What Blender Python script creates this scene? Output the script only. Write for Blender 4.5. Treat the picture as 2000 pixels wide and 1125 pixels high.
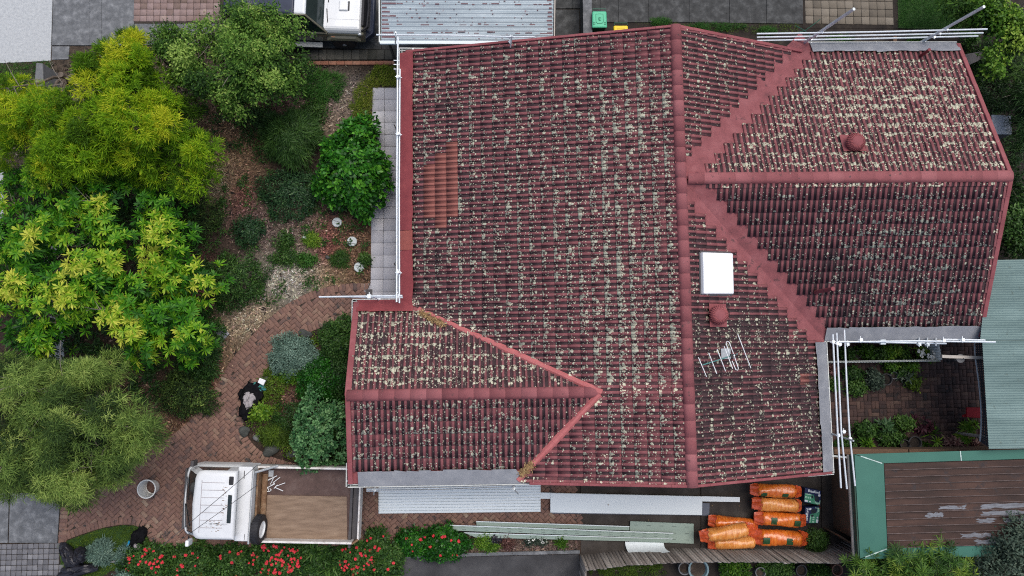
import bpy, math, random
import numpy as np
from mathutils import Vector, Matrix

random.seed(7)
RNG = np.random.default_rng(11)
R_ = math.radians
scene = bpy.context.scene
for o in list(bpy.data.objects):
    bpy.data.objects.remove(o)

# ------------------------------------------------------------------ camera
FOC, CA, CB, CR, CH = 1400.0, 0.096, -0.024, -0.013, 22.2
cam = bpy.data.cameras.new('drone_camera')
cam.sensor_width = 36.0
cam.lens = 36.0 * FOC / 2000.0
cam.clip_end = 500
camo = bpy.data.objects.new('drone_camera', cam)
camo.location = (0, 0, CH)
camo.rotation_euler = (CA, CB, CR)
scene.collection.objects.link(camo)
scene.camera = camo

# ------------------------------------------------------------------ world, sun, exposure
SUN_EL, SUN_AZ = R_(68), R_(35)
world = bpy.data.worlds.new('World')
scene.world = world
world.use_nodes = True
wn = world.node_tree.nodes
wl = world.node_tree.links
bg = wn['Background']
sky = wn.new('ShaderNodeTexSky')
sky.sky_type = 'NISHITA'
sky.sun_disc = False
sky.sun_elevation = SUN_EL
sky.sun_rotation = SUN_AZ
sky.air_density = 1.0
sky.dust_density = 4.0
sky.ozone_density = 1.0
wl.new(sky.outputs[0], bg.inputs[0])
bg.inputs[1].default_value = 0.115
sl = bpy.data.lights.new('sun', 'SUN')
sl.energy = 1.3
sl.angle = R_(50)
sl.color = (1.0, 0.97, 0.93)
so = bpy.data.objects.new('sun', sl)
so.rotation_euler = (R_(90) - SUN_EL, 0, R_(180) - SUN_AZ)
scene.collection.objects.link(so)
vs = scene.view_settings
vs.view_transform = 'Standard'
vs.look = 'None'
vs.gamma = 1.0
vs.use_curve_mapping = False
vs.exposure = 0.55
scene.cycles.max_bounces = 5
scene.cycles.transparent_max_bounces = 6
scene.cycles.use_adaptive_sampling = False
scene.cycles.filter_width = 1.1
scene.cycles.use_denoising = False

# ------------------------------------------------------------------ geometry helpers
_ca, _sa = math.cos(CA), math.sin(CA)
_cb, _sb = math.cos(CB), math.sin(CB)
_cr, _sr = math.cos(CR), math.sin(CR)
ROT = (np.array([[_cr, -_sr, 0], [_sr, _cr, 0], [0, 0, 1]]) @ np.array([[_cb, 0, _sb], [0, 1, 0], [-_sb, 0, _cb]])
       @ np.array([[1, 0, 0], [0, _ca, -_sa], [0, _sa, _ca]]))

def P(x, y, z=0.0):
    """world point at height z seen at photo pixel (x, y)"""
    d = ROT @ np.array([(x - 1000) / FOC, -(y - 562.5) / FOC, -1.0])
    t = (z - CH) / d[2]
    p = np.array([0, 0, CH]) + d * t
    return np.array([p[0], p[1], z])

def Pv(xs, ys, zs):
    d = np.stack([(xs - 1000) / FOC, -(ys - 562.5) / FOC, -np.ones_like(xs)], 1) @ ROT.T
    t = (zs - CH) / d[:, 2]
    p = d * t[:, None]
    p[:, 2] = zs
    return p

def PX(p):
    q = (np.asarray(p, float) - np.array([0, 0, CH])) @ ROT
    return np.stack([1000 + FOC * q[..., 0] / -q[..., 2], 562.5 - FOC * q[..., 1] / -q[..., 2]], -1)

def PP(lst, z=0.0):
    return [P(x, y, z) for x, y in lst]

def inside(pts, poly):
    pts = np.asarray(pts, float)
    x, y = pts[:, 0], pts[:, 1]
    poly = np.asarray(poly, float)[:, :2]
    c = np.zeros(len(pts), bool)
    n = len(poly)
    for i in range(n):
        x1, y1 = poly[i]
        x2, y2 = poly[(i + 1) % n]
        if y1 == y2:
            continue
        m = ((y1 > y) != (y2 > y)) & (x < (x2 - x1) * (y - y1) / (y2 - y1) + x1)
        c ^= m
    return c

def seg_dist(pts, line):
    pts = np.asarray(pts, float)[:, :2]
    best = np.full(len(pts), 1e9)
    for a, b in zip(line[:-1], line[1:]):
        a = np.asarray(a, float)[:2]; b = np.asarray(b, float)[:2]
        d = b - a
        t = np.clip(((pts - a) @ d) / max(d @ d, 1e-9), 0, 1)
        best = np.minimum(best, np.linalg.norm(pts - (a + t[:, None] * d), axis=1))
    return best

ORG = {}

def thing(name, label, cat, loc=(0, 0, 0), group=None):
    o = bpy.data.objects.new(name, None)
    o.empty_display_size = 0.2
    o.location = Vector([float(v) for v in loc])
    scene.collection.objects.link(o)
    o['label'] = label
    o['category'] = cat
    if group:
        o['group'] = group
    ORG[o.name] = np.array([float(v) for v in loc])
    return o

def tag(o, label=None, cat=None, group=None, kind=None):
    if label: o['label'] = label
    if cat: o['category'] = cat
    if group: o['group'] = group
    if kind: o['kind'] = kind
    return o

def finish(name, me, mat, parent, smooth=False):
    if mat:
        me.materials.append(mat)
    if smooth:
        me.polygons.foreach_set('use_smooth', np.ones(len(me.polygons), bool))
    o = bpy.data.objects.new(name, me)
    scene.collection.objects.link(o)
    if parent:
        o.parent = parent
    return o

def np_mesh(name, V, F, attrs=None):
    """V (n,3) array, F (m,k) int array with equal k"""
    me = bpy.data.meshes.new(name)
    V = np.ascontiguousarray(V, np.float32)
    F = np.ascontiguousarray(F, np.int32)
    m, k = F.shape
    me.vertices.add(len(V))
    me.vertices.foreach_set('co', V.ravel())
    me.loops.add(m * k)
    me.loops.foreach_set('vertex_index', F.ravel())
    me.polygons.add(m)
    me.polygons.foreach_set('loop_start', np.arange(0, m * k, k, dtype=np.int32))
    me.update(calc_edges=True)
    for nm, (typ, data) in (attrs or {}).items():
        a = me.attributes.new(nm, typ, 'POINT')
        a.data.foreach_set('color' if typ == 'FLOAT_COLOR' else 'value', np.ascontiguousarray(data, np.float32).ravel())
    return me

def origin_of(parent):
    while parent is not None:
        if parent.name in ORG:
            return ORG[parent.name]
        parent = parent.parent
    return np.zeros(3)

class MB:
    """collects faces given in world coordinates; build() links them as one mesh"""
    def __init__(s):
        s.v = []; s.f = []
    def add(s, vs_, fs):
        n = len(s.v)
        s.v += [tuple(float(c) for c in q) for q in vs_]
        s.f += [tuple(i + n for i in f) for f in fs]
        return s
    def prism(s, poly, z0, z1):
        n = len(poly)
        a = 0
        for i in range(n):
            a += poly[i][0] * poly[(i + 1) % n][1] - poly[(i + 1) % n][0] * poly[i][1]
        pl = list(poly) if a > 0 else list(poly)[::-1]
        vs_ = [(p[0], p[1], z0) for p in pl] + [(p[0], p[1], z1) for p in pl]
        fs = [tuple(range(n))[::-1], tuple(range(n, 2 * n))]
        fs += [(i, (i + 1) % n, n + (i + 1) % n, n + i) for i in range(n)]
        return s.add(vs_, fs)
    def sheet(s, poly, z=None):
        pl = [(p[0], p[1], p[2] if z is None else z) for p in poly]
        a = sum(pl[i][0] * pl[(i + 1) % len(pl)][1] - pl[(i + 1) % len(pl)][0] * pl[i][1] for i in range(len(pl)))
        if a < 0: pl = pl[::-1]
        return s.add(pl, [tuple(range(len(pl)))])
    def hull8(s, b, t):
        """4 bottom + 4 top points (same winding)"""
        return s.add(list(b) + list(t), [(3, 2, 1, 0), (4, 5, 6, 7), (0, 1, 5, 4), (1, 2, 6, 5), (2, 3, 7, 6), (3, 0, 4, 7)])
    def box(s, c, size, ex=(1, 0, 0), ey=None, ez=(0, 0, 1), taper=1.0):
        ex = np.asarray(ex, float); ex = ex / np.linalg.norm(ex)
        ez = np.asarray(ez, float); ez = ez / np.linalg.norm(ez)
        ey = np.cross(ez, ex) if ey is None else np.asarray(ey, float)
        c = np.asarray(c, float)
        h = np.asarray(size, float) / 2
        def q(i, j, k):
            tp = taper if k > 0 else 1
            return c + ex * i * h[0] * tp + ey * j * h[1] * tp + ez * k * h[2]
        return s.hull8([q(-1, -1, -1), q(1, -1, -1), q(1, 1, -1), q(-1, 1, -1)], [q(-1, -1, 1), q(1, -1, 1), q(1, 1, 1), q(-1, 1, 1)])
    def bar(s, a, b, w, h, up=(0, 0, 1)):
        a = np.asarray(a, float); b = np.asarray(b, float)
        ex = b - a; L = np.linalg.norm(ex); ex = ex / L
        up = np.asarray(up, float)
        ey = np.cross(up, ex); ey /= max(np.linalg.norm(ey), 1e-6)
        ez = np.cross(ex, ey)
        return s.box((a + b) / 2, (L, w, h), ex, ey, ez)
    def tube(s, path, r, n=8, cap=True):
        path = [np.asarray(p, float) for p in path]
        m = len(path)
        rr = [r] * m if np.isscalar(r) else list(r)
        vs_ = []
        for i, p in enumerate(path):
            d = path[min(i + 1, m - 1)] - path[max(i - 1, 0)]
            d = d / max(np.linalg.norm(d), 1e-9)
            ref = np.array([0, 0, 1.0]) if abs(d[2]) < .9 else np.array([1.0, 0, 0])
            u = np.cross(ref, d); u /= np.linalg.norm(u)
            w = np.cross(d, u)
            for k in range(n):
                t = 2 * math.pi * k / n
                vs_.append(p + rr[i] * (u * math.cos(t) + w * math.sin(t)))
        fs = []
        for i in range(m - 1):
            for k in range(n):
                fs.append((i * n + k, i * n + (k + 1) % n, (i + 1) * n + (k + 1) % n, (i + 1) * n + k))
        if cap:
            fs.append(tuple(range(n))[::-1])
            fs.append(tuple(range((m - 1) * n, m * n)))
        return s.add(vs_, fs)
    def lathe(s, prof, c, n=24, ax=(0, 0, 1), top=True, bot=True):
        """prof: list of (radius, distance along ax)"""
        ax = np.asarray(ax, float); ax /= np.linalg.norm(ax)
        ref = np.array([1.0, 0, 0]) if abs(ax[0]) < .9 else np.array([0, 1.0, 0])
        u = np.cross(ax, ref); u /= np.linalg.norm(u)
        w = np.cross(ax, u)
        c = np.asarray(c, float)
        vs_ = [c + ax * h + r * (u * math.cos(2 * math.pi * k / n) + w * math.sin(2 * math.pi * k / n)) for r, h in prof for k in range(n)]
        fs = [(i * n + k, i * n + (k + 1) % n, (i + 1) * n + (k + 1) % n, (i + 1) * n + k) for i in range(len(prof) - 1) for k in range(n)]
        if bot: fs.append(tuple(range(n))[::-1])
        if top: fs.append(tuple(range((len(prof) - 1) * n, len(prof) * n)))
        return s.add(vs_, fs)
    def build(s, name, mat, parent=None, smooth=False, bevel=0.0):
        me = bpy.data.meshes.new(name)
        o_ = origin_of(parent)
        me.from_pydata([(v[0] - o_[0], v[1] - o_[1], v[2] - o_[2]) for v in s.v], [], s.f)
        me.update()
        o = finish(name, me, mat, parent, smooth)
        if bevel > 0:
            b = o.modifiers.new('bevel', 'BEVEL')
            b.width = bevel; b.segments = 2; b.limit_method = 'ANGLE'; b.angle_limit = R_(40)
        if smooth:
            me.polygons.foreach_set('use_smooth', np.ones(len(me.polygons), bool))
            try:
                me.set_sharp_from_angle(angle=R_(42))
            except Exception:
                pass
        return o

# ------------------------------------------------------------------ materials
def nodes_of(name):
    m = bpy.data.materials.new(name)
    m.use_nodes = True
    nt = m.node_tree
    return m, nt.nodes, nt.links, nt.nodes['Principled BSDF']

def c4(c):
    return (c[0], c[1], c[2], 1.0)

def ramp(nd, stops, interp='LINEAR'):
    r = nd.new('ShaderNodeValToRGB')
    r.color_ramp.interpolation = interp
    e = r.color_ramp.elements
    while len(e) > 1:
        e.remove(e[0])
    e[0].position = stops[0][0]; e[0].color = c4(stops[0][1])
    for p, c in stops[1:]:
        k = e.new(p); k.color = c4(c)
    return r

def math_n(nd, ln, op, a, b=None, clamp=False):
    n = nd.new('ShaderNodeMath')
    n.operation = op; n.use_clamp = clamp
    for i, v in enumerate((a, b)):
        if v is None: continue
        if isinstance(v, (int, float)): n.inputs[i].default_value = v
        else: ln.new(v, n.inputs[i])
    return n.outputs[0]

def mix_n(nd, ln, fac, a, b, blend='MIX'):
    n = nd.new('ShaderNodeMix')
    n.data_type = 'RGBA'; n.blend_type = blend
    if isinstance(fac, (int, float)): n.inputs[0].default_value = fac
    else: ln.new(fac, n.inputs[0])
    for i, v in ((6, a), (7, b)):
        if isinstance(v, tuple): n.inputs[i].default_value = c4(v)
        else: ln.new(v, n.inputs[i])
    return n.outputs[2]

def noise_n(nd, ln, scale, detail=4, rough=.55, vec=None, dist=0.0):
    n = nd.new('ShaderNodeTexNoise')
    n.inputs['Scale'].default_value = scale
    n.inputs['Detail'].default_value = detail
    n.inputs['Roughness'].default_value = rough
    n.inputs['Distortion'].default_value = dist
    if vec is not None: ln.new(vec, n.inputs['Vector'])
    return n.outputs['Fac']

def pos_n(nd):
    return nd.new('ShaderNodeNewGeometry').outputs['Position']

def mat(name, stops, scale=6.0, rough=.8, bump=.0, bscale=None, detail=5, metal=0.0, spec=.3, stretch=None, spots=None, attr=None, coat=0.0):
    """noise driven colour between the stops; spots = (colour, scale, threshold) adds flecks of dirt or wear; attr = tint shifts the ramp"""
    m, nd, ln, bs = nodes_of(name)
    v = pos_n(nd)
    if stretch:
        mp = nd.new('ShaderNodeMapping'); mp.inputs['Scale'].default_value = stretch
        ln.new(v, mp.inputs['Vector']); v = mp.outputs[0]
    f = noise_n(nd, ln, scale, detail, .6, v)
    f = math_n(nd, ln, 'MULTIPLY_ADD', f, 1.8); nd_last = f.node; nd_last.inputs[2].default_value = -.4
    if attr:
        a = nd.new('ShaderNodeAttribute'); a.attribute_name = attr
        f = math_n(nd, ln, 'ADD', math_n(nd, ln, 'MULTIPLY', f, .35), math_n(nd, ln, 'MULTIPLY', a.outputs['Fac'], .75))
    r = ramp(nd, stops)
    ln.new(f, r.inputs[0])
    col = r.outputs[0]
    if spots:
        for sc_, ss, th in spots:
            g = noise_n(nd, ln, ss, 6, .7, pos_n(nd))
            k = math_n(nd, ln, 'MULTIPLY', math_n(nd, ln, 'SUBTRACT', g, th), 14, True)
            col = mix_n(nd, ln, k, col, sc_)
    ln.new(col, bs.inputs['Base Color'])
    bs.inputs['Roughness'].default_value = rough
    bs.inputs['Metallic'].default_value = metal
    bs.inputs['Specular IOR Level'].default_value = spec
    bs.inputs['Coat Weight'].default_value = coat
    if bump > 0:
        b = nd.new('ShaderNodeBump')
        b.inputs['Strength'].default_value = bump
        b.inputs['Distance'].default_value = .02
        ln.new(noise_n(nd, ln, bscale or scale * 6, 5, .65, v), b.inputs['Height'])
        ln.new(b.outputs[0], bs.inputs['Normal'])
    return m

def leaf_mat(name, stops, rough=.55, trans=.25):
    m, nd, ln, bs = nodes_of(name)
    a = nd.new('ShaderNodeAttribute'); a.attribute_name = 'tint'
    r = ramp(nd, stops)
    ln.new(a.outputs['Fac'], r.inputs[0])
    ln.new(r.outputs[0], bs.inputs['Base Color'])
    bs.inputs['Roughness'].default_value = rough
    bs.inputs['Specular IOR Level'].default_value = .25
    t = nd.new('ShaderNodeBsdfTranslucent')
    ln.new(r.outputs[0], t.inputs[0])
    mx = nd.new('ShaderNodeMixShader')
    mx.inputs[0].default_value = trans
    ln.new(bs.outputs[0], mx.inputs[1]); ln.new(t.outputs[0], mx.inputs[2])
    ln.new(mx.outputs[0], nd['Material Output'].inputs[0])
    return m

def col_mat(name, rough=.9):
    m, nd, ln, bs = nodes_of(name)
    a = nd.new('ShaderNodeAttribute'); a.attribute_name = 'col'
    ln.new(a.outputs['Color'], bs.inputs['Base Color'])
    bs.inputs['Roughness'].default_value = rough
    bs.inputs['Specular IOR Level'].default_value = .15
    return m

M = {}
M['soil'] = mat('soil', [(0, (.018, .014, .011)), (.5, (.05, .037, .028)), (1, (.10, .075, .055))], 3, .95, .8, 40)
M['soil_dark'] = mat('dark_soil', [(0, (.010, .009, .008)), (.6, (.028, .022, .018)), (1, (.05, .045, .03))], 3, .95, .6, 40)
M['concrete_light'] = mat('pale_concrete', [(0, (.30, .315, .325)), (.5, (.385, .405, .415)), (1, (.46, .48, .485))], 12, .9, .35, 60, spots=[((.22, .23, .23), 26, .62)])
M['concrete_dark'] = mat('weathered_concrete', [(0, (.07, .075, .08)), (.5, (.13, .137, .145)), (1, (.25, .26, .27))], 5, .9, .35, 60, detail=9, spots=[((.055, .055, .055), 18, .62)])
M['concrete_black'] = mat('mouldy_concrete', [(0, (.022, .023, .023)), (.5, (.05, .052, .052)), (1, (.12, .125, .125))], 4, .9, .35, 50, detail=9, spots=[((.016, .017, .016), 14, .6)])
M['concrete_brown'] = mat('brown_stained_concrete', [(0, (.022, .019, .017)), (.5, (.042, .036, .032)), (1, (.08, .072, .065))], 1.5, .9, .35, 60, detail=9)
M['asphalt'] = mat('driveway_asphalt', [(0, (.028, .028, .03)), (.5, (.05, .05, .053)), (1, (.085, .085, .088))], 1.3, .9, .5, 90, detail=9)
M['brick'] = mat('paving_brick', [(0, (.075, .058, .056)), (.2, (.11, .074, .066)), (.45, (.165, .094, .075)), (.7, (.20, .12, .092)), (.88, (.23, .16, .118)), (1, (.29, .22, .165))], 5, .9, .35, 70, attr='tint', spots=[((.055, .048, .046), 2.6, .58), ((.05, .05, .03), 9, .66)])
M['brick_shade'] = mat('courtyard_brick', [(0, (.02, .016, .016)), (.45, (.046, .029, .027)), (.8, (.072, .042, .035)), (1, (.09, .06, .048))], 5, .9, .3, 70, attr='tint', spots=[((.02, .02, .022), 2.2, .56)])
M['joint_sand'] = mat('joint_sand', [(0, (.02, .017, .014)), (1, (.06, .048, .038))], 8, .95)
M['paver_grey'] = mat('grey_paver', [(0, (.33, .33, .36)), (.5, (.42, .42, .45)), (1, (.51, .51, .535))], 3, .85, .2, 70, attr='tint', spots=[((.15, .15, .155), 8, .64)])
M['paver_cobble'] = mat('cobble_paver', [(0, (.085, .085, .092)), (.5, (.14, .14, .15)), (1, (.21, .21, .22))], 4, .9, .3, 70, attr='tint')
M['paver_tan'] = mat('tan_paver', [(0, (.09, .078, .062)), (.5, (.145, .125, .098)), (1, (.20, .175, .14))], 4, .9, .3, 70, attr='tint', spots=[((.05, .05, .04), 6, .62)])
M['paver_pink'] = mat('pink_paver', [(0, (.12, .09, .07)), (.35, (.20, .14, .125)), (.75, (.27, .20, .19)), (1, (.38, .30, .22))], 5, .9, .3, 70, attr='tint', spots=[((.09, .06, .05), 7, .6)])
M['block_mossy'] = mat('mossy_block', [(0, (.03, .032, .026)), (.5, (.065, .064, .055)), (1, (.11, .105, .09))], 4, .9, .4, 50, attr='tint')
M['terracotta_edge'] = mat('terracotta_brick', [(0, (.10, .055, .042)), (.5, (.22, .095, .062)), (1, (.30, .16, .11))], 5, .9, .3, attr='tint')
M['white_paint'] = mat('white_paint', [(0, (.60, .63, .64)), (1, (.78, .80, .80))], 3, .4, coat=.2)
M['gutter'] = mat('cream_gutter', [(0, (.50, .52, .49)), (1, (.66, .67, .63))], 4, .5)
M['gutter_in'] = mat('gutter_bed', [(0, (.08, .10, .10)), (1, (.20, .23, .23))], 5, .7)
M['red_mesh'] = mat('red_guard_mesh', [(0, (.17, .030, .036)), (.6, (.22, .042, .047)), (1, (.27, .06, .06))], 3, .6, .4, 120, spots=[((.33, .14, .14), 30, .73)])
M['orange_mesh'] = mat('orange_guard_mesh', [(0, (.22, .055, .045)), (1, (.30, .085, .068))], 5, .6, .4, 120)
M['grey_mesh'] = mat('grey_guard_mesh', [(0, (.17, .18, .20)), (.6, (.235, .245, .265)), (1, (.31, .32, .33))], 3, .7, .4, 130, spots=[((.08, .08, .085), 7, .69), ((.45, .47, .47), 22, .73)])
M['red_paint'] = mat('red_roof_paint', [(0, (.17, .045, .05)), (.5, (.23, .066, .072)), (1, (.29, .10, .105))], 2.5, .75, .3, 60, spots=[((.12, .05, .055), 5, .64), ((.45, .36, .33), 34, .74)])
M['red_valley'] = mat('painted_valley', [(0, (.14, .048, .052)), (.45, (.215, .068, .073)), (1, (.275, .10, .105))], 3, .8, .5, 50, spots=[((.085, .040, .042), 3.2, .60), ((.42, .37, .34), 30, .74)])
M['flashing'] = mat('flashing_red', [(0, (.33, .085, .085)), (1, (.46, .15, .145))], 3, .6, .3, 40)
M['wall_brick'] = mat('house_wall_brick', [(0, (.10, .05, .04)), (1, (.2, .11, .08))], 12, .9)
M['galv'] = mat('galvanised_tube', [(0, (.55, .60, .62)), (1, (.78, .82, .84))], 8, .35, metal=.35)
M['alu'] = mat('dull_aluminium', [(0, (.30, .32, .33)), (1, (.45, .47, .48))], 8, .45, metal=.3)
M['black'] = mat('black_rubber', [(0, (.012, .012, .014)), (1, (.03, .03, .034))], 10, .6)
M['black_cloth'] = mat('black_cloth', [(0, (.004, .004, .005)), (1, (.012, .012, .014))], 10, .95, .6, 30, spec=.05)
M['black_plastic'] = mat('black_plastic_bag', [(0, (.010, .010, .014)), (1, (.03, .03, .038))], 6, .28, .5, 12)
M['glass_dark'] = mat('tinted_glass', [(0, (.010, .016, .016)), (1, (.022, .034, .033))], 2, .06, spec=.6)
M['navy'] = mat('navy_paint', [(0, (.016, .022, .045)), (1, (.03, .04, .07))], 4, .3)
M['olive'] = mat('olive_car_paint', [(0, (.12, .115, .085)), (1, (.17, .165, .125))], 3, .35, metal=.2, coat=.4)
M['car_white'] = mat('white_car_paint', [(0, (.58, .61, .62)), (1, (.68, .70, .71))], 2, .25, coat=.6)
M['truck_white'] = mat('worn_white_paint', [(0, (.50, .52, .53)), (.35, (.60, .62, .63)), (1, (.68, .70, .71))], 2.2, .45, spots=[((.30, .24, .18), 7, .70), ((.46, .44, .40), 16, .68)])
M['tray_white'] = mat('chipped_white_rail', [(0, (.40, .37, .33)), (.5, (.62, .60, .57)), (1, (.72, .72, .70))], 6, .5, spots=[((.20, .12, .08), 9, .60)])
M['tray_floor'] = mat('rusty_tray_floor', [(0, (.05, .032, .028)), (.5, (.09, .056, .048)), (1, (.14, .10, .088))], 3, .75, .3, 40, spots=[((.2, .16, .14), 8, .68)])
M['rust_tan'] = mat('rusty_tan_steel', [(0, (.10, .05, .025)), (.5, (.19, .11, .06)), (1, (.30, .22, .14))], 8, .8, .4)
M['ply'] = mat('plywood', [(0, (.13, .088, .06)), (.5, (.205, .142, .098)), (1, (.275, .20, .142))], 3.4, .8, .2, 30, detail=9, stretch=(.6, 3, 1), spots=[((.11, .07, .045), 7, .70), ((.40, .23, .16), 1.4, .68)])
M['steel_dark'] = mat('dark_steel', [(0, (.045, .042, .045)), (1, (.085, .08, .082))], 6, .6)
M['grey_lining'] = mat('grey_tail_lining', [(0, (.06, .058, .062)), (1, (.105, .10, .105))], 6, .7)
M['chrome'] = mat('chrome', [(0, (.6, .6, .62)), (1, (.8, .8, .82))], 4, .2, metal=1)
M['amber'] = mat('amber_lens', [(0, (.30, .09, .02)), (1, (.36, .12, .03))], 4, .3)
M['headlight'] = mat('headlight_glass', [(0, (.5, .53, .55)), (1, (.75, .78, .8))], 20, .1, metal=.4)
M['sheet_blue'] = mat('new_pale_sheet', [(0, (.58, .65, .68)), (1, (.66, .72, .745))], 1.2, .45, stretch=(.3, 2, 1))
M['sheet_dark'] = mat('blue_grey_sheet', [(0, (.075, .09, .12)), (1, (.11, .125, .16))], 2, .5)
M['board_green'] = mat('grey_green_board', [(0, (.20, .27, .235)), (1, (.27, .345, .30))], 2, .6, stretch=(.3, 2, 1), spots=[((.15, .2, .175), 9, .70)])
M['print_dark'] = mat('dark_print', [(0, (.10, .14, .125)), (1, (.14, .18, .16))], 20, .7)
M['shed_green'] = mat('green_flashing', [(0, (.024, .105, .078)), (1, (.038, .14, .104))], 1.5, .5, spots=[((.028, .09, .07), 4, .68)])
M['shed_dark_green'] = mat('dark_green_fascia', [(0, (.016, .05, .035)), (1, (.028, .07, .05))], 2, .6)
M['sealant'] = mat('pale_sealant', [(0, (.3, .42, .38)), (1, (.5, .6, .56))], 30, .7)
M['shed_rust'] = mat('rusty_roof_pan', [(0, (.014, .008, .006)), (.45, (.038, .019, .014)), (1, (.075, .038, .027))], 1.6, .7, .3, 30, stretch=(.5, 2.5, 1), spots=[((.028, .02, .02), 2.2, .58), ((.19, .16, .15), 30, .74)])
M['shed_worn'] = mat('worn_zinc_patch', [(0, (.06, .055, .06)), (.5, (.13, .14, .16)), (1, (.21, .22, .24))], 8, .6, stretch=(.5, 3, 1), spots=[((.065, .05, .05), 6, .57)])
M['lip_pale'] = mat('pale_pan_edge', [(0, (.03, .02, .018)), (1, (.16, .12, .11))], 5, .7)
M['patio_roof'] = mat('pale_teal_sheet', [(0, (.085, .135, .13)), (.5, (.135, .20, .19)), (1, (.19, .27, .255))], 2, .7, .2, 40, spots=[((.10, .14, .125), 6, .60), ((.06, .075, .06), 2.6, .66)], stretch=(.25, 1.6, 1))
M['carport_roof'] = mat('weathered_zinc', [(0, (.21, .25, .28)), (.5, (.29, .345, .375)), (1, (.38, .44, .47))], 2, .5, .15, 40, metal=.2, stretch=(.4, 2, 1), spots=[((.17, .075, .085), 3.4, .63), ((.12, .12, .13), 14, .68)])
M['zinc_rust'] = mat('rust_streak', [(0, (.09, .05, .055)), (.6, (.14, .075, .085)), (1, (.22, .15, .155))], 8, .75, stretch=(1, 3, 1), spots=[((.35, .4, .43), 7, .60)])
M['paling'] = mat('grey_paling', [(0, (.10, .088, .08)), (.5, (.19, .17, .155)), (1, (.30, .28, .26))], 7, .9, .4, 40, attr='tint', stretch=(1, 1, .25))
M['timber'] = mat('tan_timber', [(0, (.10, .062, .04)), (.6, (.19, .115, .07)), (1, (.28, .18, .11))], 5, .85, .3, 40, stretch=(1, 3, 1), attr='tint')
M['bin_green'] = mat('mint_green_lid', [(0, (.075, .43, .25)), (1, (.10, .50, .30))], 3, .5)
M['bin_dark_green'] = mat('dark_green_bin', [(0, (.012, .07, .045)), (1, (.02, .10, .065))], 3, .5)
M['bin_mark'] = mat('moulded_lid_mark', [(0, (.02, .17, .10)), (1, (.03, .2, .12))], 3, .6)
M['bin_yellow'] = mat('yellow_lid', [(0, (.72, .50, .015)), (1, (.80, .58, .03))], 3, .5)
M['bin_yellow_mark'] = mat('yellow_lid_mark', [(0, (.5, .33, .01)), (1, (.55, .38, .02))], 3, .6)
M['skylight'] = mat('white_acrylic', [(0, (.70, .74, .76)), (1, (.76, .79, .80))], 2, .3, coat=.3)
M['stone_white'] = mat('pale_disc', [(0, (.42, .47, .47)), (1, (.56, .60, .60))], 8, .8, spots=[((.25, .27, .26), 20, .66)])
M['panel_white'] = mat('chalky_white_panel', [(0, (.42, .46, .50)), (1, (.58, .62, .66))], 4, .7, spots=[((.3, .32, .34), 18, .66)])
M['bag_orange'] = mat('orange_film', [(0, (.36, .055, .008)), (.5, (.60, .14, .016)), (1, (.72, .27, .05))], 7, .22, .5, 16, spec=.5, stretch=(3, .6, 1), coat=.5)
M['bag_red'] = mat('gathered_red_film', [(0, (.32, .04, .012)), (.6, (.52, .085, .025)), (1, (.62, .16, .06))], 8, .25, .8, 14, spec=.5, coat=.4)
M['bag_gold'] = mat('tan_roll_in_film', [(0, (.40, .10, .02)), (.5, (.60, .23, .05)), (1, (.74, .42, .16))], 7, .25, .4, 30, stretch=(4, .5, 1), coat=.4)
M['label_green'] = mat('dark_green_label', [(0, (.012, .045, .018)), (1, (.025, .075, .03))], 12, .4)
M['box_navy'] = mat('navy_carton', [(0, (.012, .02, .07)), (1, (.018, .03, .09))], 4, .45)
M['box_green'] = mat('green_carton_print', [(0, (.035, .19, .11)), (.6, (.06, .27, .16)), (1, (.18, .42, .28))], 5, .45)
M['box_black'] = mat('dark_carton_print', [(0, (.012, .018, .03)), (1, (.02, .03, .04))], 5, .5)
M['print_white'] = mat('white_print', [(0, (.6, .66, .72)), (1, (.75, .78, .8))], 5, .5)
M['print_pale_green'] = mat('pale_green_print', [(0, (.28, .55, .40)), (1, (.4, .62, .5))], 5, .5)
M['print_red'] = mat('red_print', [(0, (.4, .03, .03)), (1, (.45, .05, .05))], 5, .5)
M['red_cloth'] = mat('red_seat', [(0, (.26, .008, .015)), (1, (.34, .015, .02))], 5, .7)
M['terracotta'] = mat('terracotta', [(0, (.13, .065, .045)), (1, (.22, .11, .075))], 8, .85)
M['pot_blue'] = mat('blue_grey_pot', [(0, (.13, .21, .235)), (1, (.20, .29, .31))], 8, .5)
M['pot_dark'] = mat('dark_pot', [(0, (.02, .02, .022)), (1, (.045, .045, .048))], 8, .6)
M['pot_grey'] = mat('grey_pot', [(0, (.10, .105, .11)), (1, (.17, .175, .18))], 8, .7)
M['bark'] = mat('bark', [(0, (.06, .045, .035)), (1, (.17, .14, .115))], 8, .9, .5)
M['twig'] = mat('pale_twig', [(0, (.14, .12, .10)), (1, (.26, .23, .20))], 8, .9)
M['cable'] = mat('cable', [(0, (.03, .03, .035)), (1, (.07, .07, .075))], 8, .7)
M['cloth_grey'] = mat('grey_cloth', [(0, (.25, .23, .24)), (1, (.38, .36, .37))], 8, .9)
M['teal'] = mat('teal_plastic', [(0, (.03, .16, .15)), (1, (.05, .22, .2))], 5, .4)
M['blue'] = mat('bright_blue_plastic', [(0, (.01, .21, .42)), (1, (.03, .28, .5))], 5, .4)
M['rock'] = mat('garden_rock', [(0, (.025, .028, .026)), (.6, (.055, .06, .056)), (1, (.11, .115, .105))], 6, .9, .6, 30)
M['lattice'] = mat('dark_lattice', [(0, (.03, .03, .034)), (1, (.06, .06, .066))], 6, .8)
M['picket'] = mat('white_picket', [(0, (.42, .46, .45)), (1, (.58, .62, .60))], 6, .6)
M['beam_cream'] = mat('cream_beam', [(0, (.34, .31, .27)), (1, (.46, .42, .37))], 5, .6)
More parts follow.
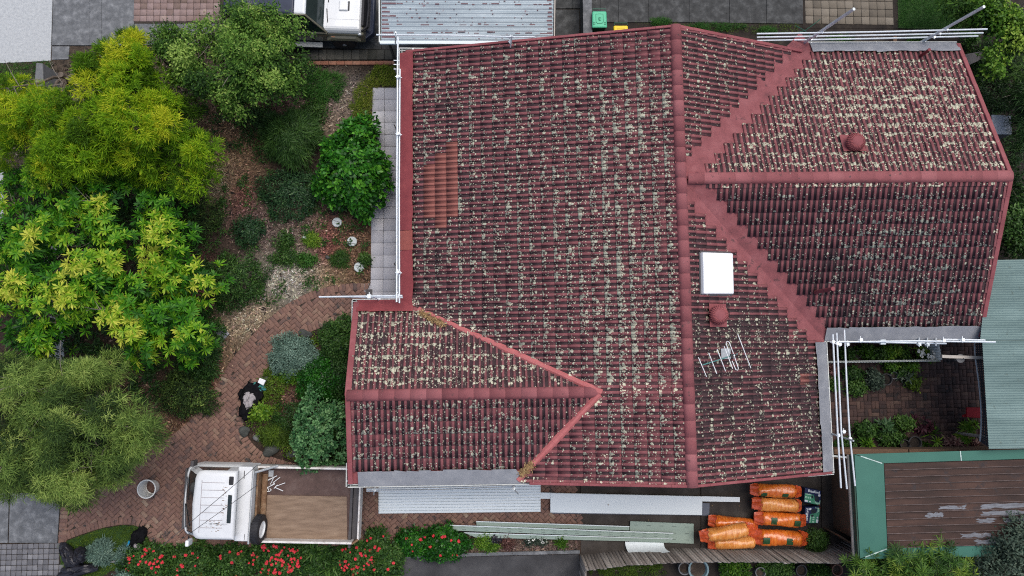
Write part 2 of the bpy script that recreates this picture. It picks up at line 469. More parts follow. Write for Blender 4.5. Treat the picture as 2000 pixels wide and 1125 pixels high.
M['flower'] = mat('red_petal', [(0, (.42, .015, .025)), (.6, (.56, .035, .05)), (1, (.68, .10, .10))], 9, .6)
M['flower_white'] = mat('white_petal', [(0, (.65, .66, .6)), (1, (.8, .8, .76))], 9, .6)
M['bucket_in'] = mat('white_bucket_plastic', [(0, (.50, .52, .51)), (1, (.66, .67, .65))], 5, .5)
M['dirt_red'] = mat('reddish_dirt', [(0, (.08, .045, .035)), (1, (.17, .10, .08))], 14, .95, .7)
M['flake'] = col_mat('leaf_litter')
M['ground_col'] = None

def roof_tile_material():
    m, nd, ln, bs = nodes_of('lichen_roof_tile')
    pos = pos_n(nd)
    a = nd.new('ShaderNodeAttribute'); a.attribute_name = 'wear'
    sp = nd.new('ShaderNodeSeparateColor'); ln.new(a.outputs['Color'], sp.inputs[0])
    moss, lich, fresh = sp.outputs[0], sp.outputs[1], sp.outputs[2]
    b = nd.new('ShaderNodeAttribute'); b.attribute_name = 'prof'
    sb_ = nd.new('ShaderNodeSeparateColor'); ln.new(b.outputs['Color'], sb_.inputs[0])
    roll, along, shade = sb_.outputs[0], sb_.outputs[1], sb_.outputs[2]
    n1 = noise_n(nd, ln, 7, 6, .7, pos)
    n2 = noise_n(nd, ln, 38, 4, .7, pos)
    n3 = noise_n(nd, ln, 1.1, 3, .6, pos)
    red = ramp(nd, [(0, (.130, .052, .056)), (.5, (.21, .073, .078)), (1, (.285, .104, .108))])
    ln.new(math_n(nd, ln, 'MULTIPLY_ADD', n1, 1.5), red.inputs[0]); red.inputs[0].links[0].from_node.inputs[2].default_value = -.25
    # dark growth: prefers the pans, patchy
    k = math_n(nd, ln, 'ADD', math_n(nd, ln, 'MULTIPLY', moss, 1.15), math_n(nd, ln, 'MULTIPLY', math_n(nd, ln, 'SUBTRACT', .62, roll), 1.15))
    k = math_n(nd, ln, 'ADD', k, math_n(nd, ln, 'MULTIPLY', math_n(nd, ln, 'SUBTRACT', n1, .5), 1.35))
    k = math_n(nd, ln, 'ADD', k, math_n(nd, ln, 'MULTIPLY', math_n(nd, ln, 'SUBTRACT', n3, .5), 1.2))
    k = math_n(nd, ln, 'MULTIPLY', math_n(nd, ln, 'SUBTRACT', k, .31), 1.8, True)
    dark = ramp(nd, [(0, (.018, .016, .017)), (.6, (.038, .029, .032)), (1, (.07, .05, .052))])
    ln.new(n2, dark.inputs[0])
    col = mix_n(nd, ln, math_n(nd, ln, 'MULTIPLY', k, .92), red.outputs[0], dark.outputs[0])
    # fresh orange replacement tiles
    org = ramp(nd, [(0, (.11, .045, .038)), (.5, (.24, .085, .07)), (1, (.34, .13, .105))])
    ln.new(math_n(nd, ln, 'ADD', math_n(nd, ln, 'MULTIPLY', roll, .55), math_n(nd, ln, 'MULTIPLY', n1, .5)), org.inputs[0])
    col = mix_n(nd, ln, fresh, col, org.outputs[0])
    # lichen: round colonies of several sizes; each cell holds a colony or not, most of them on the lower half of a tile
    fall = math_n(nd, ln, 'SUBTRACT', 1.45, math_n(nd, ln, 'MULTIPLY', along, 1.75))
    fall = math_n(nd, ln, 'MAXIMUM', fall, .06)
    patch = math_n(nd, ln, 'MULTIPLY_ADD', noise_n(nd, ln, 4, 4, .65, pos), 4.6)
    patch.node.inputs[2].default_value = -1.6
    patch = math_n(nd, ln, 'MAXIMUM', patch, .12)
    dens = math_n(nd, ln, 'MULTIPLY', math_n(nd, ln, 'MULTIPLY', lich, fall), patch)
    mask = None
    for scl, gain, flat_, r0, r1 in ((7.5, 1.25, -.34, .26, .42), (11, 1.3, -.22, .28, .44), (17, .85, .02, .26, .42), (28, .4, .16, .26, .40)):
        v = nd.new('ShaderNodeTexVoronoi')
        v.inputs['Scale'].default_value = scl
        v.inputs['Randomness'].default_value = 1
        ln.new(pos, v.inputs['Vector'])
        sc2 = nd.new('ShaderNodeSeparateColor'); ln.new(v.outputs['Color'], sc2.inputs[0])
        here = math_n(nd, ln, 'ADD', math_n(nd, ln, 'MULTIPLY', dens, gain), math_n(nd, ln, 'MULTIPLY', lich, flat_))
        on = math_n(nd, ln, 'LESS_THAN', sc2.outputs[0], here)
        rad = math_n(nd, ln, 'ADD', math_n(nd, ln, 'MULTIPLY', sc2.outputs[1], r1 - r0), math_n(nd, ln, 'MULTIPLY_ADD', dens, .10)); rad.node.inputs[1].links[0].from_node.inputs[2].default_value = r0
        d = math_n(nd, ln, 'ADD', v.outputs['Distance'], math_n(nd, ln, 'MULTIPLY', math_n(nd, ln, 'SUBTRACT', n2, .5), .45))
        q = math_n(nd, ln, 'MULTIPLY', on, math_n(nd, ln, 'MULTIPLY', math_n(nd, ln, 'SUBTRACT', rad, d), 12, True))
        mask = q if mask is None else math_n(nd, ln, 'MAXIMUM', mask, q)
    mask = math_n(nd, ln, 'MULTIPLY', mask, math_n(nd, ln, 'SUBTRACT', 1.0, fresh))
    lc = ramp(nd, [(0, (.30, .29, .18)), (.45, (.56, .55, .41)), (1, (.76, .75, .61))])
    ln.new(n2, lc.inputs[0])
    col = mix_n(nd, ln, math_n(nd, ln, 'MULTIPLY', mask, .92), col, lc.outputs[0])
    ln.new(col, bs.inputs['Base Color'])
    bs.inputs['Roughness'].default_value = .85
    bs.inputs['Specular IOR Level'].default_value = .2
    bp = nd.new('ShaderNodeBump'); bp.inputs['Strength'].default_value = .5; bp.inputs['Distance'].default_value = .01
    ln.new(math_n(nd, ln, 'ADD', n2, mask), bp.inputs['Height'])
    ln.new(bp.outputs[0], bs.inputs['Normal'])
    return m
M['tile'] = roof_tile_material()

# ------------------------------------------------------------------ many alike pieces: the largest in view one by one, the rest joined
def pieces(name, V, F, C, AX, AY, AZ, tint, material, parent, limit=300, rank=None, variants=7, attr='tint', extra=None):
    """V,F template; C,AX,AY,AZ (n,3) origin and axes; tint (n,) or (n,3); extra = per template vertex attributes"""
    n = len(C)
    V = np.asarray(V, float); F = np.asarray(F, int)
    if n == 0: return
    W = C[:, None, :] + V[None, :, 0:1] * AX[:, None, :] + V[None, :, 1:2] * AY[:, None, :] + V[None, :, 2:3] * AZ[:, None, :]
    order = np.argsort(rank) if rank is not None else np.arange(n)
    single = order[:limit]; rest = order[limit:]
    oo = origin_of(parent)
    tint = np.asarray(tint, float)
    typ = 'FLOAT' if tint.ndim == 1 else 'FLOAT_COLOR'
    def tv(t, k):
        if typ == 'FLOAT': return np.repeat(t, k)
        t4 = np.concatenate([t, np.ones((len(t), 1))], 1)
        return np.repeat(t4, k, 0)
    ex = extra or {}
    cache = {}
    for i in single:
        q = np.round(tint[i] * (variants - 1)) / (variants - 1)
        key = tuple(np.atleast_1d(q))
        if key not in cache:
            at = {attr: (typ, tv(np.asarray(q, float).reshape((1,) if typ == 'FLOAT' else (1, 3)), len(V)))}
            for nm, (ty, d) in ex.items(): at[nm] = (ty, d)
            me = np_mesh(name, V, F, at)
            me.materials.append(material)
            cache[key] = me
        o = bpy.data.objects.new(name, cache[key])
        m4 = Matrix([[AX[i][0], AY[i][0], AZ[i][0], C[i][0] - oo[0]], [AX[i][1], AY[i][1], AZ[i][1], C[i][1] - oo[1]],
                     [AX[i][2], AY[i][2], AZ[i][2], C[i][2] - oo[2]], [0, 0, 0, 1]])
        o.matrix_basis = m4
        scene.collection.objects.link(o)
        o.parent = parent
    if len(rest):
        k = len(V)
        VV = (W[rest] - oo).reshape(-1, 3)
        FF = (F[None] + (np.arange(len(rest)) * k)[:, None, None]).reshape(-1, F.shape[1])
        at = {attr: (typ, tv(tint[rest], k))}
        for nm, (ty, d) in ex.items(): at[nm] = (ty, np.tile(d, (len(rest), 1) if np.ndim(d) == 2 else len(rest)))
        me = np_mesh(name, VV, FF, at)
        o = finish(name + 's', me, material, parent)
        o['kind'] = 'stuff'

def slab_tmpl(w, l, h, b=.006):
    """top-bevelled block, centred, top at z=h"""
    x, y = w / 2, l / 2
    V = [(-x, -y, 0), (x, -y, 0), (x, y, 0), (-x, y, 0), (-x, -y, h - b), (x, -y, h - b), (x, y, h - b), (-x, y, h - b),
         (-x + b, -y + b, h), (x - b, -y + b, h), (x - b, y - b, h), (-x + b, y - b, h)]
    F = [(0, 1, 5, 4), (1, 2, 6, 5), (2, 3, 7, 6), (3, 0, 4, 7), (4, 5, 9, 8), (5, 6, 10, 9), (6, 7, 11, 10), (7, 4, 8, 11), (8, 9, 10, 11)]
    return V, F

def flat_axes(ang, n=None):
    ang = np.asarray(ang, float)
    z = np.zeros_like(ang); o = np.ones_like(ang)
    return np.stack([np.cos(ang), np.sin(ang), z], 1), np.stack([-np.sin(ang), np.cos(ang), z], 1), np.stack([z, z, o], 1)

def tilt(AX, AY, AZ, s):
    """small random tilts so that pieces are not perfectly level"""
    n = len(AX)
    a = RNG.normal(0, s, n)[:, None]; b = RNG.normal(0, s, n)[:, None]
    X = AX + AZ * a; Y = AY + AZ * b
    X /= np.linalg.norm(X, axis=1, keepdims=True); Y /= np.linalg.norm(Y, axis=1, keepdims=True)
    return X, Y, np.cross(X, Y)

def visible_rank(C, cx=700, cy=800):
    """smaller = shows larger in the photograph (open ground first)"""
    q = PX(C)
    r = np.hypot(q[:, 0] - cx, q[:, 1] - cy)
    hid = (q[:, 0] < -5) | (q[:, 0] > 2005) | (q[:, 1] < -5) | (q[:, 1] > 1130)
    hid |= (q[:, 0] > 355) & (q[:, 0] < 702) & (q[:, 1] > 903) & (q[:, 1] < 1065)
    hid |= (q[:, 0] > 683) & (q[:, 1] < 946) & (q[:, 0] < 1625)
    return r + hid * 1e5

# ------------------------------------------------------------------ the ground
def structure(name, poly_px, z, m, thick=None, label=None):
    b = MB()
    pts = PP(poly_px, z)
    if thick: b.prism(pts, z - thick, z)
    else: b.sheet(pts, z)
    o = b.build(name, m)
    o['kind'] = 'structure'
    if label: o['label'] = label
    return o

g = MB().sheet([(-90, -90), (90, -90), (90, 90), (-90, 90)], -.03).build('ground', M['soil_dark'])
tag(g, 'dark bare soil under the whole block of houses', kind='structure')

# garden bed colours: real patches of bark, pale gravel, red chips and dark humus
BL = [  # px, py, rx, ry, colour, weight
    (440, 270, 55, 75, (.27, .165, .095), 1.0), (425, 345, 45, 50, (.25, .20, .13), .9), (455, 235, 60, 30, (.20, .12, .075), .8),
    (470, 380, 22, 40, (.17, .055, .05), .8), (645, 195, 45, 35, (.27, .22, .18), .9), (560, 190, 60, 30, (.10, .06, .05), .7),
    (670, 165, 40, 20, (.12, .11, .10), .6), (640, 240, 30, 18, (.26, .20, .15), .7), (480, 420, 40, 40, (.13, .085, .075), .7),
    (600, 450, 60, 45, (.16, .115, .09), .9), (640, 470, 25, 38, (.22, .065, .055), .9), (690, 490, 40, 70, (.17, .10, .062), 1.0),
    (560, 545, 62, 38, (.36, .34, .28), 1.0), (640, 545, 45, 25, (.27, .19, .11), .9), (545, 460, 45, 45, (.14, .11, .095), .7),
    (470, 630, 48, 30, (.34, .27, .19), 1.0), (430, 700, 32, 60, (.27, .19, .12), .9), (500, 600, 30, 22, (.30, .24, .17), .8),
    (420, 745, 20, 50, (.22, .10, .075), .8), (330, 845, 60, 30, (.19, .12, .07), .8), (350, 820, 40, 35, (.15, .075, .055), .7),
    (370, 600, 30, 30, (.15, .05, .045), .7), (385, 540, 30, 40, (.13, .055, .05), .6), (560, 780, 40, 60, (.13, .07, .05), .7),
    (600, 680, 50, 20, (.09, .06, .05), .5), (760, 1075, 30, 26, (.20, .12, .09), .8), (1000, 1068, 160, 16, (.15, .105, .085), .6),
    (300, 200, 120, 160, (.12, .09, .07), .5), (150, 300, 160, 160, (.10, .085, .065), .5), (250, 800, 100, 80, (.12, .08, .055), .6)]

def garden_col(q):
    base = np.array([.042, .032, .026])
    n = len(q)
    acc = np.tile(base, (n, 1)) * .35; w = np.full(n, .35)
    for x, y, rx, ry, c, k in BL:
        d2 = ((q[:, 0] - x) / rx) ** 2 + ((q[:, 1] - y) / ry) ** 2
        ww = k * np.exp(-d2 * 1.1) * 1.6
        acc += ww[:, None] * np.array(c); w += ww
    return acc / w[:, None], np.clip((w - .35) / 1.4, 0, 1)

def garden_material():
    m, nd, ln, bs = nodes_of('garden_soil')
    a = nd.new('ShaderNodeAttribute'); a.attribute_name = 'col'
    p = pos_n(nd)
    f = math_n(nd, ln, 'ADD', math_n(nd, ln, 'MULTIPLY', noise_n(nd, ln, 30, 6, .8, p), .6), math_n(nd, ln, 'MULTIPLY', noise_n(nd, ln, 5, 5, .7, p), .4))
    r = ramp(nd, [(.33, (.18, .17, .16)), (.5, (.75, .74, .73)), (.66, (1.9, 1.8, 1.7))])
    ln.new(f, r.inputs[0])
    ln.new(mix_n(nd, ln, 1.0, a.outputs['Color'], r.outputs[0], 'MULTIPLY'), bs.inputs['Base Color'])
    bs.inputs['Roughness'].default_value = .95
    bs.inputs['Specular IOR Level'].default_value = .1
    b = nd.new('ShaderNodeBump'); b.inputs['Strength'].default_value = .8; b.inputs['Distance'].default_value = .03
    ln.new(f, b.inputs['Height']); ln.new(b.outputs[0], bs.inputs['Normal'])
    return m
M['ground_col'] = garden_material()

def garden_sheet(name, x0, x1, y0, y1, z, step=8):
    xs = np.arange(x0, x1 + 1, step); ys = np.arange(y0, y1 + 1, step)
    gx, gy = np.meshgrid(xs, ys)
    q = np.stack([gx.ravel(), gy.ravel()], 1).astype(float)
    Vv = Pv(q[:, 0], q[:, 1], np.full(len(q), z))
    Vv[:, 2] += RNG.normal(0, .003, len(q)) - .014
    col, _ = garden_col(q)
    nx, ny = len(xs), len(ys)
    i = (np.arange(ny - 1)[:, None] * nx + np.arange(nx - 1)[None]).ravel()
    F = np.stack([i, i + nx, i + nx + 1, i + 1], 1)
    me = np_mesh(name, Vv, F, {'col': ('FLOAT_COLOR', np.concatenate([col, np.ones((len(col), 1))], 1))})
    o = finish(name, me, M['ground_col'], None)
    o['kind'] = 'structure'
    return o
tag(garden_sheet('garden_soil', -60, 740, 90, 1190, -.012), 'mulched garden bed soil with bark and gravel patches left of the house')
tag(garden_sheet('garden_border', 740, 1140, 1040, 1100, -.012), 'narrow soil border under the shrubs along the driveway')

PATH = [(716, 553), (690, 553), (650, 557), (605, 570), (562, 592), (522, 624), (482, 666), (450, 704), (425, 750), (400, 788), (368, 825), (320, 862), (262, 890), (205, 914), (165, 938),
        (128, 963), (119, 985), (114, 1061), (150, 1047), (198, 1031), (240, 1024), (268, 1026), (285, 1040), (296, 1062), (308, 1066), (500, 1070), (715, 1066), (745, 1052), (790, 1046), (900, 1035), (1000, 1042), (1132, 1044),
        (1132, 928), (1000, 880), (850, 860), (685, 860), (680, 905), (575, 905), (520, 890), (487, 862), (474, 830), (480, 795), (500, 757), (520, 722), (545, 690), (578, 662), (618, 643), (660, 630), (700, 624), (718, 610)]
structure('path_bed', PATH, -.004, M['joint_sand'], label='sandy bed under the herringbone brick path and driveway')
path_root = bpy.data.objects.new('brick_path', None)
scene.collection.objects.link(path_root)
tag(path_root, 'curving herringbone brick path that widens into the driveway', kind='structure')

def herringbone(poly_w, ang, org, keep=None):
    W = .1165
    p = np.array([q[:2] for q in poly_w])
    c, s = math.cos(ang), math.sin(ang)
    L = (p - org) @ np.array([[c, -s], [s, c]])
    x0, y0 = np.floor(L.min(0) / W).astype(int) - 3
    x1, y1 = np.ceil(L.max(0) / W).astype(int) + 3
    cs, an = [], []
    for j in range(y0, y1):
        for k in range((x0 - j) // 4 - 1, (x1 - j) // 4 + 1):
            cs.append(((j + 4 * k + 1) * W, (j + .5) * W)); an.append(0)
            cs.append(((j + 4 * k + 3.5) * W, (j + 1) * W)); an.append(math.pi / 2)
    cs = np.array(cs); an = np.array(an) + ang
    w = cs @ np.array([[c, s], [-s, c]]) + org
    k = inside(w, poly_w)
    return w[k], an[k]

def soldier(line, spacing=.118, off=.115, side=1):
    """bricks side by side along a polyline, long side across it"""
    line = [np.asarray(a, float)[:2] for a in line]
    out, ang = [], []
    acc = 0
    for a, b in zip(line[:-1], line[1:]):
        d = b - a; L = np.linalg.norm(d); d /= L
        nrm = np.array([-d[1], d[0]]) * side
        t = acc
        while t < L:
            out.append(a + d * t + nrm * off); ang.append(math.atan2(nrm[1], nrm[0])); t += spacing
        acc = t - L
    return np.array(out), np.array(ang)

def smooth_line(pts, k=3):
    for _ in range(k):
        q = [pts[0]]
        for a, b in zip(pts[:-1], pts[1:]):
            a = np.asarray(a, float); b = np.asarray(b, float)
            q += [a * .75 + b * .25, a * .25 + b * .75]
        pts = q + [pts[-1]]
    return pts

OUTER = smooth_line([(716, 553), (690, 553), (650, 557), (605, 570), (562, 592), (522, 624), (482, 666), (450, 704), (425, 750), (400, 788), (368, 825), (320, 862), (262, 890), (205, 914), (165, 938), (128, 963)], 2)
INNER = smooth_line([(575, 905), (520, 890), (487, 862), (474, 830), (480, 795), (500, 757), (520, 722), (545, 690), (578, 662), (618, 643), (660, 630), (700, 624)], 2)
LAWN = smooth_line([(114, 1061), (150, 1047), (198, 1031), (240, 1024), (268, 1026), (285, 1040), (296, 1062)], 2)
LOWER = [(308, 1066), (500, 1069), (715, 1065), (745, 1052), (790, 1046), (900, 1036), (1000, 1042), (1132, 1044)]
STREET = [(128, 963), (119, 985), (114, 1061)]
pw = PP(PATH, 0)
hb, ha = herringbone(pw, R_(43), np.array([0.0, 0.0]))
edges = [[P(x, y) for x, y in l] for l in (OUTER, INNER, LAWN, STREET, LOWER)]
far = np.min([seg_dist(hb, e) for e in edges], axis=0) > .19
hb, ha = hb[far], ha[far]
sb, sa = [], []
for e, sd in zip(edges, (1, 1, 1, 1, 1)):
    a, b = soldier(e, side=sd)
    if inside(a, pw).mean() < .5: a, b = soldier(e, side=-sd)
    k = inside(a, pw); sb.append(a[k]); sa.append(b[k])
bc = np.concatenate([hb] + sb); ba = np.concatenate([ha] + sa)
bc = np.concatenate([bc, np.full((len(bc), 1), -.03)], 1)
bc[:, 2] += RNG.normal(0, .003, len(bc))
X, Y, Z = tilt(*flat_axes(ba + RNG.normal(0, .015, len(ba))), .012)
tv_ = np.clip(RNG.normal(.5, .17, len(bc)) + .14 * np.sin(bc[:, 0] * 1.3 + 1) * np.cos(bc[:, 1] * 1.1), 0, 1)
BV, BF = slab_tmpl(.226, .110, .05, .007)
pieces('brick', BV, BF, bc, X, Y, Z, tv_, M['brick'], path_root, 300, visible_rank(bc, 420, 800))

def slabs(name, label, mat_, polys, z=.0, gap=.012, thick=.12, base=True):
    """concrete slabs: every slab is a piece of its own"""
    r = bpy.data.objects.new(name, None); scene.collection.objects.link(r)
    tag(r, label, kind='structure')
    for pl in polys:
        w = PP(pl, z)
        c = np.mean(w, axis=0)
        w2 = []
        for q in w:
            d = c - q; L = np.linalg.norm(d)
            w2.append(q + d / L * gap)
        MB().prism(w2, z - thick, z).build('slab', mat_, r, bevel=.006)
    return r

slabs('footpath', 'pale concrete footpath slab at the street corner', M['concrete_light'],
      [[(-80, -80), (106, -80), (103, 0), (99, 119), (-80, 128)]])
slabs('side_strip', 'pale concrete strip seen through the leaves at the street edge', M['concrete_light'],
      [[(-80, 330), (7, 330), (7, 500), (-80, 500)], [(86, 480), (128, 480), (126, 590), (84, 590)], [(86, 592), (126, 592), (124, 790), (84, 790)]], .0)
slabs('driveway_slabs', 'grey weathered concrete slabs of the neighbouring driveway', M['concrete_dark'],
      [[(106, -80), (174, -80), (174, 89), (101, 89)], [(174, -80), (198, -80), (198, 89), (174, 89)], [(198, -80), (262, -80), (262, 89), (198, 89)],
       [(262, 46), (420, 46), (420, 88), (262, 88)], [(101, 90), (136, 90), (134, 116), (100, 117)]])
slabs('carport_drive', 'dark concrete driveway under the parked off-road car', M['concrete_black'],
      [[(420, 46), (437, 46), (437, -90), (560, -90), (560, 94), (420, 90)], [(560, -90), (672, -90), (672, 95), (560, 94)], [(672, -90), (745, -90), (745, 97), (672, 95)], [(745, -90), (925, -90), (925, 97), (745, 97)], [(925, -90), (1085, -90), (1085, 100), (925, 97)]])
slabs('side_yard_slabs', 'mouldy dark concrete slabs of the neighbouring side yard', M['concrete_black'],
      [[(1085, -90), (1118, -90), (1118, 17), (1085, 17)], [(1085, 18), (1132, 18), (1132, 110), (1085, 110)], [(1118, -90), (1134, -90), (1134, 17), (1118, 17)], [(1156, -90), (1173, -90), (1173, 44), (1156, 44)], [(1173, -90), (1208, -90), (1208, 44), (1173, 44)], [(1208, -90), (1266, -90), (1266, 44), (1208, 44)],
       [(1266, -90), (1346, -90), (1346, 44), (1266, 44)], [(1346, -90), (1425, -90), (1425, 45), (1346, 44)], [(1425, -90), (1497, -90), (1497, 46), (1425, 45)], [(1497, -90), (1568, -90), (1569, 47), (1497, 46)]])
slabs('work_yard_slabs', 'brown stained concrete slabs beneath the stacked sheets and orange rolls', M['concrete_brown'],
      [[(1134, 880), (1368, 880), (1368, 1074), (1134, 1088)], [(1369, 880), (1604, 880), (1604, 1070), (1369, 1074)], [(1605, 850), (1700, 850), (1700, 1085), (1605, 1072)]])
slabs('street_slabs', 'dark concrete crossover slabs at the lower street corner', M['concrete_dark'],
      [[(-80, 960), (18, 962), (15, 1061), (-80, 1061)], [(19, 962), (126, 965), (117, 985), (112, 1061), (16, 1061)]])
dr = slabs('neighbour_driveway', 'black neighbouring driveway beyond the low kerb', M['asphalt'], [[(700, 1130), (775, 1090), (900, 1087), (1132, 1082), (1134, 1190), (690, 1190)]], -.005)
kb = MB()
kl = PP([(775, 1087), (900, 1083), (1000, 1080), (1132, 1077)])
for a, b in zip(kl[:-1], kl[1:]): kb.bar(a + [0, 0, .02], b + [0, 0, .02], .1, .1)
tag(kb.build('kerb', M['concrete_dark'], dr, bevel=.01))

def paver_field(name, label, org_px, nx, ny, sx, sy, m, h=.05, ang=0.0, gap=.008, z=0.0, keep=None, jitter=.0):
    r = bpy.data.objects.new(name, None); scene.collection.objects.link(r)
    tag(r, label, kind='structure')
    o = P(*org_px)
    ii, jj = np.meshgrid(np.arange(nx), np.arange(ny)); ii = ii.ravel(); jj = jj.ravel()
    lx = (ii + .5) * sx; ly = -(jj + .5) * sy
    c, s = math.cos(ang), math.sin(ang)
    C = np.stack([o[0] + lx * c - ly * s, o[1] + lx * s + ly * c, np.full(len(lx), z - h)], 1)
    if keep is not None:
        k = inside(PX(C), keep); C = C[k]
    C[:, 2] += RNG.normal(0, .002, len(C))
    A = tilt(*flat_axes(np.full(len(C), ang) + RNG.normal(0, .006 + jitter, len(C))), .006)
    Vt, Ft = slab_tmpl(sx - gap, sy - gap, h, .005)
    pieces('paver', Vt, Ft, C, *A, np.clip(RNG.normal(.5, .26, len(C)), 0, 1), m, r, 300)
    return r
paver_field('paver_path', 'grey square paver path along the left eaves', (727.5, 171), 3, 18, .3845, .3845, M['paver_grey'], ang=-.004)
structure('paver_bed', [(727, 170), (792, 170), (792, 592), (727, 592)], -.012, M['joint_sand'], label='bed under the grey paver path')
slabs('step_strip', 'narrow pale concrete strip between brick path and grey pavers', M['paver_grey'], [[(711, 553), (726, 553), (726, 600), (711, 600)]])
paver_field('pink_paving', 'pinkish rectangular pavers beside the neighbouring driveway', (263, -42), 13, 7, .21, .205, M['paver_pink'], gap=.012)
paver_field('cobble_paving', 'small grey cobble pavers at the lower street corner', (-60, 1064), 20, 13, .155, .155, M['paver_cobble'], keep=[(-80, 1063), (113, 1063), (127, 1128), (132, 1190), (-80, 1190)], gap=.016, jitter=.03)
paver_field('tan_paving', 'mossy tan square pavers of the upper yard', (1571, -30), 11, 5, .265, .265, M['paver_tan'], ang=-.02, gap=.014)
structure('tan_bed', [(1568, -60), (1756, -60), (1756, 55), (1568, 55)], -.02, M['soil_dark'], label='mossy bed under the tan pavers')
structure('pink_bed', [(262, -60), (437, -60), (437, 46), (262, 46)], -.02, M['joint_sand'], label='bed under the pinkish pavers')
structure('cobble_bed', [(-80, 1062), (113, 1062), (128, 1128), (134, 1190), (-80, 1190)], -.02, M['soil_dark'], label='bed under the cobble pavers')
# block edging by the parked car, terracotta bricks below it
eb = paver_field('block_edging', 'row of dark mossy blocks along the neighbouring driveway', (590, 97.5), 12, 1, .262, .335, M['block_mossy'], h=.08, ang=.0, gap=.012, z=.03)
te = paver_field('terracotta_edging', 'row of terracotta edging bricks below the mossy blocks', (596, 120), 12, 1, .25, .13, M['terracotta_edge'], h=.08, gap=.01, z=.045)

# courtyard bricks
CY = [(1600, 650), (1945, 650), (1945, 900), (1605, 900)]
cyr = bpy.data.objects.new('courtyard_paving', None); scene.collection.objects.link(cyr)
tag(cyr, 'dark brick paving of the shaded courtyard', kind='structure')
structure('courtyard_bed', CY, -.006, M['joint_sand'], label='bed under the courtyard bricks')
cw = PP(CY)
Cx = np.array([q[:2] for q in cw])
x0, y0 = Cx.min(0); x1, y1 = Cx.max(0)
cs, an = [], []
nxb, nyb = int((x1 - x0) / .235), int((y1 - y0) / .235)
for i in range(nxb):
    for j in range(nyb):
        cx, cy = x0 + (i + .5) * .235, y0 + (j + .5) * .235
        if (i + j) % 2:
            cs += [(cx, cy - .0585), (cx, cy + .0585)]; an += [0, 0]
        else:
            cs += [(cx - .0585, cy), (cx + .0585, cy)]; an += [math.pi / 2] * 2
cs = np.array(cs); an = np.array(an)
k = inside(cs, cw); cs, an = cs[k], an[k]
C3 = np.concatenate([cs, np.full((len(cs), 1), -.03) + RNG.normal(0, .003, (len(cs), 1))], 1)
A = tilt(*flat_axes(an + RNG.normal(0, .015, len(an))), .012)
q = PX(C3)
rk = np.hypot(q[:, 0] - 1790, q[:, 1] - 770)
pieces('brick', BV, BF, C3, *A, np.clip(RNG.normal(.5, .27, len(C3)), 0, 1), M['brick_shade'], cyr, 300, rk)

# ------------------------------------------------------------------ the house
XL, XG, XR, XW, XA = -2.52, 4.86, 9.126, 13.517, -3.74
Y0, Y1 = 8.611, -3.253
YW, YWA, YWB = 4.535, 8.863, .389
YL, YLA, YLB = -.93, 1.534, -3.20
ZE, ZR, ZRE = 2.60, 4.15, 2.473
MS = (ZR - ZE) / (XG - XL)
def zml(x): return ZE + (x - XL) * MS
V1 = np.array([2.70, YL, zml(2.70)])
V2 = np.array([.56, YLB, zml(.56)])
ZLE = ZE + .02
VT = np.array([XL + .02 / MS, YLA, ZLE])
ZLR = V1[2]; ZLB = V2[2]

house = thing('house', 'big brick house under a lichen-spotted red tiled roof', 'house', (XG, 2.5, 0))
b = MB()
for x0, y0, x1, y1, zt in ((XL + .5, Y1 + .25, XG, Y0 - .2, 2.50), (XG - .01, Y1 + .25, XR - .5, Y0 - .2, 2.40), (XR - .52, YWB + .5, XW - .2, YWA - .5, 2.42), (XA + .22, YLB + .5, XL + .52, YLA - .5, 2.52)):
    b.prism([(x0, y0), (x1, y0), (x1, y1), (x0, y1)], 0, zt)
b.build('wall', M['wall_brick'], house)

class Plane:
    def __init__(s, O, down):
        """O on the eave; down = plan direction of fall, slope given by rise per metre"""
        s.O = np.asarray(O, float)
        d, rise = down
        d = np.asarray(d, float)
        V = np.array([-d[0], -d[1], rise]); s.V = V / np.linalg.norm(V)
        U = np.cross(s.V, np.array([0, 0, 1.0])); s.U = U / np.linalg.norm(U)
        s.N = np.cross(s.U, s.V)
        if s.N[2] < 0: s.U, s.N = -s.U, -s.N
    def uv(s, p):
        d = np.asarray(p, float) - s.O
        return np.array([d @ s.U, d @ s.V])
    def at(s, u, v, n=0.0):
        return s.O + s.U * u + s.V * v + s.N * n
    def zat(s, x, y):
        return s.O[2] - (s.N[0] * (x - s.O[0]) + s.N[1] * (y - s.O[1])) / s.N[2]

RP = dict(
    ML=Plane((XL, Y0, ZE), ((-1, 0), MS)),
    MR=Plane((XR, Y1, ZRE), ((1, 0), (ZR - ZRE) / (XR - XG))),
    WT=Plane((XR, YWA, ZRE), ((0, 1), (ZR - ZRE) / (YWA - YW))),
    WB=Plane((XR, YWB, ZRE), ((0, -1), (ZR - ZRE) / (YW - YWB))),
    LT=Plane((XA, YLA, ZLE), ((0, 1), (ZLR - ZLE) / (YLA - YL))),
    LB=Plane((XA, YLB, ZLB), ((0, -1), (ZLR - ZLB) / (YL - YLB))))
def lift(pl, pts): return [np.array([x, y, pl.zat(x, y)]) for x, y in pts]

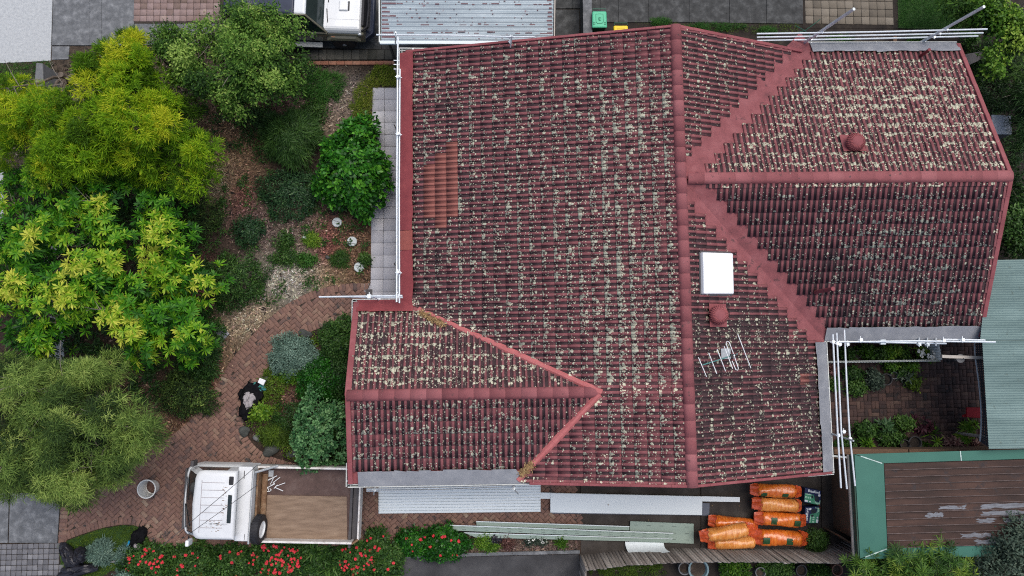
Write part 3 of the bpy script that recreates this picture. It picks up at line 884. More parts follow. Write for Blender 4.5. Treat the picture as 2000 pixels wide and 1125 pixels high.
# deck under the tiles: the roof part carries every tile, cap and flashing
deck = MB()
for k_, pts in (('ML', [(XL, Y0), (XL, YLA), tuple(VT[:2]), tuple(V1[:2]), (XG, YL), (XG, Y0)]), ('ML', [tuple(V1[:2]), tuple(V2[:2]), (V2[0] + .25, Y1), (XG, Y1), (XG, YL)]),
               ('MR', [(XG, YW), (XG, Y0), (XR - .25, Y0)]), ('MR', [(XG, YW), (XR, YWB), (XR, Y1), (XG, Y1)]),
               ('WT', [(XG, YW), (XR, YWA), (XW, YWA), (XW, YW)]), ('WB', [(XG, YW), (XW, YW), (XW, YWB), (XR, YWB)]),
               ('LT', [(XA, YLA), (XA, YL), tuple(V1[:2]), tuple(VT[:2])]), ('LB', [(XA, YL), (XA, YLB), tuple(V2[:2]), tuple(V1[:2])])):
    pts3 = lift(RP[k_], pts)
    top = [p - [0, 0, .012] for p in pts3]
    a = sum(top[i][0] * top[(i + 1) % len(top)][1] - top[(i + 1) % len(top)][0] * top[i][1] for i in range(len(top)))
    if a < 0: top = top[::-1]
    n = len(top)
    deck.add(top + [p - [0, 0, .12] for p in top], [tuple(range(n)), tuple(range(2 * n - 1, n - 1, -1))] + [(i, n + i, n + (i + 1) % n, (i + 1) % n) for i in range(n)])
roof = deck.build('roof', M['red_paint'], house)

# one tile: two rolls, lower lip proud of the course below
TW, TG = .30, .325
PU = [0, .21, .235, .29, .40, .465, .5, .71, .735, .79, .90, .965, 1.0]
PH = [0, 0, .75, 1, 1, .75, 0, 0, .75, 1, 1, .75, 0]
RH = .031
TV, TF, TP = [], [], []
for v, base in ((0.0, .030), (1.0, .004)):
    for u, h in zip(PU, PH):
        TV.append((u * TW * .985, v * TG, base + h * RH)); TP.append((h, v, 0))
for u, h in zip(PU, PH):
    TV.append((u * TW * .985, .006, h * RH * .8 - .004)); TP.append((h, 0, 1))
n_ = len(PU)
for i in range(n_ - 1):
    TF.append((i, i + 1, n_ + i + 1, n_ + i))
    TF.append((2 * n_ + i, 2 * n_ + i + 1, i + 1, i))
TP4 = np.concatenate([np.array(TP, float), np.ones((len(TP), 1))], 1)

tiles = []   # every whole tile: centre, axes, wear
cut = []     # tiles that a valley or verge cuts

def wear_at(key, q):
    """moss, lichen and freshness by place on the roof, read off the photograph"""
    x, y = q
    r = random.random
    moss, lich, fresh = .35, .5, 0.0
    if key == 'ML':
        t = (x - 800) / 530
        moss = .62 - .50 * t + (.12 if y > 480 and x < 1050 else 0)
        lich = .55 + .50 * math.exp(-((x - 1225) / 90) ** 2) * (1 if y > 190 else .35)
        if y < 130: lich *= .6; moss *= .7
        if 640 < y < 740 and x > 1180: lich += .25
        if y > 745: lich *= .65; moss -= .12
        if y > 850 and x < 1150: lich *= .3; moss -= .15
        col = int((x - 809) // 21.4); row = int((y - 281) // 21.4)
        if 1 <= col <= 3 and (0, 318, 303, 286)[col] < y < (0, 430, 442, 432)[col]: fresh = 1.0
    elif key == 'MR':
        moss = .92; lich = .42
        if y < 350: moss = .5 + (x - 1340) / 700; lich = .36 if x < 1420 else .2
        else:
            lich = .42 if x < 1460 else .34
            if 440 < y < 620: lich = .16; moss = .72
        if y > 880: lich = .4; moss = .55
        if x > 1500 and y > 640: lich = .42
        if 1540 < x < 1560 and 640 < y < 672: lich = 1.0; moss = .0
        if 1560 < x < 1582 and 736 < y < 758: fresh = .7
    elif key == 'WT':
        moss = .50; lich = .62 + .4 * math.exp(-((y - 215) / 60) ** 2) * math.exp(-((x - 1740) / 170) ** 2)
        if y < 120: lich = .2
        if y > 300: lich = .75
    elif key == 'WB':
        moss = .38 + .42 * (y - 350) / 290; lich = .22 + .42 * math.exp(-((x - 1760) / 130) ** 2)
        if y < 400: lich *= .8; moss -= .06
    elif key == 'LT':
        moss = .74; lich = .70 if x < 900 else .55
        if 690 < y < 760: lich += .15
        if x > 1000: lich *= .75
    elif key == 'LB':
        moss = .20; lich = .55 if x < 1000 else .35
        if y > 900: lich *= .7
    return (min(1, max(0, moss + random.gauss(0, .11))), min(1, max(0, lich + random.gauss(0, .13))), fresh)

def lay(key, region, v0, cutlines, stair=None, u_ref=None):
    """tiles over a plan polygon; cutlines: plan segments that trim tiles; stair: valley lines that whole tiles stop short of"""
    pl = RP[key]
    reg = np.array(region)
    uv = np.array([pl.uv((x, y, pl.zat(x, y))) for x, y in reg])
    ur = pl.uv(u_ref)[0] if u_ref is not None else 0.0
    i0 = int(math.floor((uv[:, 0].min() - ur) / TW)) - 1; i1 = int(math.ceil((uv[:, 0].max() - ur) / TW)) + 1
    j1 = int(math.ceil((uv[:, 1].max() - v0) / TG)) + 1
    for j in range(0, j1):
        for i in range(i0, i1):
            u = ur + i * TW; v = v0 + j * TG
            cor = [pl.at(u + a * TW, v + c * TG) for a, c in ((.02, .02), (.98, .02), (.98, .98), (.02, .98))]
            ctr = pl.at(u + .5 * TW, v + .5 * TG)
            ins = inside([p[:2] for p in cor] + [ctr[:2]], reg)
            if stair is not None:
                if not ins[4]: continue
                if seg_dist([p[:2] for p in cor], stair).min() < .15: continue
            if not ins.any(): continue
            w = wear_at(key, PX(ctr))
            if stair is not None and seg_dist([ctr[:2]], stair)[0] < .62: w = (w[0] * .25, w[1] * .35, 0)
            ax = pl.U; ay = pl.V; az = pl.N
            jit = random.gauss(0, .005)
            org = pl.at(u, v, jit)
            if ins.all(): tiles.append((org, ax, ay, az, w))
            else: cut.append((org, ax, ay, az, w, cutlines))

VAL_T = [(XG, YW), (XR, YWA)]
VAL_B = [(XG, YW), (XR, YWB)]
lay('ML', [(XL, Y0), (XL, YLA), tuple(VT[:2]), tuple(V1[:2]), (XG, YL), (XG, Y0)], .31, [((XL, Y0), (XG, Y0)), ((XG, Y0), (XG, Y1)), (tuple(V1[:2]), tuple(VT[:2]))])
lay('ML', [tuple(V1[:2]), tuple(V2[:2]), (V2[0] + .2, Y1), (XG, Y1), (XG, YL)], .31, [((XG, Y0), (XG, Y1)), ((XG, Y1), (V2[0] + .2, Y1)), (tuple(V2[:2]), tuple(V1[:2]))])
lay('MR', [(XG, YW), (XG, Y0), (XR - .25, Y0)], .02, [((XR, Y0), (XG, Y0)), ((XG, Y0), (XG, YW))], VAL_T)
lay('MR', [(XG, YW), (XR, YWB), (XR, Y1), (XG, Y1)], .31, [((XG, Y1), (XR, Y1)), ((XG, YW), (XG, Y1))], VAL_B)
lay('WT', [(XG, YW), (XR, YWA), (XW, YWA), (XW, YW)], .30, [((XW, YW), (XG, YW)), ((XW, YWA), (XW, YW))], VAL_T)
lay('WB', [(XG, YW), (XW, YW), (XW, YWB), (XR, YWB)], .32, [((XG, YW), (XW, YW)), ((XW, YW), (XW, YWB))], VAL_B)
lay('LT', [(XA, YLA), (XA, YL), tuple(V1[:2]), tuple(VT[:2])], .30, [((XA, YLA), (XA, YL)), ((XA, YL), tuple(V1[:2])), (tuple(V1[:2]), tuple(VT[:2]))])
lay('LB', [(XA, YL), (XA, YLB), tuple(V2[:2]), tuple(V1[:2])], .33, [((XA, YL), (XA, YLB)), ((XA, YL), tuple(V1[:2])), (tuple(V2[:2]), tuple(V1[:2]))])

TC = np.array([t[0] for t in tiles]); TX = np.array([t[1] for t in tiles]); TY = np.array([t[2] for t in tiles]); TZ = np.array([t[3] for t in tiles])
TT = np.array([t[4] for t in tiles])
X, Y, Z = tilt(TX, TY, TZ, .011)
ctr = TC + TX * .15 + TY * .16
view = np.array([0, 0, CH]) - ctr
dist = np.linalg.norm(view, axis=1)
area = np.abs((view * TZ).sum(1)) / dist ** 3
pieces('roof_tile', TV, TF, TC, X, Y, Z, TT, M['tile'], roof, 300, -area, variants=6, attr='wear', extra={'prof': ('FLOAT_COLOR', TP4)})

# cut tiles, trimmed by their valley, ridge or verge
import bmesh
def inward(seg, pts):
    a, b_ = np.array(seg[0], float), np.array(seg[1], float)
    d = b_ - a
    return np.array([-d[1], d[0], 0]) / np.linalg.norm(d), a
bmc = bmesh.new()
lw = bmc.verts.layers.float_color.new('wear'); lp = bmc.verts.layers.float_color.new('prof')
oo = origin_of(roof)
for org, ax, ay, az, w, lines in cut:
    t = bmesh.new()
    tw = t.verts.layers.float_color.new('wear'); tp = t.verts.layers.float_color.new('prof')
    vv = []
    for q, pr in zip(TV, TP4):
        v = t.verts.new(org + ax * q[0] + ay * q[1] + az * q[2]); v[tw] = (*w, 1); v[tp] = tuple(pr); vv.append(v)
    for f in TF: t.faces.new([vv[i] for i in f])
    c = org + ax * .15 + ay * .16
    ok = True
    for seg in lines:
        nrm, a = inward(seg, None)
        s = np.dot(nrm[:2], c[:2] - a[:2])
        d = np.array([seg[1][0] - seg[0][0], seg[1][1] - seg[0][1]]); L = np.linalg.norm(d)
        tpar = np.dot(c[:2] - a[:2], d / L)
        if abs(s) > .45 or tpar < -.3 or tpar > L + .3: continue
        gx = np.mean([[p[0][0], p[0][1]] for p in lines] + [[p[1][0], p[1][1]] for p in lines], axis=0)
        sgn = np.sign(np.dot(nrm[:2], gx - a[:2])) or 1
        geom = t.verts[:] + t.edges[:] + t.faces[:]
        bmesh.ops.bisect_plane(t, geom=geom, plane_co=(a[0], a[1], 0), plane_no=tuple(-nrm * sgn), clear_outer=True)
    m_ = {}
    for v in t.verts:
        k = bmc.verts.new(v.co - Vector(oo)); k[lw] = v[tw]; k[lp] = v[tp]; m_[v] = k
    for f in t.faces:
        try: bmc.faces.new([m_[v] for v in f.verts])
        except ValueError: pass
    t.free()
me = bpy.data.meshes.new('cut_roof_tiles'); bmc.to_mesh(me); bmc.free()
ct = finish('cut_roof_tiles', me, M['tile'], roof); ct['kind'] = 'stuff'
tag(ct, 'roof tiles trimmed along ridges, valleys and verges')

# ridge caps, one by one
CPX = [(-.155, -.045), (-.13, .025), (-.065, .058), (.065, .058), (.13, .025), (.155, -.045)]
CPV = [(x, 0, z + .011) for x, z in CPX] + [(x * .97, .43, z) for x, z in CPX] + [(x * .9, .002, z - .02) for x, z in CPX]
CPF = [(i, i + 1, 7 + i, 6 + i) for i in range(5)] + [(12 + i, 13 + i, i + 1, i) for i in range(5)]
def caps(a, b, m, lift_=.03):
    a = np.asarray(a, float) + [0, 0, lift_]; b = np.asarray(b, float) + [0, 0, lift_]
    d = b - a; L = np.linalg.norm(d); d /= L
    n = int(round(L / .41))
    ax = np.cross(d, [0, 0, 1]); ax /= np.linalg.norm(ax)
    C = np.array([a + d * i * L / n for i in range(n)])
    C[:, 2] += RNG.normal(0, .004, n)
    A = tilt(np.tile(ax, (n, 1)), np.tile(d, (n, 1)), np.tile(np.cross(ax, d), (n, 1)), .006)
    V = np.array(CPV); V[:, 1] *= (L / n + .012) / .43
    pieces('ridge_cap', V, CPF, C, *A, np.clip(RNG.normal(.5, .2, n), 0, 1), m, roof, 300)
M['cap'] = mat('painted_ridge_cap', [(0, (.15, .048, .052)), (.5, (.235, .075, .08)), (1, (.31, .115, .12))], 3, .8, .4, 60, attr='tint', spots=[((.085, .05, .05), 4.5, .60), ((.46, .44, .36), 20, .66)])
caps((XG, Y1 - .03, ZR), (XG, Y0 + .03, ZR), M['cap'])
caps((XW + .02, YW, ZR), (XG + .18, YW, ZR), M['cap'])
caps((XA - .02, YL, ZLR), (V1[0] - .02, YL, ZLR), M['cap'])

# valleys
def vtray(a, b, pa, pb, wd, name, m, up=.010):
    """two-winged tray lying on the planes pa and pb along the valley a-b"""
    mb = MB()
    a = np.asarray(a, float); b = np.asarray(b, float)
    d = (b - a)[:2]; d /= np.linalg.norm(d); nr = np.array([-d[1], d[0]])
    for pl, s in ((pa, 1), (pb, -1)):
        nseg = 14
        for i in range(nseg):
            t0, t1 = i / nseg, (i + 1) / nseg
            w0, w1 = [wd * (1 + .02 * math.sin(t * 37 + s * 2)) for t in (t0, t1)]
            q0, q1 = a[:2] + (b - a)[:2] * t0, a[:2] + (b - a)[:2] * t1
            r = [q0, q1, q1 + nr * s * w1, q0 + nr * s * w0]
            pts = [np.array([x, y, pl.zat(x, y) + up]) for i_, (x, y) in enumerate(r)]
            if s < 0: pts = pts[::-1]
            mb.add(pts, [(0, 1, 2, 3)])
    return mb.build(name, m, roof)
vtray((XG + .12, YW + .12, 0), (XR + .05, YWA + .05, 0), RP['MR'], RP['WT'], .40, 'valley_tray', M['red_valley'])
vtray((XG + .12, YW - .12, 0), (XR + .05, YWB - .05, 0), RP['WB'], RP['MR'], .40, 'valley_tray', M['red_valley'])
def vstrip(a, b, w, h, name, m):
    mb = MB(); a = np.asarray(a, float); b = np.asarray(b, float)
    d = b - a; L = np.linalg.norm(d); d /= L
    s = np.cross(d, [0, 0, 1]); s /= np.linalg.norm(s)
    n = 9
    for i in range(n):
        p, q = a + d * L * i / n, a + d * L * (i + 1.04) / n
        w2 = w * (1 + .10 * math.sin(i * 5.1))
        z = np.array([0, 0, 1.0])
        mb.add([p - s * w2, p - s * w2 * .35 + z * h, p + s * w2 * .35 + z * h * .9, p + s * w2, q - s * w2, q - s * w2 * .35 + z * h * .9, q + s * w2 * .35 + z * h * .8, q + s * w2],
               [(0, 1, 5, 4), (1, 2, 6, 5), (2, 3, 7, 6), (0, 3, 2, 1)])
    o = mb.build(name, m, roof)
    return o
up_ = np.array([0, 0, .045])
vstrip(VT + up_ + [.35, -.22, .05], V1 + up_ + [0, 0, .02], .085, .05, 'valley_flashing', M['flashing'])
vstrip(V2 + up_ + [.0, .02, 0], V1 + up_ + [-.04, -.06, 0], .085, .05, 'valley_flashing', M['flashing'])
vstrip(np.array([XG + .03, YW + .08, ZR + .02]), np.array([XG + .62, YW + .03, ZR + .02]), .10, .05, 'ridge_flashing', M['red_paint'])

# gutter guards: thin mesh over the first course
def guard(key, u0p, u1p, v0, v1, m, n=.085, name='gutter_guard', skew=(0, 0), label=None):
    pl = RP[key]
    u0 = pl.uv(u0p)[0]; u1 = pl.uv(u1p)[0]
    if u0 > u1: u0, u1 = u1, u0; skew = skew[::-1]
    mb = MB()
    k = max(2, int((u1 - u0) / .3))
    for i in range(k):
        a = u0 + (u1 - u0) * i / k; c = u0 + (u1 - u0) * (i + 1) / k
        sa = skew[0] * (1 - i / k) + 0; 
        w0 = RNG.normal(0, .012); w1 = RNG.normal(0, .012)
        mb.add([pl.at(a + (skew[0] if i == 0 else 0), v0, n * .5), pl.at(c - (skew[1] if i == k - 1 else 0), v0, n * .5), pl.at(c, v1 + w1, n), pl.at(a, v1 + w0, n)], [(0, 1, 2, 3)])
    o = mb.build(name, m, roof)
    if label: o['label'] = label
    return o
guard('ML', (XL, Y0 - .04, ZE), (XL, 4.85, ZE), -.06, .335, M['red_mesh'])
guard('ML', (XL, 4.85, ZE), (XL, 3.5, ZE), -.06, .335, M['red_mesh'], n=.088)
guard('ML', (XL, 3.49, ZE), (XL, 2.95, ZE), -.06, .335, M['orange_mesh'], label='faded orange stretch of gutter guard')
guard('ML', (XL, 2.94, ZE), (XL, YLA - .1, ZE), -.06, .335, M['red_mesh'])
guard('LT', (XA + .02, YLA, 0), (XL + .32, YLA, 0), -.05, .315, M['red_mesh'])
guard('WT', (XR + .06, YWA, 0), (XW - .02, YWA, 0), -.05, .33, M['grey_mesh'], label='grey gutter guard along the upper rear eave')
guard('WB', (XR + .02, YWB, 0), (XW - .02, YWB, 0), -.05, .35, M['grey_mesh'], label='grey gutter guard above the courtyard rails')
guard('MR', (XR, YWB - .1, 0), (XR, Y1 + .04, 0), -.05, .36, M['grey_mesh'], label='grey gutter guard beside the three courtyard rails')
guard('LB', (XA + .2, YLB, 0), (V2[0] - .05, YLB, 0), -.06, .345, M['grey_mesh'], skew=(.0, -.3), label='grey gutter guard above the ribbed metal sheets')

# gutters
def gutter(a, b, out, name='gutter', wd=.11):
    """open trough along a-b; out = plan direction away from the roof"""
    a = np.asarray(a, float); b = np.asarray(b, float); o = np.array([out[0], out[1], 0.0])
    z = np.array([0, 0, 1.0])
    mb = MB()
    mb.bar(a + o * wd - z * .03, b + o * wd - z * .03, .022, .10)
    mb.bar(a + o * .0 - z * .03, b + o * .0 - z * .03, .012, .10)
    g_ = mb.build(name, M['gutter'], house)
    MB().bar(a + o * wd * .5 - z * .075, b + o * wd * .5 - z * .075, wd, .012).build('gutter_bed', M['gutter_in'], g_)
    mb = MB()
    L = np.linalg.norm(b - a); n = max(2, int(L / .8)); d = (b - a) / L
    for i in range(n):
        p = a + d * L * (i + .5) / n
        mb.bar(p + z * .022, p + o * wd + z * .022, .022, .008)
    mb.build('gutter_bracket', M['galv'], g_)
gutter((XL - .01, Y0 + .12, ZE - .02), (XL - .01, YLA + .02, ZE - .02), (-1, 0), wd=.07)
gutter((XL - .08, Y0 + .05, ZE - .02), (XL + 1.45, Y0 + .03, ZE - .02), (0, 1), wd=.075)
gutter((XA - .12, YLA + .02, ZLE - .02), (XL - .01, YLA + .02, ZLE - .02), (0, 1), wd=.06)
gutter((XA - .02, YLA + .06, ZLE - .02), (XA - .02, YLA - .72, ZLE - .02), (-1, 0), wd=.11)
gutter((XA - .08, YLB - .02, ZLB - .03), (V2[0] + .75, YLB - .02, ZLB - .03), (0, -1), wd=.07)
gutter((XA - .02, YLB - .08, ZLB - .03), (XA - .02, YLB + .52, ZLB - .03), (-1, 0), wd=.10)
gutter((XR + .02, YWB + .02, ZRE - .02), (XR + .02, Y1 - .02, ZRE - .02), (1, 0), wd=.07)
gutter((XR - .75, Y1 - .0, ZRE + .24), (XR + .08, Y1 - .0, ZRE - .03), (0, -1), wd=.05)
gutter((XR - .35, YWA + .02, ZRE - .02), (XW, YWA + .02, ZRE - .02), (0, 1), wd=.06)
gutter((XR, YWB - .02, ZRE - .02), (XW, YWB - .02, ZRE - .02), (0, -1), wd=.06)
# verge caps
def verge(a, b, m, name='verge_cap', w=.12, n=None):
    a = np.asarray(a, float); b = np.asarray(b, float); L = np.linalg.norm(b - a); n = n or max(2, int(L / .5))
    d = (b - a) / L; mb = MB()
    for i in range(n):
        p = a + d * L * i / n + [0, 0, .035 + .004 * (i % 2)]; q = a + d * L * (i + 1.02) / n + [0, 0, .03 + .004 * (i % 2)]
        mb.bar(p, q, w, .075)
    return mb.build(name, m, roof, bevel=.015)
verge((XW, YWA, ZRE), (XW, YW, ZR), M['red_paint'])
verge((XW, YWB, ZRE), (XW, YW, ZR), M['red_paint'])
verge((XA, YLA, ZLE), (XA, YL, ZLR), M['red_paint'], w=.16)
verge((XA, YLB, ZLB), (XA, YL, ZLR), M['red_paint'], w=.13)
verge((XL + .1, Y0, ZE), (XG, Y0, ZR), M['red_paint'], w=.07)
verge((XG, Y0, ZR), (XR - .25, Y0, RP['MR'].zat(XR - .25, Y0)), M['red_paint'], w=.09)
verge((V2[0] + .3, Y1, zml(V2[0] + .3)), (XG, Y1, ZR), M['red_paint'], w=.07)
verge((XG, Y1, ZR), (XR, Y1, ZRE), M['red_paint'], w=.07)
# mossy planter sill below the left wing verge
MB().prism(PP([(674, 702), (690, 700), (692, 832), (677, 830)], .5), 0, .5).build('planter_wall', M['block_mossy'], house, bevel=.02)

# roof fittings
def on_roof(key, x, y):
    pl = RP[key]
    z = 3.5
    for _ in range(12):
        p = P(x, y, z); z = pl.zat(p[0], p[1])
    return np.array([p[0], p[1], z])
c = [on_roof('MR', x, y) for x, y in ((1365, 493), (1425, 495), (1427, 576), (1367, 576))]
mb = MB()
N = RP['MR'].N
mb.hull8([p for p in c][::-1], [(p * .97 + np.mean(c, axis=0) * .03) + N * .16 for p in c][::-1])
sk = mb.build('skylight', M['skylight'], house, bevel=.03)
mb = MB()
for p, q in zip(c, c[1:] + c[:1]): mb.bar(p + N * .03, q + N * .03, .08, .05, up=N)
mb.build('skylight_kerb', M['steel_dark'], sk)
for x, y, key in ((1399, 616, 'MR'), (1663, 282, 'WT')):
    p = on_roof(key, x, y)
    mb = MB()
    mb.lathe([(.15, -.05), (.15, .12), (.20, .13), (.235, .20), (.225, .28), (.18, .335), (.12, .36), (.0, .365)], p, 28)
    v = mb.build('roof_vent', M['red_paint'], house, True)
    mb = MB()
    for k in range(26):
        t = 2 * math.pi * k / 26; t2 = t + .22
        pts = [(.205, .135, t), (.245, .2, t + .07), (.235, .285, t + .14), (.185, .342, t2), (.14, .362, t2 + .05)]
        mb.tube([p + [r * math.cos(a), r * math.sin(a), h] for r, h, a in pts], .008, 4)
    mb.build('vent_blade', M['flashing'], v)
    mb = MB(); pl = RP[key]
    mb.add([p + pl.U * a * .3 + pl.V * b_ * .27 + pl.N * .07 for a, b_ in ((-1, -1), (1, -1), (1, 1), (-1, 1))], [(0, 1, 2, 3)])
    mb.build('vent_flashing', M['red_paint'], v)
p = on_roof('WB', 1592, 571)
MB().tube([p - [0, 0, .05], p + [0, 0, 1.05]], .055, 12).build('vent_pipe', M['red_paint'], house, True)
p = on_roof('WT', 1797, 110)
MB().tube([p - [0, 0, .05], p + [.0, 0, .45]], .045, 10).build('vent_pipe', M['red_mesh'], house, True)
# loose leaves caught in the left valleys
def litter(name, label, centres, n, cols, parent=None, L=.09, Wd=.025, zf=None):
    C = []
    for (a, b_, s) in centres:
        a = np.asarray(a, float); b_ = np.asarray(b_, float)
        t = RNG.random((n, 1)); C.append(a + (b_ - a) * t + RNG.normal(0, s, (n, 3)) * [1, 1, .25])
    C = np.concatenate(C); m = len(C)
    ang = RNG.random(m) * 6.28; X, Y, Z = tilt(*flat_axes(ang), .35)
    l = L * RNG.uniform(.6, 1.3, m)[:, None]; w = Wd * RNG.uniform(.6, 1.3, m)[:, None]
    V = np.stack([C - X * l / 2, C - Y * w / 2, C + X * l / 2, C + Y * w / 2], 1).reshape(-1, 3)
    F = np.arange(m * 4).reshape(m, 4)
    cc = np.array(cols)[RNG.integers(0, len(cols), m)] * RNG.uniform(.7, 1.25, (m, 1))
    col = np.concatenate([np.repeat(cc, 4, 0), np.ones((m * 4, 1))], 1)
    o = finish(name, np_mesh(name, V - origin_of(parent), F, {'col': ('FLOAT_COLOR', col)}), M['flake'], parent)
    o['kind'] = 'stuff'
    if label: o['label'] = label
    return o
DRY = [(.30, .20, .09), (.36, .25, .12), (.24, .15, .07), (.16, .10, .05)]
litter('leaf_litter', 'dry brown leaves caught in the left roof valleys', [(on_roof('LT', 822, 611) + [0, 0, .1], on_roof('LT', 866, 634) + [0, 0, .1], .045), (on_roof('LB', 1018, 926) + [0, 0, .1], on_roof('LB', 1038, 906) + [0, 0, .1], .05)], 260, DRY, None)

# ------------------------------------------------------------------ neighbouring roofs, walls and fences
Zv = np.array([0, 0, 1.0])
# corrugated carport roof behind the house
cp = thing('carport', 'weathered corrugated zinc carport roof with rust streaks', 'carport', P(912, 20, 0))
def corrugated(name, corners, pitch, amp, m, parent, n=8, flat=.0, thick=True):
    """corners a,b,c,d world: ribs run a->b, count across a->d"""
    a, b, c, d = [np.asarray(q, float) for q in corners]
    L = np.linalg.norm(d - a); k = int(L / pitch)
    ts, hs = [], []
    for i in range(k):
        for j in range(n):
            f = j / n
            ts.append((i + f) / k)
            if flat > 0:
                hs.append(amp if f >= flat else 0)
            else:
                hs.append(amp * .5 * (1 - math.cos(2 * math.pi * f)))
    ts.append(1.0); hs.append(0)
    nr = np.cross(b - a, d - a); nr /= np.linalg.norm(nr); nr = nr * (1 if nr[2] > 0 else -1)
    V = []
    ns = 7
    for s in range(ns):
        for t, h in zip(ts, hs):
            p = (a + (b - a) * s / (ns - 1)) * (1 - t) + (d + (c - d) * s / (ns - 1)) * t
            V.append(p + nr * h)
    mN = len(ts)
    F = [(s * mN + i, (s + 1) * mN + i, (s + 1) * mN + i + 1, s * mN + i + 1) for s in range(ns - 1) for i in range(mN - 1)]
    V = np.array(V)
    # sheet thickness: an underside a few mm below
    V2_ = V - nr * .006
    F2 = [tuple(i + len(V) for i in f[::-1]) for f in F]
    o = finish(name, np_mesh(name, np.concatenate([V, V2_]) - origin_of(parent), np.array(F + F2), None), m, parent, True)
    try: o.data.set_sharp_from_angle(angle=R_(35))
    except Exception: pass
    return o
ca_ = PP([(745, 80), (1080, 81), (1082, -90), (744, -90)], 2.35)
corrugated('roof_sheet', ca_, .125, .028, M['carport_roof'], cp, 8)
mb = MB()
_a, _b = ca_[0], ca_[1]; _dn = (ca_[3] - ca_[0]); _dn /= np.linalg.norm(_dn)
def streak(u0, u1, t, w):
    mb.bar(_a + (_b - _a) * u0 + _dn * t + Zv * .022, _a + (_b - _a) * u1 + _dn * t + Zv * .022, w, .012)
for k in range(17):
    t = (k + .5) * .125
    streak(.004, random.uniform(.025, .09), t + .05, .05)
    streak(1 - random.uniform(.015, .035), .998, t + .05, .05)
    full = k in (1, 3, 8, 12)
    u = .09
    while u < .97:
        l_ = random.uniform(.004, .05) if full else random.uniform(.003, .012)
        if random.random() < (.75 if full else .5 * (1 - u) + .08): streak(u, min(.985, u + l_), t + random.gauss(.05 if full else 0, .012), random.uniform(.012, .03) if not full else random.uniform(.018, .035))
        u += l_ + random.uniform(.004, .05)
mb.build('rust_streak', M['zinc_rust'], cp)['kind'] = 'stuff'
mb = MB(); 
mb.bar(ca_[0] + [-.05, -.06, 0], ca_[3] + [-.05, 0, 0], .035, .09); 
mb.build('barge_strip', M['gutter'], cp)
MB().bar(ca_[0] + [-.04, -.05, -.01], ca_[1] + [.05, -.05, -.01], .09, .09).build('gutter', M['sheet_blue'], cp)
MB().bar(ca_[1] + [.04, 0, 0], ca_[2] + [.04, 0, 0], .03, .09).build('barge_strip', M['beam_cream'], cp)
for x, y in ((752, 60), (1075, 62)):
    q = P(x, y, 2.3)
    MB().tube([(q[0], q[1], 0), q], .045, 8).build('post', M['steel_dark'], cp)

# low wall by the wheelie bins
w_ = P(1146, 30, 0)
lw_ = thing('low_wall', 'low grey rendered wall beside the mint green bin lid', 'wall', w_)
MB().prism(PP([(1137, -90), (1153, -90), (1157, 118), (1141, 118)], .75), 0, .75).build('wall_body', M['concrete_black'], lw_, bevel=.01)
MB().prism(PP([(1137, -90), (1154, -90), (1158, 118), (1140, 118)], .79), .752, .79).build('coping', M['concrete_dark'], lw_, bevel=.01)

# green shed roof at the lower right
SZ = 2.45
shed = thing('garden_shed', 'flat shed roof of rusty pans framed in green flashing', 'shed', P(1850, 985, 0))
def sp_(x, y, z=SZ): return P(x, y, z)
MB().prism(PP([(1692, 905), (2080, 893), (2090, 1060), (1700, 1068)], SZ - .3), 0, SZ - .3).build('wall', M['timber'], shed)
MB().hull8([sp_(1669, 888, SZ - .02), sp_(1726, 905, SZ - .02), sp_(1733, 1071, SZ - .02), sp_(1680, 1091, SZ - .02)][::-1], [sp_(1669, 888), sp_(1726, 905), sp_(1733, 1071), sp_(1680, 1091)][::-1]).build('edge_flashing', M['shed_green'], shed)
for a, b_ in (((1670, 887, 1874, 881), (1728, 904.6, 1876, 900)), ((1877, 881, 2100, 875), (1879, 900, 2100, 893))):
    pts = [sp_(a[0], a[1], SZ + .004), sp_(a[2], a[3], SZ + .004), sp_(b_[2], b_[3], SZ + .004), sp_(b_[0], b_[1], SZ + .004)]
    MB().hull8([p - Zv * .02 for p in pts][::-1], pts[::-1]).build('edge_flashing', M['shed_green'], shed)
pts = [sp_(1735, 1071.5, SZ + .004), sp_(2100, 1061, SZ + .004), sp_(2100, 1083, SZ + .004), sp_(1683, 1092, SZ + .004)]
MB().hull8([p - Zv * .02 for p in pts][::-1], pts[::-1]).build('edge_flashing', M['shed_green'], shed)
pts = [sp_(1667, 887), sp_(1678, 1091)]
MB().hull8([P(1656, 888, SZ - .34), P(1661, 888, SZ - .34), P(1674, 1086, SZ - .34), P(1668, 1086, SZ - .34)], [pts[0] + [-.01, 0, -.025], pts[0] + [.06, 0, -.025], pts[1] + [.06, 0, -.025], pts[1] + [-.01, 0, -.025]]).build('fascia', M['shed_dark_green'], shed)
MB().bar(P(1658, 888, SZ - .3) + [-.03, 0, 0], P(1669, 1086, SZ - .3) + [-.03, 0, 0], .05, .06).build('cream_edge', M['beam_cream'], shed)
for a, b_ in (((1681, 891), (1723, 905)), ((1690, 1088), (1732, 1072)), ((1875.5, 881), (1877.5, 900))):
    p, q = sp_(*a, SZ + .006), sp_(*b_, SZ + .006)
    mb = MB(); n = 7
    for i in range(n):
        u = p + (q - p) * i / n; v = p + (q - p) * (i + 1) / n
        mb.bar(u, v, .022 + .012 * random.random(), .008)
    mb.build('sealant_line', M['sealant'], shed)
NP_ = 12
def deck_pt(t, s, z): # t along x 0..1, s down 0..1
    a = np.array([1727 + (1734 - 1727) * s, 905 + (1071 - 905) * s]); b_ = np.array([2100, 894 + (1060 - 894) * s])
    q = a + (b_ - a) * t
    return P(q[0], q[1], z)
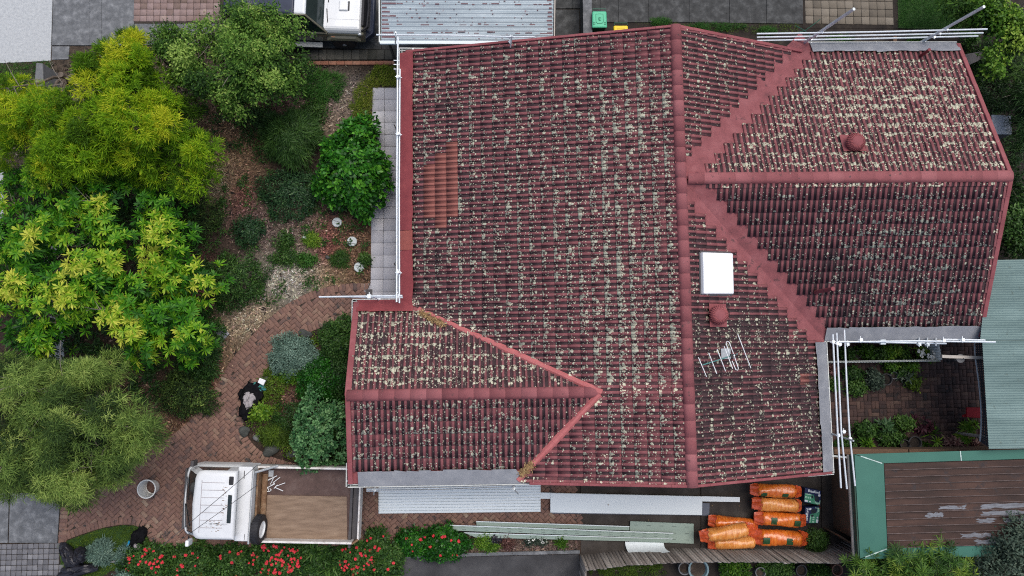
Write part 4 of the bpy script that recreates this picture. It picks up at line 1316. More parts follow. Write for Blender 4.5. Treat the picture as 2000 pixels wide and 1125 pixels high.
worn = {6: [(.28, .425), (.495, .74), (.75, 1)], 7: [(.215, .295), (.505, .78)], 8: [(.485, .575), (.63, 1)], 10: [(.385, .565)], 11: [(.465, .585)]}
for i in range(NP_):
    s0, s1 = i / NP_, (i + 1) / NP_
    e = .0025
    pts = [deck_pt(0, s0 + e, SZ - .045), deck_pt(1, s0 + e, SZ - .045), deck_pt(1, s1 - e, SZ - .02), deck_pt(0, s1 - e, SZ - .02)]
    o = MB().hull8([p - Zv * .04 for p in pts][::-1], pts[::-1]).build('roof_pan', M['shed_rust'], shed)
    a, b_ = deck_pt(0, s1 - .004, SZ + .0), deck_pt(1, s1 - .004, SZ + .0)
    MB().bar(a - Zv * .01, b_ - Zv * .01, .018, .02).build('pan_edge', M['lip_pale'], o)
    for (t0, t1) in worn.get(i, []):
        jag = lambda: random.uniform(-.008, .008)
        zz = lambda s: SZ - .045 + .025 * (s - s0) / (s1 - s0) + .004
        u0, u1 = s0 + .006, s1 - .009
        du = u1 - u0
        tp = [deck_pt(t0 + k * (t1 - t0) / 9, u0 + random.uniform(0, .3) * du, zz(u0 + .15 * du)) for k in range(10)]
        tp += [deck_pt(t1 + random.uniform(-.02, .015), u0 + f * du, zz(u0 + f * du)) for f in (.3, .5, .7)]
        tp += [deck_pt(t1 - k * (t1 - t0) / 9, u1 - random.uniform(0, .25) * du, zz(u1)) for k in range(10)]
        tp += [deck_pt(t0 + random.uniform(-.015, .02), u0 + f * du, zz(u0 + f * du)) for f in (.7, .5, .3)]
        MB().add(tp[::-1], [tuple(range(len(tp)))]).build('worn_patch', M['shed_worn'], o)

# patio roof at the right edge
PZ = 2.75
pr = thing('patio_cover', 'pale teal corrugated patio roof beside the courtyard', 'patio roof', P(1975, 690, 0))
# upper piece runs behind the house verge, the lower one carries the lattice edge
corrugated('roof_sheet', [P(1930, 508, PZ), P(2120, 505, PZ), P(2120, 664, PZ), P(1914, 664, PZ)], .066, .016, M['patio_roof'], pr, 6)
corrugated('roof_sheet', [P(1918, 664.5, PZ - .02), P(2120, 664.5, PZ - .02), P(2120, 874, PZ - .02), P(1931, 877, PZ - .02)], .066, .016, M['patio_roof'], pr, 6)
for x, y in ((1990, 520), (1990, 865)):
    q = P(x, y, PZ - .1); MB().tube([(q[0], q[1], 0), q], .05, 8).build('post', M['beam_cream'], pr)
# lattice screen with a curved pale edge that hangs under the patio roof
lt = thing('lattice_screen', 'dark lattice screen with curved pale edge under the patio roof', 'lattice', P(1918, 770, 0))
LC = [(1903, 655), (1904, 690), (1906, 706), (1911, 740), (1916, 790), (1917, 830), (1914, 862)]
LE = [(1921, 655), (1923, 690), (1925, 706), (1927, 740), (1930, 790), (1932, 830), (1934, 876)]
LZ = 2.2
mb = MB()
A_ = PP(smooth_line(LC, 2), LZ); B_ = [P(*e, LZ) for e in smooth_line(LE, 2)]
mb.tube([p for p in A_], .022, 6)
mb.build('curved_edge', M['alu'], lt, True)
for k in range(5):
    mb = MB()
    t = k / 4 * .96 + .04
    ln = [a + (b_ - a) * t for a, b_ in zip(A_, B_)]
    for u, v in zip(ln[:-1], ln[1:]): mb.bar(u, v, .028, .012)
    mb.build('lattice_rail', M['lattice'], lt)
mb = MB()
for k in range(46):
    y = 657 + k * 4.75
    ii = max(0, min(len(A_) - 2, int(k / 46 * (len(A_) - 1)))); f = k / 46 * (len(A_) - 1) - ii
    a = A_[ii] + (A_[ii + 1] - A_[ii]) * f; b_ = B_[ii] + (B_[ii + 1] - B_[ii]) * f
    mb.bar(a - Zv * .013, b_ - Zv * .013, .03, .01)
o = mb.build('lattice_slats', M['lattice'], lt); o['kind'] = 'stuff'

# paling fence along the lower yard: each paling a part
def paling_fence(name, label, base_px, hgt, step=.095, wid=.088, lean=0.0, group=None):
    bs = PP(base_px, 0)
    f = thing(name, label, 'fence', np.mean(bs, axis=0), group)
    Vt = [(-wid / 2, -.009, 0), (wid / 2, -.009, 0), (wid / 2, .009, 0), (-wid / 2, .009, 0), (-wid / 2, -.009, 1), (wid / 2, -.009, 1), (wid / 2, .009, 1), (-wid / 2, .009, 1)]
    Ft = [(0, 1, 5, 4), (1, 2, 6, 5), (2, 3, 7, 6), (3, 0, 4, 7), (4, 5, 6, 7)]
    C, AX, AY, AZ = [], [], [], []
    acc = 0
    for a, b_ in zip(bs[:-1], bs[1:]):
        d = b_ - a; L = np.linalg.norm(d); d /= L
        t = acc
        while t < L:
            h = hgt + random.gauss(0, .02)
            ax = d; ay = np.array([-d[1], d[0], 0])
            az = (Zv + ay * (lean + random.gauss(0, .014)) + ax * random.gauss(0, .012)) * h
            C.append(a + d * t + ay * random.gauss(0, .004)); AX.append(ax); AY.append(ay); AZ.append(az); t += step
        acc = t - L
        mb = MB(); yv = np.array([-d[1], d[0], 0])
        for hh in (.3, .85): mb.bar(a + Zv * hgt * hh - yv * .035 + yv * lean * hgt * hh, b_ + Zv * hgt * hh - yv * .035 + yv * lean * hgt * hh, .04, .07)
        mb.build('fence_rail', M['paling'], f)
    pieces('paling', Vt, Ft, np.array(C), np.array(AX), np.array(AY), np.array(AZ), np.clip(RNG.normal(.5, .28, len(C)), 0, 1), M['paling'], f, 300)
    return f
paling_fence('paling_fence', 'long grey paling fence below the orange rolls', [(1136, 1085), (1210, 1076), (1290, 1071.5), (1400, 1070), (1500, 1071), (1590, 1073), (1640, 1060), (1655, 1052)], 1.5)
paling_fence('paling_fence', 'short grey fence return at the end of the long paling fence', [(1133, 1200), (1132, 1130), (1133, 1084)], 1.35)
# timber retaining side wall near the shed
tw_ = thing('timber_wall', 'tan timber board wall between dark yard and green shed', 'wall', P(1635, 1050, 0))
pts = PP([(1608, 1030), (1630, 1044), (1655, 1058), (1672, 1068)], 0)
k = 0
for a, b_ in zip(pts[:-1], pts[1:]):
    for j in range(3):
        u = a + (b_ - a) * j / 3; v = a + (b_ - a) * (j + .96) / 3
        o = MB().bar(u + Zv * .55, v + Zv * .55, .04, 1.1).build('board', M['timber'], tw_)
tb = thing('timber_beam', 'long brown timber edge along the top of the green shed', 'beam', P(1760, 878, 0))
MB().bar(P(1622, 880, .55), P(1765, 881, .55), .16, .5).build('sleeper', M['timber'], tb, bevel=.01)
MB().bar(P(1767, 881, .55), P(1935, 878, .55), .16, .5).build('sleeper', M['timber'], tb, bevel=.01)
gt_ = thing('timber_gate', 'narrow tan timber gate beneath the three courtyard rails', 'gate', P(1640, 905, 0))
for j in range(4):
    u = P(1625 + j * 9, 893 + j * 1.2, .9); MB().box(u - Zv * .4, (.12, .03, 1.0)).build('board', M['timber'], gt_)
MB().bar(P(1624, 890, 1.0), P(1660, 894, 1.0), .05, .07).build('gate_rail', M['picket'], gt_)

# ------------------------------------------------------------------ roof edge rails (tubes with clamps and posts)
def rails(name, label, tubes, posts, base, group='roof edge guard rails', r=.024):
    t = thing(name, label, 'guard rail', base, group)
    for path in tubes:
        pp = [P(*q) for q in path]
        MB().tube(pp, r, 8).build('rail_tube', M['galv'], t, True)
    for item in posts:
        (a, b_), rr, m = item
        pa, pb = P(*a), P(*b_)
        q = MB().tube([pa, pb], rr, 8).build('rail_post', m, t, True)
    return t
def clamp(t, q, s=.07):
    p = P(*q)
    mb = MB(); mb.box(p, (s, s * 1.2, s)); mb.tube([p + [0, -s, 0], p + [0, s * 1.3, 0]], .012, 6)
    mb.tube([p + [-s, 0, .02], p + [s, 0, -.02]], .014, 6)
    return mb.build('clamp', M['galv'], t, bevel=.006)
g1 = rails('guard_rail', 'long white double rail along the left eaves beside the paver path', [[(777, 72, 3.55), (775, 330, 3.55), (774.5, 590, 3.55)], [(781, 135, 3.05), (779.5, 360, 3.05), (780, 592, 3.05)]], [], P(778, 330, 0))
for y in (150, 262, 532):
    a, b_ = P(778, y, 3.65), P(783, y + 3, 2.35)
    MB().tube([a, b_], .022, 8).build('rail_post', M['galv'], g1, True)
    MB().tube([P(770, y - 18, 2.1), P(778, y, 2.55), P(783, y + 22, 2.2)], .018, 6).build('brace', M['steel_dark'], g1, True)
    clamp(g1, (777, y, 3.55)); clamp(g1, (780, y + 1, 3.05))
for y in (118, 126, 135): MB().tube([P(769, y, 2.6), P(783, y, 2.6)], .014, 6).build('bracket', M['galv'], g1, True)
g2 = rails('guard_rail', 'short rail running out over the brick path at the porch corner', [[(623, 580, 3.3), (786, 577.5, 3.3)], [(660, 579.5, 2.9), (787, 581, 2.9)]], [((((776, 592, 2.5)), (776, 571, 3.5)), .02, M['galv'])], P(705, 580, 0))
for q in ((721, 579, 3.3), (776, 578, 3.3)): clamp(g2, q, .09)
MB().box(P(739, 585, 2.6), (.13, .12, .05)).build('bracket', M['white_paint'], g2)
MB().tube([P(723, 575, 3.2), P(741, 587, 2.6)], .016, 6).build('brace', M['galv'], g2, True)
g3 = rails('guard_rail', 'thin rail along the top gable over the zinc carport', [[(735, 68, 3.5), (880, 69, 3.5), (1004, 72, 3.5)], [(990, 72.5, 3.3), (1044, 72, 3.3)]], [(((772, 84, 2.5), (773, 63, 3.7)), .02, M['galv']), (((997, 92, 3.3), (1000, 70, 3.7)), .02, M['galv'])], P(880, 75, 0))
for q in ((773, 68, 3.5), (997, 73, 3.45), (996, 82, 3.3)): clamp(g3, q, .06)
g4 = rails('guard_rail', 'three rails on two leaning posts along the upper rear eave', [[(1478, 66, 3.3), (1700, 62.5, 3.3), (1928, 57, 3.3)], [(1478, 73, 2.95), (1700, 69, 2.95), (1920, 64.5, 2.95)], [(1478, 79.5, 2.65), (1700, 75.5, 2.65), (1910, 70.5, 2.65)]],
           [(((1562, 89, 2.3), (1668, 17.5, 4.6)), .042, M['galv']), (((1796, 84, 2.3), (1922, 13, 4.6)), .042, M['galv'])], P(1700, 70, 0))
for q in ((1606, 63, 3.3), (1594, 70, 2.95), (1585, 77, 2.65), (1850, 58, 3.3), (1836, 66, 2.95), (1825, 73, 2.65), (1570, 84, 2.4), (1806, 80, 2.4)): clamp(g4, q, .05)
g5 = rails('guard_rail', 'three long rails hanging over the courtyard beside the grey guard', [[(1626.5, 653, 3.6), (1631, 745, 3.6), (1636, 843, 3.6), (1642.5, 953, 3.6)], [(1634, 650, 3.25), (1638.5, 745, 3.25), (1643, 843, 3.25), (1654, 955, 3.25)], [(1649, 644, 2.9), (1653.5, 745, 2.9), (1659, 843, 2.9), (1670, 949, 2.9)]],
           [(((1621, 846, 2.4), (1667, 861, 3.3)), .025, M['alu'])], P(1645, 800, 0))
for q in ((1648, 843, 3.2), (1627, 668, 3.6), (1635, 671, 3.25), (1660, 857, 2.9), (1637, 850, 3.5)): clamp(g5, q, .07)
g6 = rails('guard_rail', 'rails along the courtyard eave reaching over the patio roof', [[(1621, 668, 3.1), (1790, 666, 3.1), (1944, 668, 3.1)], [(1846, 663, 3.0), (1924, 664.5, 3.0)], [(1640, 667, 2.7), (1848, 671, 2.7)]],
           [(((1795, 657, 2.4), (1795, 675, 3.0)), .02, M['galv']), (((1811, 657, 2.4), (1812, 675, 3.0)), .02, M['galv']), (((1828, 658, 2.4), (1828, 674, 3.0)), .02, M['galv'])], P(1770, 667, 0))
for q in ((1640, 672, 2.8), (1655, 672, 2.8), (1681, 664, 3.1), (1795, 672, 2.9), (1811, 673, 2.9), (1843, 665, 3.1), (1880, 664, 3.1)): clamp(g6, q, .08)
MB().box(P(1724, 668, 3.0), (.14, .13, .06)).build('bracket', M['sheet_blue'], g6)
g7 = rails('guard_rail', 'pair of rails over the ribbed metal sheets at the lower eave', [[(716, 955, 2.9), (860, 953, 2.9), (1008, 948, 2.9)], [(716, 958.5, 2.6), (860, 957, 2.6), (1003, 951, 2.6)]], [], P(860, 955, 0))
for x, y in ((732, 947), (1003, 945)):
    MB().tube([P(x + 2, y - 2, 2.9), P(x - 1, y + 10, 3.0), P(x + (-2 if x < 800 else 9), y + 19, 2.2)], .022, 6).build('bracket', M['galv'], g7, True)
    clamp(g7, (x, y + 9, 2.9), .07)

# ------------------------------------------------------------------ television aerial
def aerial():
    p = on_roof('MR', 1432, 700)
    t = thing('tv_aerial', 'white rod television aerial with folded loop on the roof', 'aerial', p)
    z = p[2] + 1.0
    top = P(1431, 694, z)
    MB().tube([p, top + Zv * .12], .02, 8).build('mast', M['galv'], t, True)
    MB().tube([P(1372, 713, z), P(1441, 691, z)], .014, 6).build('boom', M['teal'], t, True)
    for a, b_ in (((1364, 698), (1380, 736)), ((1384, 689), (1400, 730)), ((1400.5, 682), (1417, 725)), ((1414, 676), (1431, 720)), ((1441, 653), (1466.5, 719))):
        MB().tube([P(*a, z + .02), P(*b_, z + .02)], .0105, 6).build('rod', M['white_paint'], t, True)
    loop = [(1418, 670), (1420, 666.5), (1424, 668), (1433, 692), (1442, 719), (1441, 723), (1437, 722), (1430, 705), (1427, 693), (1418, 670)]
    mb = MB()
    lp_ = [P(x, y, z + .03) for x, y in loop]
    mb.tube([lp_[7], lp_[6], lp_[5], lp_[4], lp_[3], lp_[2], lp_[1], lp_[0], P(1424, 690, z + .03)], .0105, 6)
    mb.build('folded_loop', M['white_paint'], t, True)
    MB().box(P(1432, 693, z + .05), (.14, .05, .06)).build('junction', M['black'], t)
    pl = RP['MR']
    q = on_roof('MR', 1414, 691)
    MB().box(q + pl.N * .07, (.27, .3, .02), pl.U, pl.V, pl.N).build('base_plate', M['alu'], t)
aerial()

# ------------------------------------------------------------------ tray truck
TEX = np.array([.9993, -.0374, 0]); TEY = np.array([-.0374, -.9993, 0])
TO = np.array([-6.8209, -2.9949, 0])
def T(s, t, z): return TO + TEX * s + TEY * t + Zv * z
truck = thing('tray_truck', 'worn white tray truck parked on the brick driveway', 'truck', T(.6, 1, 0))
W1 = 2.08
def tb_(lo, hi, **k):
    """box between two truck corners"""
    mb = k.pop('mb', None) or MB()
    a, b_ = lo, hi
    mb.hull8([T(a[0], b_[1], a[2]), T(b_[0], b_[1], a[2]), T(b_[0], a[1], a[2]), T(a[0], a[1], a[2])], [T(a[0], b_[1], b_[2]), T(b_[0], b_[1], b_[2]), T(b_[0], a[1], b_[2]), T(a[0], a[1], b_[2])])
    return mb
# cab: lower body, glass band, roof
def ring(s0, s1, t0, t1, z, c=.22, bow=.05):
    o = [(s1, t1), (s1, t0), (s0 + c, t0), (s0 + c * .42, t0 + c * .12), (s0 + c * .12, t0 + c * .45), (s0 - bow * .2, t0 + c), (s0 - bow, (t0 + t1) / 2), (s0 - bow * .2, t1 - c), (s0 + c * .12, t1 - c * .45), (s0 + c * .42, t1 - c * .12), (s0 + c, t1)]
    return [T(q[0], q[1], z) for q in o]
def loft(rings, mb=None):
    mb = mb or MB(); n = len(rings[0]); V = [p for r in rings for p in r]
    F = [(i * n + (k + 1) % n, i * n + k, (i + 1) * n + k, (i + 1) * n + (k + 1) % n) for i in range(len(rings) - 1) for k in range(n)]
    area_ = sum(rings[0][i][0] * rings[0][(i + 1) % n][1] - rings[0][(i + 1) % n][0] * rings[0][i][1] for i in range(n))
    if area_ > 0: F = [f[::-1] for f in F]
    top = tuple(range((len(rings) - 1) * n, len(rings) * n)); bot = tuple(range(n))
    F += [top if area_ > 0 else top[::-1], bot[::-1] if area_ > 0 else bot]
    return mb.add(V, F)
cab = loft([ring(-2.0, -.36, .03, 1.97, .42), ring(-2.02, -.36, .02, 1.98, .8), ring(-1.98, -.36, .02, 1.98, 1.08), ring(-1.94, -.36, .05, 1.95, 1.14)]).build('cab', M['truck_white'], truck, True)
loft([ring(-1.92, -.40, .06, 1.94, 1.13), ring(-1.36, -.32, .075, 1.825, 1.98)]).build('cab_glass', M['glass_dark'], cab, True)
for t0, t1 in ((.35, .95), (1.1, 1.7)):
    MB().tube([T(-1.95, t0, 1.17), T(-1.82, t1, 1.40)], .014, 6).build('wiper', M['black'], truck, True)
# corner and rear pillars lie on the glass
r0, r1 = ring(-1.935, -.40, .05, 1.95, 1.12), ring(-1.375, -.31, .065, 1.835, 1.97)
for idx in ((2, 3, 4), (8, 9, 10)):
    mb = MB(); V = [r0[i] for i in idx] + [r1[i] for i in idx]
    mb.add(V, [(0, 1, 4, 3), (1, 2, 5, 4)]); mb.add([v + Zv * .001 for v in V], [(3, 4, 1, 0), (4, 5, 2, 1)])
    mb.build('corner_pillar', M['truck_white'], cab)['kind'] = 'stuff'
for t0, t1 in ((.052, .066), (1.948, 1.834)):
    mb = MB(); mb.hull8([T(-.70, t0, 1.13), T(-.38, t0, 1.13), T(-.38, t0 + (.03 if t0 < 1 else -.03), 1.13), T(-.70, t0 + (.03 if t0 < 1 else -.03), 1.13)], [T(-.58, t1, 1.97), T(-.30, t1, 1.97), T(-.30, t1 + (.03 if t1 < 1 else -.03), 1.97), T(-.58, t1 + (.03 if t1 < 1 else -.03), 1.97)])
    mb.build('rear_pillar', M['truck_white'], cab)
rf = loft([ring(-1.37, -.25, .05, 1.85, 1.93), ring(-1.38, -.24, .03, 1.87, 1.97), ring(-1.35, -.26, .05, 1.85, 2.02), ring(-1.27, -.32, .12, 1.78, 2.058)]).build('cab_roof', M['truck_white'], truck, True)
for k in range(7):
    t = .34 + k * .2
    tb_((-1.16, t, 2.056), (-.56, t + .013, 2.064)).build('roof_groove', M['cloth_grey'], rf)
tb_((-1.18, .28, 2.056), (-1.167, 1.68, 2.064)).build('roof_groove', M['cloth_grey'], rf)
mb = MB()
for k in range(46):
    s = random.choice([random.uniform(-.62, -.5), random.uniform(-1.0, -.55)]); t = random.uniform(.4, 1.2) if s > -.62 else random.uniform(1.3, 1.65)
    l, w = random.uniform(.01, .06), random.uniform(.006, .016)
    tb_((s, t, 2.0585), (s + l, t + w, 2.0615), mb=mb)
mb.build('rust_chip', M['rust_tan'], rf)
mb = MB()
for k in range(26):
    s = random.gauss(-.75, .13); t = 1.44 + random.gauss(0, .014)
    tb_((s, t, 2.0585), (s + .06, t + .012, 2.0612), mb=mb)
mb.build('dark_scuff', M['alu'], rf)
# windscreen frame rim, rear window
mb = tb_((-.45, .66, 2.03), (-.335, 1.42, 2.078))
mb.build('rear_window', M['glass_dark'], cab, bevel=.03)
mb = tb_((-.45, .17, 2.03), (-.32, .40, 2.08))
mb.build('air_intake', M['black'], cab, bevel=.03)
mb = MB(); mb.bar(T(-2.06, .15, .75), T(-2.06, 1.85, .75), .06, .5); mb.build('bumper', M['steel_dark'], cab, bevel=.02)
for (t, d) in ((-.10, -1), (2.05, 1)):
    mb = MB(); mb.tube([T(-1.72, .02 if d < 0 else 1.95, 1.35), T(-1.62, t, 1.6)], .018, 6)
    mr = mb.build('mirror_arm', M['black'], truck, True)
    mb = MB(); mb.box(T(-1.60, t, 1.62), (.10, .17, .30), TEX, TEY); mb.build('mirror', M['white_paint'] if d > 0 else M['steel_dark'], mr, bevel=.03)
for t in (.26, 1.76):
    for s in (-1.45, 2.0):
        p = T(s, t, .40)
        mb = MB(); mb.lathe([(.20, -.11), (.36, -.11), (.39, -.06), (.39, .06), (.36, .11), (.20, .11)], p, 24, TEY)
        w = mb.build('wheel', M['black'], truck, True)
        MB().lathe([(.21, -.10), (.21, .10), (.08, .08), (.0, .08)], p, 16, TEY).build('rim', M['alu'], w, True)
tb_((-.4, .5, .5), (2.8, 1.5, .75)).build('chassis', M['steel_dark'], truck)
# white box and headboard between cab and tray
tb_((-.37, -.03, .85), (.03, 2.0, 1.62)).build('tool_box', M['truck_white'], truck, bevel=.03)
mb = MB()
tb_((-.2, .08, 1.621), (-.18, .30, 1.63), mb=mb); tb_((-.09, 1.80, 1.621), (-.08, 1.96, 1.63), mb=mb)
mb.build('lid_crack', M['steel_dark'], truck)
mb = MB(); mb.tube([T(.07, .08, 1.66), T(.04, 2.04, 1.66)], .025, 8); mb.tube([T(.07, .08, 1.66), T(.07, .08, .95)], .025, 8); mb.tube([T(.04, 2.04, 1.66), T(.04, 2.04, .95)], .025, 8)
mb.tube([T(.1, .12, 1.66), T(.62, -.02, 1.28)], .035, 8)
hb_ = mb.build('headboard_rail', M['alu'], truck, True)
# tray
tb_((.05, .0, .82), (2.66, W1 + .04, .93)).build('tray_floor', M['tray_floor'], truck)
tb_((.05, .0, .80), (2.92, .06, 1.26)).build('tray_side', M['tray_white'], truck, bevel=.012)
tb_((.05, 2.06, .80), (2.80, 2.12, 1.26)).build('tray_side', M['tray_white'], truck, bevel=.012)
tb_((.06, .07, .93), (.11, 2.05, 1.30)).build('tray_headboard', M['rust_tan'], truck)
MB().tube([T(.20, .25, 1.0), T(.2, 1.45, 1.0)], .085, 12).build('rusty_roller', M['rust_tan'], truck, True)
tb_((2.66, .08, .86), (2.73, 2.28, 1.02)).build('tail_bar', M['steel_dark'], truck)
tb_((2.735, .02, .80), (2.94, 2.06, .90)).build('tail_lining', M['grey_lining'], truck)
tb_((2.93, .02, .78), (2.98, 2.04, 1.18)).build('tailgate', M['tray_white'], truck, bevel=.012)
mb = MB(); mb.bar(T(2.80, 2.12, 1.05), T(2.97, 2.0, 1.05), .05, .35); mb.build('tailgate_hinge', M['rust_tan'], truck)
tb_((.28, .16, .932), (.42, .34, .97)).build('floor_lug', M['alu'], truck)
# spare wheel leaning on the headboard
sp0 = thing('spare_wheel', 'spare wheel standing upright in the truck tray behind the white box', 'wheel', T(.22, 1.7, .93))
pc = T(.20, 1.73, 1.33); axw = TEX * .98 + Zv * .06 + TEY * .05; axw /= np.linalg.norm(axw)
MB().lathe([(.20, -.115), (.33, -.125), (.385, -.09), (.40, 0), (.385, .09), (.33, .125), (.235, .11)], pc, 36, axw, top=False).build('tyre', M['black'], sp0, True)
mb = MB()
for k in range(30):
    a = 2 * math.pi * k / 30
    u = np.cross(axw, TEY); u /= np.linalg.norm(u); w = np.cross(axw, u)
    rd = u * math.cos(a) + w * math.sin(a)
    for sgn in (-1, 1): mb.box(pc + rd * .398 + axw * .045 * sgn, (.055, .07, .014), np.cross(rd, axw), axw, rd)
mb.build('tread_block', M['black'], sp0)['kind'] = 'stuff'
MB().lathe([(.235, .07), (.235, .105), (.215, .105), (.19, .06), (.10, .075), (.05, .085), (.0, .085)], pc, 28, axw).build('rim', M['white_paint'], sp0, True)
# plywood sheet and a loose heap of white clips in the tray
pw_ = MB()
pw_.hull8([T(.33, 2.06, .935), T(2.62, 2.06, .935), T(2.55, .86, .935), T(.20, .86, .935)], [T(.33, 2.06, .965), T(2.62, 2.06, .965), T(2.55, .86, .965), T(.20, .86, .965)])
o = pw_.build('plywood_sheet', M['ply'], None); tag(o, 'stained plywood sheet lying in the truck tray', 'plywood sheet')
o2 = tb_((.215, .90, .966), (.245, 2.04, .985)).build('batten', M['ply'], o)
cl = thing('bracket_heap', 'tangled heap of white rods and brackets in the truck tray', 'brackets', P(533, 946, .95))
for k, (a, b_) in enumerate((((516, 941), (541, 929)), ((524, 938), (540, 930)), ((533, 943), (547, 932)), ((524, 952), (537, 943)), ((538, 950), (557, 943)), ((537, 952), (553, 959)), ((528, 946), (534, 934)), ((521, 953), (537, 945)), ((542, 947), (535, 954)), ((519, 945), (525, 958)))):
    MB().tube([P(*a, .97 + .02 * (k % 3)), P(*b_, 1.02 + .02 * (k % 2))], .011, 6).build('rod', M['white_paint'], cl, True)
lpz = [(517, 951), (516, 956), (519, 960), (526, 960), (530, 957), (527, 954)]
MB().tube([P(*q, 1.0) for q in lpz], .011, 6).build('hoop', M['white_paint'], cl, True)

# overhead cables that cross the truck
for i, (a, b_, lab) in enumerate((((503, 908, 2.9), (318, 1065, 4.4), 'upper of two thin cables crossing above the truck cab'), ((503, 947, 2.9), (352, 1055, 4.2), 'lower of two thin cables crossing above the truck cab'))):
    p, q = P(*a), P(*b_)
    pts = [p + (q - p) * t - Zv * .10 * math.sin(math.pi * t) for t in np.linspace(0, 1, 12)]
    o = MB().tube(pts, .0075, 5).build('overhead_cable', M['cable'], None); tag(o, lab, 'cable', 'overhead cables')

# ------------------------------------------------------------------ parked off-road car
KO = np.array([-3.66, 10.71, 0]); KX = np.array([.9993, -.037, 0]); KY = np.array([-.037, -.9993, 0])
def K(s, t, z): return KO - KX * s + KY * t + Zv * z     # s: metres back from the bumper, t: towards the photo's lower side
car = thing('off_road_car', 'parked off-road car with white bonnet and olive sides', 'car', K(2, 0, 0))
def kr(s0, s1, t0, t1, z): return [K(s0, t0, z), K(s1, t0, z), K(s1, t1, z), K(s0, t1, z)]
HW = .86
mb = MB(); mb.hull8(kr(.22, 4.4, -HW, HW, .42), kr(.24, 4.4, -HW + .03, HW - .03, .93))
mb.build('body', M['olive'], car, bevel=.07)
mb = MB(); mb.hull8(kr(.28, 1.62, -HW + .04, HW - .04, .9), kr(.34, 1.55, -HW + .14, HW - .14, 1.10))
bn = mb.build('bonnet', M['car_white'], car, bevel=.07)
mb = MB(); mb.hull8(kr(.68, .98, -.17, .17, 1.095), kr(.72, .97, -.15, .15, 1.155)); mb.build('bonnet_scoop', M['car_white'], bn, bevel=.025)
MB().hull8(kr(.66, .695, -.15, .15, 1.10), kr(.675, .70, -.14, .14, 1.13)).build('scoop_mouth', M['black'], bn)
for (s0, s1, t0, t1) in ((1.32, 1.328, -.68, .68), (.34, 1.3, .42, .427), (.34, 1.3, -.427, -.42)):
    MB().hull8(kr(s0, s1, t0, t1, 1.098), kr(s0, s1, t0, t1, 1.104)).build('bonnet_seam', M['alu'], bn)
# cabin
mb = MB(); mb.hull8(kr(1.32, 4.3, -HW + .05, HW - .05, .93), kr(1.82, 4.2, -.62, .62, 1.74))
cbn = mb.build('cabin_glass', M['glass_dark'], car, bevel=.05)
mb = MB(); mb.hull8(kr(1.79, 2.15, -.65, .65, 1.72), kr(1.84, 2.15, -.60, .60, 1.79)); mb.build('roof', M['car_white'], car, bevel=.04)
mb = MB(); mb.hull8(kr(2.155, 4.25, -.67, .67, 1.70), kr(2.16, 4.2, -.62, .62, 1.80)); mb.build('roof_cover', M['navy'], car, bevel=.04)
mb = MB()
for sg in (-1, 1):
    mb.bar(K(1.34, sg * .80, .95), K(1.83, sg * .63, 1.75), .06, .05); mb.bar(K(1.83, sg * .635, 1.74), K(4.2, sg * .635, 1.74), .05, .05)
    mb.bar(K(1.34, sg * .82, .95), K(4.2, sg * .82, .95), .05, .05); mb.bar(K(2.75, sg * .82, .95), K(2.75, sg * .635, 1.74), .07, .04)
mb.build('pillar', M['olive'], car, bevel=.01)['kind'] = 'stuff'
for t0, t1 in ((-.52, -.1), (.12, .54)):
    MB().tube([K(1.30, t1, 1.115), K(1.34, t0, 1.14)], .012, 6).build('wiper', M['black'], car, True)
for sg in (-1, 1):
    MB().box(K(.36, sg * .70, .86), (.12, .26, .17), KX, KY).build('headlight', M['headlight'], car, bevel=.03)
    MB().box(K(1.18, sg * .865, .80), (.1, .02, .05), KX, KY).build('indicator', M['amber'], car)
    mb = MB(); mb.tube([K(1.72, sg * .80, 1.08), K(1.70, sg * .98, 1.10)], .02, 6); mb.box(K(1.71, sg * 1.0, 1.12), (.09, .2, .17), KX, KY); mb.build('mirror', M['black'], car, bevel=.02)
    mb = MB(); mb.box(K(2.35, sg * .95, .40), (1.5, .17, .035), KX, KY); mb.build('side_step', M['alu'], car, bevel=.01)
    mb = MB(); mb.hull8([K(.34, sg * .84, .72), K(1.40, sg * .84, .72), K(1.40, sg * .94, .70), K(.34, sg * .94, .70)][::sg], [K(.45, sg * .80, .86), K(1.3, sg * .80, .86), K(1.22, sg * .90, .80), K(.5, sg * .90, .80)][::sg]); mb.build('wheel_arch', M['olive'], car, bevel=.02)
    for s in (.92, 3.5):
        p = K(s, sg * .80, .37)
        w = MB().lathe([(.20, -.12), (.34, -.12), (.37, -.08), (.37, .08), (.34, .12), (.21, .12)], p, 28, KY).build('wheel', M['black'], car, True)
        mb = MB(); mb.lathe([(.215, -.115), (.215, .115)], p, 24, KY)
        q = p + KY * sg * .10
        for k in range(6):
            a = 2 * math.pi * k / 6; rd = KX * math.cos(a) + Zv * math.sin(a)
            mb.bar(q + rd * .05, q + rd * .2, .05, .025, up=KY)
        mb.lathe([(.06, -.02), (.06, .03), (0, .03)], q, 12, KY * sg)
        mb.build('rim', M['alu'], w, True)
mb = MB()
mb.hull8([K(.30, -HW, .35), K(.30, HW, .35), K(-.02, .62, .40), K(-.02, -.62, .40)], [K(.30, -HW, .60), K(.30, HW, .60), K(0, .6, .62), K(0, -.6, .62)])
mb.build('bull_bar', M['navy'], car, bevel=.03)
mb = MB()
mb.tube([K(.30, -.72, .95), K(.13, -.58, .98), K(.1, 0, .98), K(.13, .58, .98), K(.30, .72, .95)], .032, 8)
mb.tube([K(.24, -.5, .62), K(.12, -.5, .98)], .03, 8); mb.tube([K(.24, .5, .62), K(.12, .5, .98)], .03, 8)
mb.tube([K(.30, -.7, .78), K(.1, -.5, .80), K(.1, .5, .80), K(.30, .7, .78)], .022, 8)
